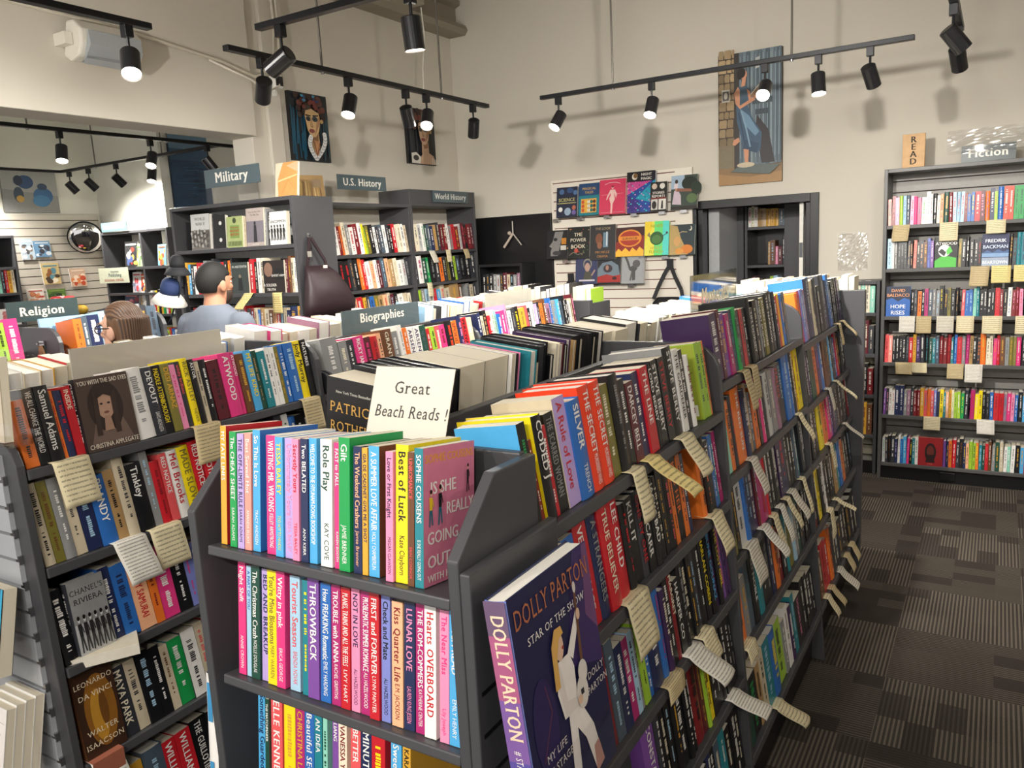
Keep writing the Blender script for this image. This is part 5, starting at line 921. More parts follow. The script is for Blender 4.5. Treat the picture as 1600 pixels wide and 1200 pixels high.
fo = MB(); fo.box(-.0425, -.012, .0032, .0425, .05, .0042, M('a5614a', .6)); fo.box(-.0425, -.0125, -.05, .0425, -.0115, .0042, M('a5614a', .6)); tag(fo.build('folded_card', mw=frame(XG+xf(S4)+.004, 1.03, S4, 90)), 'terracotta folded card over the fourth shelf edge, left gondola', 'card')
lb = MB(); lb.box(0, 0, 0, .17, .11, .0022, M('d8cfba', .6)); lb.box(.001, .001, .0022, .169, .109, .026, PAGES); lb.box(0, 0, .026, .17, .11, .0282, M('d8cfba', .6)); lb.box(0, -.002, 0, .17, 0, .0282, M('e3dccb', .6))
tag(lb.build('paperback', mw=frame(XG+xf(S3)-.02, .99, S4+.247, 60, 0)), 'cream book lying flat above the golden face biography, left gondola', 'book')
FT = lambda z, x: (x, FR[1]-.001)
g = 'notes on the Fiction bookcase'
notes([(1.748, -.56, .105, .10, .01, -.1, 3), (1.748, -.285, .115, .105, .008, 0, 0), (1.748, -.025, .08, .105, .01, 0, 0), (1.748, .17, .09, .08, .01, 0, 0)], 'first Fiction shelf', FT, 0, g)
notes([(1.462, -.10, .125, .105, .01, -.05, 3), (1.462, .015, .105, .105, .01, 0, 2), (1.462, .135, .10, .105, .01, 0, 2)], 'second Fiction shelf', FT, 0, g)
notes([(1.142, -.51, .105, .095, .008, 0, 4), (1.142, -.41, .11, .09, .01, 0, 3), (1.142, -.285, .105, .1, .01, 0, 1), (1.142, -.17, .105, .1, .01, 0, 0), (1.142, -.02, .11, .11, .012, 0, 0), (1.142, .15, .11, .09, .012, 0, 0)], 'third Fiction shelf', FT, 0, g)
notes([(.826, -.525, .075, .1, .012, .1, 3), (.826, -.43, .06, .09, .02, .1, 0), (.826, -.215, .095, .095, .01, 0, 3), (.826, -.11, .115, .1, .01, 0, 4)], 'fourth Fiction shelf', FT, 0, g)
notes([(.46, -.34, .085, .1, .01, 0, 0), (.46, -.03, .09, .1, .012, .05, 4)], 'fifth Fiction shelf', FT, 0, g)
g = 'notes on the narrow case'
notes([(1.16, -.90, .085, .085, .008, 0, 0, 'cream note on the narrow case left of the Fiction bookcase, upper'), (.58, -.92, .085, .07, .008, 0, 3, 'cream note on the narrow case left of the Fiction bookcase, lower')], '', lambda z, x: (x, 5.999), 0, g)
HT = lambda z, y: (-3.998, y)
g = 'notes on the history bookcases'
notes([(1.745, 4.13, .14, .085, .006, 0, 1, 'pale note beside the handbag on the U.S. History case'), (1.485, 4.27, .14, .08, .02, .1, 0, 'cream note lower beside the handbag, U.S. History case'), (1.745, 5.33, .10, .08, .02, .3, 1, 'leftmost note on the World History top shelf'), (1.745, 5.56, .10, .07, .012, 0, 0, 'middle note on the World History top shelf'), (1.745, 5.82, .08, .08, .015, .2, 3, 'right note on the World History top shelf'), (1.485, 5.27, .11, .07, .012, 0, 0, 'note on the World History second shelf')], '', HT, 90, g)
notes([(1.535, -4.10, .11, .085, .05, -.5, 2, 'yellow note flaring from the Military case beside the man'), (1.535, -3.84, .125, .085, .006, 0, 2, 'yellow note hanging straight from the Military case')], '', lambda z, x: (x, 3.499), 0, g)

# ------------------------------------------------------------------ paintings
def canvas(name, label, o, dx, dy, items, edge='1c1a1a', th=.028):
    o, dx, dy = Vector(o), Vector(dx), Vector(dy); n = dx.cross(dy).normalized()
    t = empty(name, Matrix.Translation(o), label, 'painting')
    b = MB(); vs = [tuple(p-o+n*(k*th)) for k in (0, 1) for p in (o, o+dx, o+dx+dy, o+dy)]
    b.add(vs, [(3, 2, 1, 0), (4, 5, 6, 7), (0, 1, 5, 4), (1, 2, 6, 5), (2, 3, 7, 6), (3, 0, 4, 7)], M(edge, .6)); b.build('stretcher', t)
    q = MB(); art(q, n*th, dx, dy, items, step=.0003); q.build('painted_canvas', t)
stones = []
r_ = random.Random(5); yy = .30
while yy < .97:
    h_ = r_.uniform(.045, .085); x_ = 0.01
    while x_ < .24:
        w_ = r_.uniform(.08, .14); x1 = min(x_+w_, .27); c_ = r_.choice(['a58c68', '8f7a5a', 'b59c76', '9c8766', 'a9926c', '7d6b50'])
        stones.append(('p', [(x_+.008, yy+.006), (x1-.01, yy+.003), (x1-.004, yy+h_-.012), (x1-.02, yy+h_-.004), (x_+.014, yy+h_-.005), (x_+.002, yy+h_*.5)], c_)); x_ = x1
    yy += h_
wood = []
for k in range(11):
    x0 = .34+k*.06; wood.append(('r', x0, .14, x0+.055, 1, ('5f6e78', '6f7f88', '53626c', '7c8b92', '667680')[k % 5])); wood.append(('l', [(x0+.02, .2), (x0+.026, .6), (x0+.018, .97)], .004, '8fa0a6')); wood.append(('l', [(x0+.042, .16), (x0+.038, .5), (x0+.045, .9)], .004, '3e4a54'))
SKN = 'c98f6e'
lady = [('r', 0, 0, 1, 1, '4a3c30'), ('r', 0, 0, 1, .16, '8a6c48'), ('p', [(0, 0), (1, 0), (1, .08), (.5, .05), (0, .09)], 'a07c50'), ('r', 0, .13, .26, .31, '7c7058')]+stones+[('r', .26, .1, .36, 1, '38322e')]+wood+[
    ('p', [(.20, .10), (.82, .06), (.98, .13), (.40, .155)], '5a6460'), ('r', .55, .60, .86, .645, '46525a'), ('r', .60, .52, .80, .56, '3c474e'), ('p', [(.62, .52), (.8, .4), (.9, .15), (.7, .15), (.6, .42)], '332e30'), ('r', .07, .64, .20, .735, 'b9b2a4'), ('r', .085, .652, .185, .722, '56504a'), ('e', .135, .688, .03, .025, 'cfc8ba'),
    ('p', [(.60, .86), (.66, .87), (.67, .95), (.60, .94)], 'b9bcb8'),
    ('p', [(.30, .62), (.46, .62), (.55, .50), (.70, .38), (.68, .25), (.62, .23), (.40, .27), (.38, .36), (.31, .48)], '3c566e'), ('p', [(.36, .58), (.50, .52), (.66, .39), (.60, .36), (.42, .46)], '6d8ea6'), ('p', [(.40, .27), (.62, .23), (.66, .30), (.45, .34)], '30475e'), ('l', [(.38, .56), (.46, .42), (.52, .28)], .012, '7f9db2'), ('l', [(.34, .55), (.40, .40), (.44, .30)], .01, '2c4056'),
    ('p', [(.34, .36), (.26, .345), (.24, .31), (.28, .30), (.36, .33)], SKN), ('p', [(.42, .27), (.50, .26), (.49, .17), (.55, .145), (.44, .145), (.43, .2)], SKN), ('e', .45, .145, .14, .02, 'c4b49a'),
    ('p', [(.33, .60), (.50, .60), (.50, .72), (.44, .75), (.34, .74)], '41586a'), ('p', [(.27, .70), (.33, .745), (.36, .72), (.36, .60), (.58, .655), (.60, .63), (.36, .575), (.29, .62)], SKN), ('p', [(.47, .72), (.52, .7), (.54, .64), (.5, .63)], SKN),
    ('p', [(.38, .74), (.44, .745), (.46, .80), (.40, .81)], SKN), ('e', .42, .83, .055, .035, SKN), ('e', .385, .845, .065, .04, '1f1815'), ('e', .36, .825, .04, .03, '1f1815'),
    ('p', [(.52, .66), (.60, .645), (.74, .70), (.66, .73)], '8c6a4c'), ('p', [(.54, .672), (.66, .735), (.74, .705), (.745, .712), (.66, .745), (.535, .68)], 'd8cfbc'), ('e', .64, .655, .05, .016, SKN)]
canvas('canvas_painting', 'tall painting of a woman in a blue dress reading against a door', (-1.873, YB-.001, 2.12), (.472, 0, 0), (0, 0, .948), lady, edge='4a4238')
def portrait(skin, lip, bgL, bgR, ruff, y0):
    it = [('r', 0, 0, 1, 1, '1c2126')]
    r = random.Random(int(y0*100))
    for k in range(26):
        x = r.random(); it.append(('l', [(x, r.uniform(0, .3)), (x+r.uniform(-.04, .04), r.uniform(.4, .8))], .02+.02*r.random(), bgL if x < .5 else bgR))
    for k in range(40):
        it.append(('e', .5+r.uniform(-.34, .36), .80+r.uniform(-.15, .16), .07, .045, r.choice(['3a2420', '54302a', '2a1c1a', '3c332c', '6a3a30'])))
    it += [('p', [(.44, .42), (.66, .46), (.68, .22), (.55, .06), (.42, .2)], skin), ('p', [(.47, .38), (.66, .44), (.64, .30), (.5, .28)], '8a6446'), ('p', [(.33, .66), (.36, .74), (.52, .77), (.70, .72), (.73, .6), (.68, .45), (.58, .36), (.47, .355), (.38, .45)], skin),
           ('p', [(.55, .37), (.73, .58), (.72, .68), (.64, .62), (.60, .48)], 'a57c58'), ('e', .42, .62, .065, .035, '2e3638'), ('e', .59, .625, .075, .04, '34424a'), ('e', .42, .62, .02, .014, '101010'), ('e', .59, .622, .022, .015, '101010'), ('p', [(.47, .64), (.50, .64), (.53, .51), (.45, .51)], 'b08a62'), ('p', [(.44, .51), (.54, .51), (.5, .495)], '7a5440'),
           ('e', .485, .445, .075, .032, lip), ('l', [(.41, .446), (.56, .448)], .006, '5a2a28'), ('l', [(.34, .67), (.48, .665)], .02, '2a1c18'), ('l', [(.53, .67), (.68, .68)], .02, '2a1c18'), ('e', .76, .6, .045, .03, 'a88a58')]
    for k in range(16): it.append(('e', .2+.5*r.random(), .86+.1*r.random(), .035, .02, r.choice(['1f4a78', '2a6a8a', '3a86a0', '20305a'])) if k < 9 else ('e', .3+.4*r.random(), .78+.1*r.random(), .05, .03, '6a2e28'))
    if ruff:
        for k in range(34):
            f_ = (k//2)/16; left = k % 2
            x_, y_ = (.52-.16*math.sin(f_*2.2)-.02*f_, .04+.30*f_) if left else (.54+.22*math.sin(f_*2.0), .04+.36*f_)
            it.append(('e', x_, y_, .055, .034, ('d8d8d6', 'aeb2b8', 'e6e4de', 'c4c6c8')[(k//2) % 4]))
            it.append(('l', [(x_-.03, y_-.01), (x_+.03, y_+.012)], .004, '6a6e74'))
        it += [('p', [(.44, .3), (.58, .28), (.56, .12), (.5, .06), (.46, .14)], 'b4845a'), ('l', [(.45, .28), (.5, .08)], .016, '7a4034'), ('l', [(.60, .28), (.5, .08)], .016, '7a4034')]
    else:
        it += [('p', [(.2, 0), (.9, 0), (.8, .16), (.6, .22), (.42, .2)], skin), ('p', [(0, 0), (.3, 0), (.34, .12), (.18, .2), (0, .18)], 'd4d0c8'), ('e', .16, .1, .1, .05, '3a3836')]
        for k in range(4): it.append(('r', .74+.065*k, 0, .77+.065*k, .12-.01*k, 'd8d4cc'))
    return it
canvas('canvas_painting', 'larger portrait of a woman with a white ruff, left wall', (XL+.001, 4.19, 2.43), (0, .375, 0), (0, 0, .472), portrait('c9a878', '8a4a44', '1d5068', '24404a', True, 4.19))
canvas('canvas_painting', 'smaller portrait of a bare-shouldered woman near the corner', (XL+.001, 5.505, 2.485), (0, .385, 0), (0, 0, .46), portrait('c4a084', '8c4640', '2c3038', '2a2a26', False, 5.5))
rs = random.Random(9)
canvas('canvas_painting', 'tall dark blue sea painting in the far room behind the Military sign', (-6.499, 4.79, 2.05), (0, .42, 0), (0, 0, .86), [('r', 0, 0, 1, 1, '123350'), ('r', 0, .86, 1, 1, '5a7c94'), ('r', 0, .74, 1, .86, '1f4a68')]+[('l', [(rs.random()*.8, y_), (rs.random()*.3+.6, y_+.01)], .006, rs.choice(['1e4c6c', '2a6080', '0e2a44'])) for y_ in [.02+.015*k for k in range(48)]], edge='16283a')
canvas('canvas_painting', 'grey painting with dark blue rounded figures on the far room wall', (-7.999, 4.06, 2.31), (0, .52, 0), (0, 0, .395), [('r', 0, 0, 1, 1, '8f8f8c'), ('p', [(0, 0), (1, 0), (1, .4), (0, .55)], '7b7b7a'), ('e', .42, .72, .15, .16, '1f3f66'), ('e', .3, .75, .08, .12, '18263c'), ('e', .28, .42, .09, .18, '2c3c4c'), ('e', .3, .32, .07, .08, 'b08a3c'), ('e', .72, .40, .18, .2, '1f5580'), ('e', .68, .28, .16, .14, '2a6a94'), ('e', .72, .62, .09, .08, '1a3450')], edge='77756f')
# black rounded bookends between the two near bays of the left gondola
for i, (y, lb) in enumerate(((2.006, 'black rounded bookend at the bay joint of the left gondola, nearer'), (2.026, 'black rounded bookend at the bay joint of the left gondola, farther'))):
    b = MB(); b.prism([(-2.20, 1.264), (-1.985, 1.264), (-1.985, 1.30), (-1.99, 1.32), (-2.005, 1.335), (-2.03, 1.342), (-2.20, 1.342)], y, y+.012, 'y', M('1b1c20', .3, vary=.05))
    tag(b.build('bookend', bevel=.003), lb, 'bookend')
# ------------------------------------------------------------------ wall fixtures
t = empty('loudspeaker', frame(XL+.13, 2.60, 2.93, 90), 'white wedge loudspeaker with grey grille mounted on the upper left wall', 'speaker')
CAB = M('e3ded2', .45, vary=.03, name='speaker_white')
pr = [(-.0, -.095), (.06, -.11), (.13, -.07), (.15, 0), (.13, .07), (.06, .10), (0, .085)]
b = MB(); b.T = Matrix.Rotation(math.radians(18), 4, 'X'); b.prism([(-p[0]+.06, p[1]) for p in pr], 0, .36, 'x', CAB); b.build('cabinet', t, bevel=.012)
b = MB(); b.T = Matrix.Rotation(math.radians(18), 4, 'X'); b.prism([(-.052, -.098), (-.103, -.062), (-.106, -.06), (-.056, -.101)], .03, .33, 'x', M('9aa0a4', .6, bump=.3, scale=400)); b.prism([(-.075, -.104), (-.126, -.0), (-.0935, .068), (-.0765, -.085)][:3], .03, .33, 'x', M('a8adb0', .6, bump=.3, scale=400)); b.build('grille', t)
b = MB(); b.box(-.045, -.02, -.03, -.004, .10, .03, CAB); b.tube([(-.03, .04, 0), (-.03, .13, .02)], .012, CAB); b.build('bracket', t)
t = empty('security_camera', Vector((XL+.03, 4.055, 2.93)), 'small white square security camera on the pilaster behind the portraits rail', 'camera')
b = MB(); b.box(.01, -.04, -.045, .07, .04, .045, M('eceae4', .35)); b.box(.0, -.02, -.09, .03, .02, -.045, M('eceae4', .35)); b.build('housing', t, bevel=.012)
b = MB(); b.box(.0695, -.03, -.03, .0745, .03, .032, M('141518', .15)); b.cyl((.0745, 0, 0), (.08, 0, 0), .02, .018, M('0c0d10', .1)); b.build('lens', t)
t = empty('convex_mirror', Vector((-7.84, 4.72, 2.06)), 'round convex security mirror in the far room corner', 'mirror')
d = Vector((.80, -.52, -.28)).normalized(); q = d.to_track_quat('Z', 'Y').to_matrix().to_4x4()
b = MB(); b.T = q
rings = [[(.155*math.sin(a)*math.cos(2*PI*k/28), .155*math.sin(a)*math.sin(2*PI*k/28), .06*(math.cos(a)**.9 if a < 1.57 else 0)) for k in range(28)] for a in (1.565, 1.35, 1.1, .85, .6, .35, .12)]
b.loft(rings, M('d8d8da', .03, metal=1, vary=.01, name='mirror_dome')); b.build('dome', t, smooth=True)
b = MB(); b.T = q; b.cyl((0, 0, -.012), (0, 0, .004), .163, .163, BLACKM, n=32); b.tube([(0, 0, -.012), (0, 0, -.14)], .014, BLACKM); b.build('rim', t)

# ------------------------------------------------------------------ bags
LEA = M('2b1a1f', .5, vary=.12, scale=30, bump=.15, name='dark_plum_leather')
t = empty('handbag', frame(-3.638, 3.66, 1.36, 90), 'dark plum shoulder bag hanging on the side of the Military bookcase', 'bag')
b = MB()
rings = []
for z, x0, x1, dp in ((0, -.17, .20, .03), (.02, -.19, .225, .05), (.10, -.19, .225, .062), (.2, -.165, .17, .052), (.28, -.14, .12, .035), (.33, -.125, .06, .016)):
    n = 20; c, hw = (x0+x1)/2, (x1-x0)/2
    rings.append([(c+hw*(abs(math.cos(a))**.6)*(1 if math.cos(a) > 0 else -1), -dp-.005+dp*(abs(math.sin(a))**.7)*(1 if math.sin(a) > 0 else -1), z) for a in (2*PI*k/n for k in range(n))])
b.loft(rings, LEA); b.build('body', t, smooth=True)
def strap(mb, pts, w_, th, mat):
    for a, c in zip(pts, pts[1:]):
        a, c = Vector(a), Vector(c); d = (c-a).normalized(); s = Vector((0, 1, 0)).cross(d).normalized()*w_/2; n = Vector((0, th/2, 0))
        vs = [tuple(p+sx*s+sn*n) for p in (a, c) for sx, sn in ((-1, -1), (1, -1), (1, 1), (-1, 1))]
        mb.add(vs, [(3, 2, 1, 0), (4, 5, 6, 7), (0, 1, 5, 4), (1, 2, 6, 5), (2, 3, 7, 6), (3, 0, 4, 7)], mat)
b = MB(); strap(b, [(-.115, -.02, .31), (-.085, -.02, .40), (-.068, -.02, .50)], .022, .006, LEA); strap(b, [(-.055, -.022, .50), (.0, -.025, .42), (.04, -.03, .36), (.05, -.035, .28), (.02, -.04, .24)], .02, .006, LEA); b.build('strap', t)
b = MB(); b.box(-.098, -.026, .385, -.066, -.022, .42, M('c8c4bc', .3, metal=.6)); b.build('buckle', t)
b = MB(); b.box(-.0, -.05, .245, .035, -.048, .33, M('d3ccc2', .6)); b.build('price_tag', t)
b = MB(); b.cyl((-.062, -.004, .515), (-.062, -.035, .515), .004, .004, STEEL, n=8); b.box(-.072, -.006, .505, -.052, -.001, .53, STEEL); tag(b.build('steel_hook', mw=frame(-3.638, 3.66, 1.36, 90)), 'small steel hook holding the plum handbag', 'hook')
NYL = M('17171a', .6, vary=.1, scale=60, bump=.2, name='black_nylon')
def sling(x, z, s, label):
    t = empty('sling_bag', Vector((x, YB-.055, z)), label, 'bag')
    b = MB(); strap(b, [(0, -.01, 0), (-.05*s, -.015, -.08*s), (-.11*s, -.02, -.20*s), (-.15*s, -.03, -.30*s)], .03, .006, NYL); strap(b, [(.01, -.012, 0), (.05*s, -.015, -.10*s), (.11*s, -.02, -.22*s), (.13*s, -.03, -.32*s)], .03, .006, NYL); b.box(-.02, -.02, -.02, .03, 0, .05, NYL); b.build('strap', t)
    b = MB(); rings = []
    for zz, hw, dp in ((-.56, .10, .02), (-.53, .15, .05), (-.42, .16, .06), (-.33, .15, .045), (-.28, .10, .02)):
        rings.append([(s*hw*math.cos(a), -.055+dp*math.sin(a)*.8, zz*s) for a in (2*PI*k/16 for k in range(16))])
    b.loft(rings, NYL); b.build('pouch', t, smooth=True)
sling(-2.27, 1.53, .9, 'black sling bag with wide straps hanging right on the white slatted panel')
sling(-3.17, 1.44, .6, 'small black strap bag hanging left on the white slatted panel')

# ------------------------------------------------------------------ books standing on top of the history cases
def standing(label, fr, w_, h, t_, spine, items, tc=None, tx=''):
    make_book(fr @ Matrix.Translation((0, t_, 0)) @ Matrix.Rotation(math.radians(-90), 4, 'Z'), t_, h, w_, 'H', spine, spine, tc, tx, label, None, 2, items=items)
standing('orange map book standing open-faced right of the Military sign', frame(-3.885, 3.60, 2.116, 0, 8), .19, .215, .018, 'cr', [('r', 0, 0, 1, 1, 'd9cdb4'), ('p', [(.15, 0), (1, 0), (1, 1), (.35, 1), (.22, .75), (.1, .5)], 'd39a5a'), ('p', [(.1, .45), (1, .6), (1, .64), (.12, .5)], 'e8c690'), ('p', [(.5, .9), (1, .7), (1, 1)], 'c9b08a'), ('l', [(.3, .1), (.6, .5), (.9, .2)], .01, 'b07a3c')])
standing('tan picture book with a red and black spine on the U.S. History case', frame(-4.09, 4.0, 2.116, 70, 8), .20, .185, .035, 'bk', [('r', 0, 0, 1, 1, 'a98a5c'), ('r', 0, 0, 1, .04, '2a1c18')]+[('p', [(.05+.11*k, .05), (.12+.11*k, .05), (.2+.08*k, .7+.03*k), (.12+.1*k, .8)], ('c9a868', '8a6a44', 'd8bc84')[k % 3]) for k in range(8)]+[('r', .55, .55, .9, .85, '9a8468')], 'rd', 'HARRIS')

# ------------------------------------------------------------------ items hanging on the left slatted end
def hang_book(label, x0, z, w_, h, t_, y, spine, items, n=1, tilt=12):
    for k in range(n):
        fr = frame(x0, y+k*(t_+.001), z, 0, tilt) @ Matrix.Translation((0, t_, 0)) @ Matrix.Rotation(math.radians(-90), 4, 'Z')
        make_book(fr, t_, h, w_, 'P', spine, spine, None, '', label if n == 1 or k == 0 else f'{label}, {ordi(k+1)} copy behind', 'cover-out copies on the left slatted end' if n > 1 else None, 2, items=items if k == 0 else None)
hang_book('black cover-out book with turquoise title on the lower left slats', -2.165, .775, .14, .215, .034, .845, 'bk', [('r', 0, 0, 1, 1, '17181c'), ('T', 'DEEP', .96, .52, .13, '35b4d4', 'r'), ('T', 'POWER', .96, .34, .13, '35b4d4', 'r'), ('r', .93, 0, 1, 1, '2ea4cc'), ('l', [(.2, .82), (.9, .84)], .012, 'c4c4c0'), ('l', [(.2, .78), (.9, .80)], .012, 'c4c4c0'), ('l', [(.3, .1), (.5, .22), (.8, .16)], .02, '6a5a3a')])
hang_book('white cover-out book with an orange disc at the bottom left', -2.155, .475, .145, .225, .022, .800, 'wh', [('r', 0, 0, 1, 1, 'f0e9e4'), ('e', .66, .38, .24, .14, 'e8804a'), ('e', .66, .38, .08, .05, 'f2b088'), ('t', 'memoirs', .72, .7, .05, '8a8480'), ('l', [(.4, .86), (.95, .84)], .008, 'c4bcb8')], n=4)
for zz, y0, lb in ((.775, .84, 'clear acrylic rest under the black turquoise-titled book'), (.472, .80, 'clear acrylic rest under the white books with an orange disc')):
    b = MB(); b.box(-2.20, y0-.012, zz-.012, -1.985, y0+.098, zz-.008, CLEAR); b.box(-2.20, y0-.012, zz-.012, -1.985, y0-.009, zz+.035, CLEAR); b.box(-2.20, y0+.094, zz-.012, -1.985, y0+.0975, zz+.16, CLEAR)
    tag(b.build('acrylic_rest'), lb, 'holder')
b = MB(); b.box(-2.30, .905, 1.345, -1.905, .985, 1.349, CLEAR); b.box(-2.30, .905, 1.349, -1.905, .908, 1.40, CLEAR); b.box(-1.908, .905, 1.349, -1.905, .985, 1.55, CLEAR); b.box(-2.2, .985, 1.20, -1.95, .988, 1.56, CLEAR)
tag(b.build('acrylic_rest'), 'clear acrylic ledge on top of the slatted end panel at the left edge', 'holder')
hang_book('pale cover-out book in the acrylic ledge at the left edge', -2.09, 1.351, .135, .20, .02, .915, 'be', [('r', 0, 0, 1, 1, 'cdbfa8'), ('r', .1, .5, .95, .9, 'e2d8c4'), ('e', .6, .3, .3, .16, 'b89878')], tilt=4)

# ------------------------------------------------------------------ the gondola behind, with religion books
XR3 = -3.63
g = 'double-sided charcoal gondolas'
gondola_bay('back left gondola bay with pink and green books and a hanging strap', XR3, .80, 1.86, [1.335, 1.03, .77, .5, .21], [1.3, .95, .6, .25], True, g, div_top=1.505, spine=1.40)
gondola_bay('back left gondola bay under the Religion sign', XR3, 1.86, 2.36, [1.355, 1.05, .79, .5, .21], [1.3, .95, .6, .25], True, g, div_top=1.53, spine=1.43)
face('comic', .20, .175, .012, 'P', 'pb', 'pb', [('r', 0, 0, 1, 1, '8fb4d8'), ('r', 0, 0, 1, .2, 'd8e0e4'), ('p', [(0, .2), (.3, .5), (.5, .3), (.8, .6), (1, .3), (1, .2)], '4a6ea4'), ('e', .3, .45, .12, .16, '3a3c58'), ('e', .62, .62, .1, .12, 'c8703a'), ('e', .8, .55, .1, .14, 'e4b080'), ('e', .5, .35, .08, .1, 'b84a34'), ('l', [(.4, .5), (.62, .85)], .02, '28324a'), ('r', .9, .7, 1, 1, 'e4d8c4')], 'blue cartoon-like cover-out book under the Religion sign')
row('back left gondola top shelf', (XR3+xf(1.335), .81, 1.335), 90, 1.02, "bk24 wh20 sl24 dk24 rd20 bl24 te20 bk26 wh24 gy22 tn20 br24 lm24 go22 bk24 pu20 dk22 wh20 nv24 mr24 or22 ye22x205/bk lm24x215/bk hp34x228/wh _125", near=1, tilt=7)
standing('blue picture book with bright figures under the Religion sign', frame(-3.52, 1.87, 1.356, 90, 6), .20, .185, .012, 'pb', FACES['comic'][8])
row('shelf below the Religion sign', (XR3+xf(1.355), 1.865, 1.355), 90, .47, "_60 or22x180/br sl16 nv30x190/wh pb18 be24x198/br dk26 nv20/pb gy26/wh dk18 sl30x205/dk", near=1, tilt=7)
row('second shelf of back left gondola', (XR3+xf(1.05), 1.865, 1.05), 90, .47, "bk24 nv22 dk24 gy22 mr20 bk26 sl24 dg22 bk24 br20", near=1, tilt=7)
sb_ = M('8a6f4a', .6, vary=.15, scale=50, name='tan_strap')
t = empty('tote_bag', frame(-3.47, 1.836, 1.43, 0), 'tan strapped bag hung on the divider below the Religion sign', 'bag')
b = MB(); strap(b, [(0, -.012, 0), (-.015, -.013, -.09), (-.035, -.014, -.24)], .022, .004, sb_); strap(b, [(.006, -.012, 0), (.045, -.012, -.08), (.095, -.013, -.22)], .013, .004, sb_); b.build('strap', t)
b = MB(); rings = []
for zz, hw, dp in ((-.56, .11, .02), (-.52, .13, .035), (-.35, .12, .035), (-.22, .09, .012)):
    rings.append([(.03+hw*math.cos(a), -.04+dp*math.sin(a), zz) for a in (2*PI*k/16 for k in range(16))])
b.loft(rings, M('6f5a3e', .7, vary=.1)); b.build('body', t, smooth=True)
b = MB(); b.box(-.018, -.006, -.012, .018, 0, .02, STEEL); b.cyl((0, 0, .01), (0, -.025, .01), .004, .004, STEEL, n=8); b.build('hook', t)
# magazine fan and face-out on the dark end of that gondola
standing('dark photo magazine leaning on the black divider behind the woman', frame(-3.80, 2.42, 1.231, 30, 10), .20, .20, .012, 'bk', [('r', 0, 0, 1, 1, '4c4a42'), ('e', .5, .5, .3, .3, '6e6a5e'), ('r', 0, .92, 1, 1, 'cfcac0'), ('r', 0, 0, .08, 1, 'cfcac0')])
b = MB(); b.box(-4.05, 2.375, 0, -3.45, 2.60, 1.23, GREY); tag(b.build('display_plinth', bevel=.003), 'low dark plinth behind the Religion gondola carrying a leaning magazine', 'plinth')
# ------------------------------------------------------------------ hats on a floor stand
t = empty('hat_stand', Vector((-4.12, 3.05, 0)), 'slim black stand carrying hats left of the Military bookcase', 'stand')
b = MB(); b.cyl((0, 0, 0), (0, 0, .02), .16, .15, BLACKM, n=24); b.cyl((0, 0, .02), (0, 0, 1.72), .012, .012, BLACKM); b.build('pole', t)
b = MB(); b.tube([(0, 0, 1.60), (-.02, -.08, 1.63)], .006, BLACKM); b.tube([(0, 0, 1.70), (.05, -.07, 1.73)], .006, BLACKM); b.build('peg', t)
def hat(x, y, z, crown, brim, label, s=1.0, rot=0):
    t = empty('bucket_hat', Matrix.Translation((x, y, z)) @ Matrix.Rotation(rot, 4, 'Y'), label, 'hat'); n = 24
    rg = lambda r, h, k2=0: [(r*math.cos(2*PI*k/n)*s, r*.85*math.sin(2*PI*k/n)*s, h*s) for k in range(n)]
    b = MB(); b.loft([rg(.085, 0), rg(.083, .05), rg(.070, .10), rg(.045, .125), rg(.01, .13)], crown); b.build('crown', t, smooth=True)
    b = MB(); b.loft([rg(.085, .004), rg(.12, -.03), rg(.15, -.075), rg(.147, -.078), rg(.116, -.034), rg(.082, 0)], brim, cap=False); b.build('brim', t, smooth=True)
    b = MB(); b.tube([(-.08*s, 0, -.01), (-.09*s, -.01, -.12), (-.03*s, -.02, -.24), (.05*s, -.01, -.14), (.085*s, 0, -.01)], .005, M('1c2430', .6)); b.build('chin_cord', t)
hat(-4.14, 2.955, 1.575, M('22345e', .8, vary=.1), M('d2cfc8', .8), 'navy bucket hat with a pale brim on the stand beside the man', .74, .28)
hat(-4.07, 2.975, 1.725, M('1a1b1f', .8), M('232428', .8), 'black hat topping the stand left of the Military bookcase', .55, .1)
# ------------------------------------------------------------------ far room
SW2 = M('b9b3a7', .5, vary=.03, name='far_slat_board')
t = empty('slatwall_panel', Vector((-7.97, 0, 0)), 'long slatted wall with picture books in the far room', 'display panel')
b = MB(); b.T = Matrix.Rotation(math.radians(90), 4, 'Z'); slats(b, 3.2, 4.96, .4, 2.29, SW2, pitch=.0765, y=-.005, groove=M('3a3230', .7)); b.build('slat_board', t)
t = empty('slatwall_panel', Vector((-8, 4.97, 0)), 'slatted wall behind the Picture Books case in the far room', 'display panel')
b = MB(); slats(b, .05, 1.38, .4, 2.1, SW, pitch=.0765, y=-.005, groove=M('4a3a34', .7)); b.build('slat_board', t)
bookcase('tall_bookcase', 'dark bookcase at the far left of the far room', frame(-7.62, 2.9, 0, 90), 1.02, 2.08, .33, [1.80, 1.57, 1.28, .95, .6, .3])
row('far left case upper shelf', (-7.62, 3.0, 1.80), 90, .88, "_560 hp60x200/wh pk40x180 wh40x170", near=1, tilt=0, fit=False)
row('far left case middle shelf', (-7.62, 3.0, 1.57), 90, .88, "rd24 wh20 go22 bl20 dk24 gr20 ye18 sb22 bk24 dr20 wh18 go22 rd20 br24 ye20 dk22 tn18 pb20 te22 dk20 pb18 te16 sl18 mi16 bk20 rd18 go20 cr18", near=1, tilt=0)
row('far left case lower shelf', (-7.62, 3.0, 1.28), 90, .88, "br24 dk26 tn22 rd20 bk24 cr22 dr24 wh20 br20 sl24 tn22 mr20 _160 wh120x150/rd", near=1, tilt=0)
for x in (0.0, .62, 1.18):
    pass
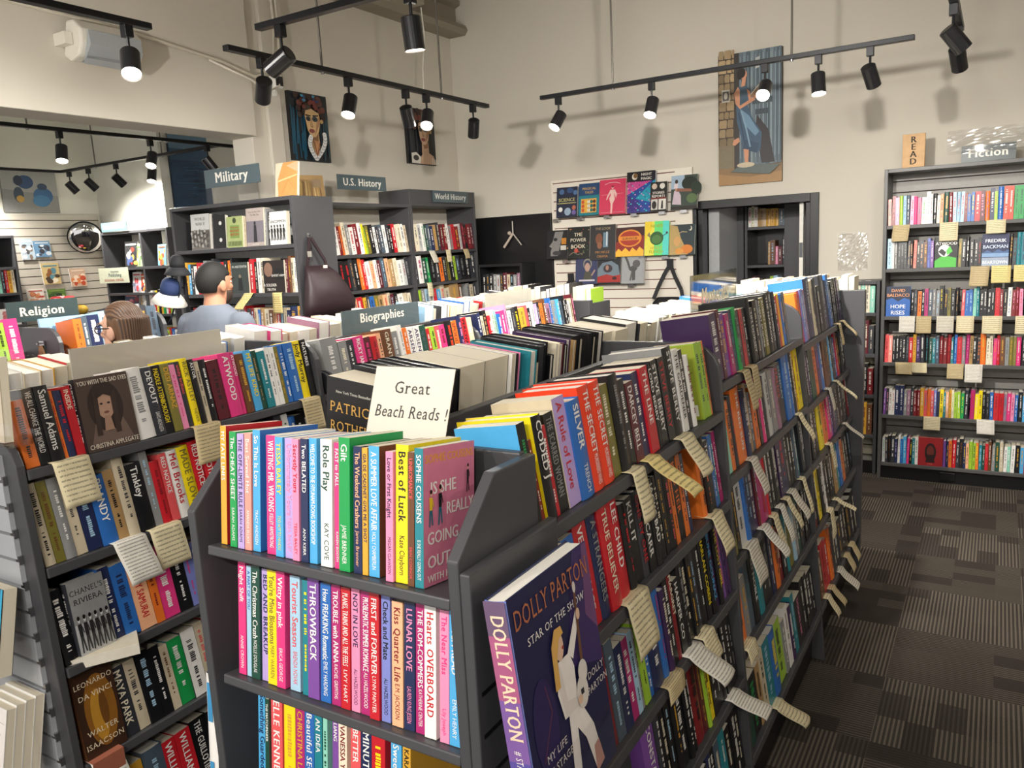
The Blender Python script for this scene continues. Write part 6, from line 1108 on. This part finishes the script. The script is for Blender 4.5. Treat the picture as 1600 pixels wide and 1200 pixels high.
t = bookcase('tall_bookcase', 'charcoal bookcase under the Picture Books sign, far room', frame(-7.43, 4.62, 0, 0), 1.02, 2.08, .33, [1.74, 1.50, 1.30, .95, .6, .3], back=SW)
b = MB(); b.box(.60, .004, .10, .625, .29, 2.05, GREY); b.build('divider_board', t)
def kids(label, o, ang, w_, h, cols, seed):
    r = random.Random(seed); it = [('r', 0, 0, 1, 1, cols[0])]+[('e', r.uniform(.15, .85), r.uniform(.12, .7), r.uniform(.06, .2), r.uniform(.05, .16), cols[1+k % (len(cols)-1)]) for k in range(12)]+[('r', .1, .84, .9, .9, cols[-1])]
    standing(label, frame(o[0], o[1], o[2], ang, 6), w_, h, .012, 'wh', it)
kids('pale blue picture book on the far slatted wall, top left', (-7.935, 4.135, 1.865), 90, .12, .20, ['a4b4c0', '7a6a5c', '4a4a50', 'd8dce0'], 1)
kids('blue picture book with figures on the far slatted wall', (-7.935, 4.255, 1.885), 90, .16, .155, ['5f86a8', '2a2e3a', '3a4454', 'c8d4dc'], 2)
kids('tan picture book with animals on the far slatted wall', (-7.935, 4.30, 1.62), 90, .17, .205, ['c9b27c', '8a5a34', 'e4dcc4', '4a3a2c', '5a8a9a'], 3)
kids('red fox picture book on the far slatted wall', (-7.935, 4.57, 1.58), 90, .16, .18, ['c8a890', 'b8482c', 'd8804a', 'e8d0b8'], 4)
kids('white and red picture book low on the far slatted wall', (-7.935, 4.13, 1.43), 90, .16, .155, ['d8cfc4', 'b8744c', 'c89068', 'a83a30'], 5)
kids('green picture books low on the far slatted wall', (-7.935, 4.32, 1.44), 90, .18, .13, ['5a7a3c', '3c5a2c', '2c3a2a', '8aa04c'], 6)
kids('black picture book with a red toy in the Picture Books case', (-7.12, 4.64, 1.745), 0, .20, .24, ['2a2a2c', 'a8382c', 'd8a050', '4a5a8a', 'e0dcd0'], 7)
kids('green picture book in the Picture Books case', (-6.94, 4.64, 1.745), 0, .11, .21, ['a8c090', 'd88a4c', 'e8d8b0', '6a8a5c'], 8)
kids('white picture book on the second shelf of the Picture Books case', (-7.05, 4.64, 1.505), 0, .13, .19, ['d8d4d4', 'b8a8c0', '8a90a8', 'c04a50'], 9)
kids('orange picture book on the second shelf of the Picture Books case', (-6.92, 4.64, 1.505), 0, .09, .17, ['c8482c', 'e8a04c', '4a3a5a', 'e8dcc0'], 10)
kids('dark landscape book on the lower shelf of the Picture Books case', (-7.20, 4.63, 1.305), 0, .22, .19, ['4a5a70', '2c3444', '8a4450', 'b83a4a', 'd88a94'], 11)
kids('bright cartoon poster book at the right end of the far room shelves', (-6.62, 4.64, 1.745), 0, .12, .19, ['7ab0c8', 'e8903c', 'e8d44c', 'd85a3c'], 12)
row('Picture Books case lower row', (-6.95, 4.62, 1.30), 0, .50, "gy20 wh18 wh14 sl14 hp22 wh20/co wh18 rd24 ye22/wh bk20 go20 gr20 wh22 rd18 lm22 wh20", near=1, tilt=0)
row('Picture Books case bottom row', (-6.95, 4.62, .95), 0, .50, "br20 wh16 go18 gr26/lm wh22 cr20 ye22 wh20 lm22 rd18 bl20 wh22", near=1, tilt=0)
t = empty('toy_basket', Vector((-7.72, 4.35, 0)), 'heap of red and yellow plush packages beside the far slatted wall', 'toys')
b = MB(); b.box(-.16, -.16, 0, .16, .16, 1.32, M('2a2a2c', .6)); b.build('pedestal', t, bevel=.01)
b = MB()
for k in range(9): b.ball((random.Random(k).uniform(-.12, .12), random.Random(k+9).uniform(-.12, .12), 1.36+.05*(k % 3)), (.08, .06, .05), M(('a8282c', 'd8b03c', 'c83a40', 'e8b8c0', '2a1c1c')[k % 5], .5), n=10, m=6)
b.build('plush', t, smooth=True)
fr = frame(-1.287, .872, .70, 0, 5)
make_book(fr, .026, .255, .19, 'H', 'wh', 'nv', None, '', 'tall white-spined book hung on the outer left side of the beach reads unit', None, 2, spine_items=[('r', .25, .62, .75, .93, '3f8fc0'), ('r', .25, .2, .7, .3, '3f8fc0'), ('r', .1, .02, .9, .16, '3a3c44')])
b = MB(); b.box(-1.292, .866, .690, -1.2352, 1.06, .694, CLEAR); b.box(-1.292, .868, .694, -1.2895, 1.06, .76, CLEAR); tag(b.build('acrylic_rest'), 'clear acrylic rest on the outer left side of the beach reads unit', 'holder')
# ------------------------------------------------------------------ people
def strands():
    m = M('59402c', .5, name='brown_hair'); nt = m.node_tree; b = nt.nodes['Principled BSDF']
    wv = nt.nodes.new('ShaderNodeTexWave'); wv.bands_direction = 'X'; wv.inputs['Scale'].default_value = 38; wv.inputs['Distortion'].default_value = 3; wv.inputs['Detail'].default_value = 3
    tc = nt.nodes.new('ShaderNodeTexCoord'); mp = nt.nodes.new('ShaderNodeMapping'); mp.inputs['Scale'].default_value = (1, 1, .12)
    nt.links.new(tc.outputs['Object'], mp.inputs[0]); nt.links.new(mp.outputs[0], wv.inputs[0])
    mx = nt.nodes.new('ShaderNodeMix'); mx.data_type = 'RGBA'; mx.inputs[6].default_value = lin('3a2619'); mx.inputs[7].default_value = lin('66482f')
    nt.links.new(wv.outputs['Fac'], mx.inputs[0]); nt.links.new(mx.outputs[2], b.inputs['Base Color'])
    bp = nt.nodes.new('ShaderNodeBump'); bp.inputs['Strength'].default_value = .5; bp.inputs['Distance'].default_value = .004
    nt.links.new(wv.outputs['Fac'], bp.inputs['Height']); nt.links.new(bp.outputs[0], b.inputs['Normal']); return m
STRAND = strands()
SKIN1 = M('b98468', .55, vary=.06, scale=30, name='skin'); SKIN2 = M('d3a48c', .55, vary=.05, scale=30, name='fair_skin')
def remesh(mb, name, parent, vox, mat_smooth=6):
    o = mb.build(name, parent, smooth=True)
    m = o.modifiers.new('merge', 'REMESH'); m.mode = 'VOXEL'; m.voxel_size = vox; m.use_smooth_shade = True
    s = o.modifiers.new('soft', 'SMOOTH'); s.factor = .5; s.iterations = mat_smooth
    return o
def limb(mb, pts, rs, mat, n=12):
    for (a, b), (ra, rb) in zip(zip(pts, pts[1:]), zip(rs, rs[1:])):
        mb.cyl(a, b, ra, rb, mat, n=n)
    for p, r in zip(pts, rs): mb.ball(p, r, mat, n=12, m=8)
def ell(mb, z0, z1, rings, mat, n=20):
    mb.loft([[(cx+rx*math.cos(2*PI*k/n), cy+ry*math.sin(2*PI*k/n), z) for k in range(n)] for z, cx, cy, rx, ry in rings], mat)
def person(name, x, y, rot, H, skin, shirt, trouser, hair, label, female=False, head_turn=0, beard=None, glasses=False):
    """faces +y in its own axes, x to its right"""
    t = empty(name, Matrix.Translation((x, y, 0)) @ Matrix.Rotation(rot, 4, 'Z'), label, 'person')
    k = H/1.75; w_ = .90 if female else 1.0
    V = lambda a, b, c: (a*k*w_, b*k, c*k)
    HT = Matrix.Translation((0, .015*k, 1.635*k)) @ Matrix.Rotation(head_turn, 4, 'Z')
    b = MB()
    # torso, neck
    ell(b, 0, 0, [(z*k, 0, cy*k, rx*k*w_, ry*k) for z, cy, rx, ry in ((.80, 0, .15, .10), (.90, 0, .175, .12), (1.02, 0, .155, .105), (1.15, 0, .165, .11), (1.30, -.005, .185, .115), (1.42, -.01, .19, .10), (1.475, -.012, .125, .08), (1.515, -.008, .062, .06), (1.56, .0, .056, .058), (1.60, .01, .054, .056))], skin)
    for s in (-1, 1):
        limb(b, [V(s*.19, -.01, 1.42), V(s*.22, -.02, 1.14), V(s*.20, .10, .93) if not female else V(s*.195, .06, .93), V(s*.16, .25, .97) if not female else V(s*.15, .17, 1.0)], [.055*k, .043*k, .034*k, .026*k], skin)
        hx, hy, hz = (s*.155, .275, .975) if not female else (s*.145, .195, 1.005)
        b.ball(V(hx, hy+.03, hz), (.038*k, .05*k, .018*k), skin, n=12, m=8)
        for i in range(4):
            fx = hx+s*(-.027+.018*i); L = (.062, .07, .066, .052)[i]
            limb(b, [V(fx, hy+.065, hz), V(fx, hy+.065+L*.55, hz-.004), V(fx, hy+.065+L*.9, hz-.022)], [.009*k, .0085*k, .0075*k], skin, n=8)
        limb(b, [V(hx-s*.03, hy+.015, hz), V(hx-s*.055, hy+.045, hz+.004), V(hx-s*.058, hy+.075, hz-.004)], [.011*k, .0095*k, .008*k], skin, n=8)
        limb(b, [V(s*.09, 0, .86), V(s*.095, .015, .48), V(s*.10, -.01, .08)], [.085*k, .058*k, .04*k], skin)
        limb(b, [V(s*.10, -.02, .05), V(s*.115, .10, .035)], [.04*k, .032*k], skin)
    # head on the neck
    T0 = b.T; b.T = HT
    b.ball((0, -.008*k, .018*k), (.074*k, .093*k, .098*k), skin, n=24, m=16); b.ball((0, .028*k, -.048*k), (.056*k, .062*k, .062*k), skin, n=20, m=12); b.ball((0, .062*k, -.085*k), (.026*k, .024*k, .02*k), skin)
    b.ball((0, .088*k, -.018*k), (.014*k, .020*k, .018*k), skin); b.ball((0, .083*k, .008*k), (.009*k, .012*k, .024*k), skin)
    b.ball((0, .078*k, .036*k), (.05*k, .014*k, .012*k), skin)
    b.ball((0, .079*k, -.052*k), (.024*k, .010*k, .008*k), skin); b.ball((0, .076*k, -.064*k), (.021*k, .010*k, .008*k), skin)
    for s in (-1, 1):
        b.ball((s*.036*k, .062*k, -.012*k), (.022*k, .02*k, .018*k), skin)
        b.ball((s*.077*k, -.008*k, -.006*k), (.010*k, .022*k, .034*k), skin, n=12, m=8)
    b.T = T0
    remesh(b, 'body', t, .0065*k, 3)
    # eyes
    for s in (-1, 1):
        e = MB(); e.T = HT; e.ball((s*.031*k, .073*k, .014*k), (.011*k, .008*k, .007*k), M('e8e2da', .2)); e.ball((s*.031*k, .0792*k, .014*k), (.005*k, .003*k, .005*k), M('2a2018', .2)); e.build('eye', t, smooth=True)
        e = MB(); e.T = HT; e.ball((s*.034*k, .086*k, .034*k), (.02*k, .006*k, .004*k), hair); e.build('eyebrow', t, smooth=True)
    # clothes
    c = MB()
    ell(c, 0, 0, [(z*k, 0, cy*k, rx*k*w_, ry*k) for z, cy, rx, ry in ((.82, 0, .196, .135), (.95, 0, .19, .13), (1.08, 0, .19, .13), (1.25, -.005, .214, .142), (1.38, -.012, .222, .14), (1.445, -.015, .205, .115), (1.492, -.015, .14, .095), (1.53, -.010, .074, .072))], shirt)
    for s in (-1, 1): limb(c, [V(s*.19, -.012, 1.42), V(s*.23, -.02, 1.26), V(s*.24, -.02, 1.12)] if not female else [V(s*.18, -.012, 1.40), V(s*.217, -.02, 1.14), V(s*.20, .055, .95)], [.074*k, .072*k, .07*k] if not female else [.068*k, .06*k, .05*k], shirt)
    o = remesh(c, 'shirt', t, .011*k, 5)
    c = MB(); ell(c, 0, 0, [(z*k, 0, 0, rx*k*w_, ry*k) for z, rx, ry in ((.80, .185, .125), (.86, .182, .122), (.92, .172, .118))], trouser)
    for s in (-1, 1): limb(c, [V(s*.09, 0, .84), V(s*.097, .012, .48), V(s*.102, -.01, .07)], [.102*k, .075*k, .062*k], trouser)
    remesh(c, 'trousers', t, .012*k, 4)
    for s in (-1, 1):
        c = MB(); c.loft([[(s*.105*k+hw*k*math.cos(a), .04*k+hl*k*math.sin(a), z*k) for a in (2*PI*i/18 for i in range(18))] for z, hw, hl in ((0, .045, .135), (.03, .047, .138), (.06, .042, .12), (.09, .04, .075))], M('26262a', .5)); c.build('shoe', t, smooth=True)
    # hair
    h = MB(); h.T = HT
    n, m = 32, 20; rings = []
    for i in range(1, m):
        ph = PI*i/m; r = []
        for j in range(n):
            a = 2*PI*j/n; px, py, pz = math.sin(ph)*math.cos(a), math.sin(ph)*math.sin(a), -math.cos(ph)
            s = 1.0
            lim = .30 if py > .25 else (-.30 if py > -.25 else -.62)
            if not female and pz < lim: s = .80
            if female and py > .35 and pz < .48: s = .78
            r.append((px*.081*k*s, -.010*k+py*.102*k*s, .022*k+pz*.108*k*s))
        rings.append(r)
    h.loft(rings, hair)
    if female:
        lock = []
        for z, hw, yb, dp in ((.06, .083, -.045, .075), (0, .086, -.05, .068), (-.07, .086, -.055, .06), (-.15, .084, -.06, .055), (-.24, .08, -.062, .048), (-.31, .066, -.06, .034)):
            lock.append([(hw*k*math.cos(a), yb*k+dp*k*math.sin(a)*(1 if math.sin(a) < 0 else .55), z*k) for a in (2*PI*j/24 for j in range(24))])
        h.loft(lock, hair)
    remesh(h, 'hair', t, .0055*k, 10 if not female else 22)
    if beard:
        h = MB(); h.T = HT; n, m = 28, 14; rings = []
        for i in range(1, m):
            ph = PI*i/m; r = []
            for j in range(n):
                a = 2*PI*j/n; px, py, pz = math.sin(ph)*math.cos(a), math.sin(ph)*math.sin(a), -math.cos(ph)
                s = 1.035 if (pz < .25 and py > -.15) else .8
                r.append((px*.0575*k*s, .028*k+py*.0635*k*s, -.048*k+pz*.064*k*s))
            rings.append(r)
        h.loft(rings, beard); h.build('beard', t, smooth=True)
    if glasses:
        g_ = MB(); g_.T = HT; BK = M('1b1a1c', .3)
        for s in (-1, 1):
            g_.tube([(s*.034*k+.026*k*math.cos(a), .094*k, .008*k+.019*k*math.sin(a)) for a in (2*PI*i/16 for i in range(17))], .0028*k, BK, n=6); g_.tube([(s*.058*k, .094*k, .014*k), (s*.078*k, .05*k, .016*k), (s*.082*k, -.01*k, .016*k)], .003*k, BK, n=6)
        g_.tube([(-.008*k, .095*k, .012*k), (.008*k, .095*k, .012*k)], .0026*k, BK, n=6); g_.build('glasses', t)
    return t
person('person', -3.64, 2.87, .08, 1.735, SKIN1, M('666d79', .85, vary=.06, scale=12, name='grey_cotton'), M('2c3444', .85, name='denim'), M('100d0b', .75, vary=.2, scale=200, name='black_hair'),
       'person with short dark hair and a grey t-shirt facing the Military bookcase', beard=M('3a2a20', .8, name='beard_stubble'), head_turn=-.12)
person('person', -2.94, 1.88, math.radians(97), 1.60, SKIN2, M('4a4f58', .85, name='grey_knit'), M('2a2c34', .85, name='dark_trousers'), STRAND,
       'person with long brown hair and dark glasses, in profile behind the frosted holder', female=True, glasses=True, head_turn=.1)
# ------------------------------------------------------------------ past 300 of a kind: keep the 300 largest in view, the rest is one heap each
def to_px(p):
    v = cm.inverted() @ p
    return (800+F_PX*v.x/-v.z, 600-F_PX*v.y/-v.z, -v.z) if v.z < -.05 else None
bpy.context.view_layer.update()
dg = bpy.context.evaluated_depsgraph_get()
own = {}
def seen(o):
    """rough visible size in the picture: sample points on the outside of the book"""
    bb = [o.matrix_world @ Vector(c) for c in o.bound_box]; px = [to_px(p) for p in bb]
    if any(p is None for p in px): return 0
    w_ = (max(p[0] for p in px)-min(p[0] for p in px))*(max(p[1] for p in px)-min(p[1] for p in px))
    x0, y0, z0 = o.bound_box[0]; x1, y1, z1 = o.bound_box[6]; hit = 0; n = 0
    pts = [(x0+(x1-x0)*.5, y0-.002, z0+(z1-z0)*f_) for f_ in (.15, .4, .65, .9)]+[(x0+(x1-x0)*.5, y0+(y1-y0)*f_, z1+.002) for f_ in (.2, .6)]+[(x1+.002, y0+(y1-y0)*.5, z0+(z1-z0)*f_) for f_ in (.3, .8)]+[(x0-.002, y0+(y1-y0)*.5, z0+(z1-z0)*.9), (x0+(x1-x0)*.5, y1+.002, z0+(z1-z0)*.9)]
    for q in pts:
        p = o.matrix_world @ Vector(q); n += 1; s_ = to_px(p)
        if not s_ or not (0 <= s_[0] < 1600 and 0 <= s_[1] < 1200): continue
        d = p-cam.matrix_world.translation; L = d.length; d.normalize()
        pos = cam.matrix_world.translation; left = L
        for _ in range(4):
            ok, loc, nor, idx, ob, mw = S.ray_cast(dg, pos, d, distance=left-.004)
            if not ok: hit += 1; break
            mts = ob.data.materials
            if mts and mts[min(len(mts)-1, 0)] in (CLEAR, CLEAR2) : pos = loc+d*.002; left = L-(pos-cam.matrix_world.translation).length
            else: break
    return w_*hit/n
for nm, lb in (('paperback', 'paperbacks too small or too hidden to single out, on the low and far shelves'), ('hardcover_book', 'hardcovers too small or too hidden to single out, on the low and far shelves')):
    bk_ = [o for o in COL.objects if o.name.split('.')[0] == nm and not o.parent]
    sc = sorted(((seen(o), o.name) for o in bk_), reverse=True)
    heap = MB()
    for v_, n_ in sc[298:]:
        o = bpy.data.objects[n_]
        for q in [o]+list(o.children):
            mw = q.matrix_world; base = len(heap.v); me = q.data
            heap.v += [mw @ v.co for v in me.vertices]
            ids = [heap.mi(m_) for m_ in me.materials]
            for p in me.polygons: heap.f.append(tuple(base+k for k in p.vertices)); heap.m.append(ids[p.material_index])
        if v_ <= 0 and o.location.length > 1e9: continue
        for q in list(o.children): bpy.data.objects.remove(q)
        bpy.data.objects.remove(o)
    if nm == 'paperback' and FARS.v:
        base = len(heap.v); heap.v += FARS.v; ids = [heap.mi(m_) for m_ in FARS.mats]
        heap.f += [tuple(base+k for k in f_) for f_ in FARS.f]; heap.m += [ids[k] for k in FARS.m]
    if heap.v: tag(heap.build(nm+'_rows'), lb, 'books', kind='stuff')
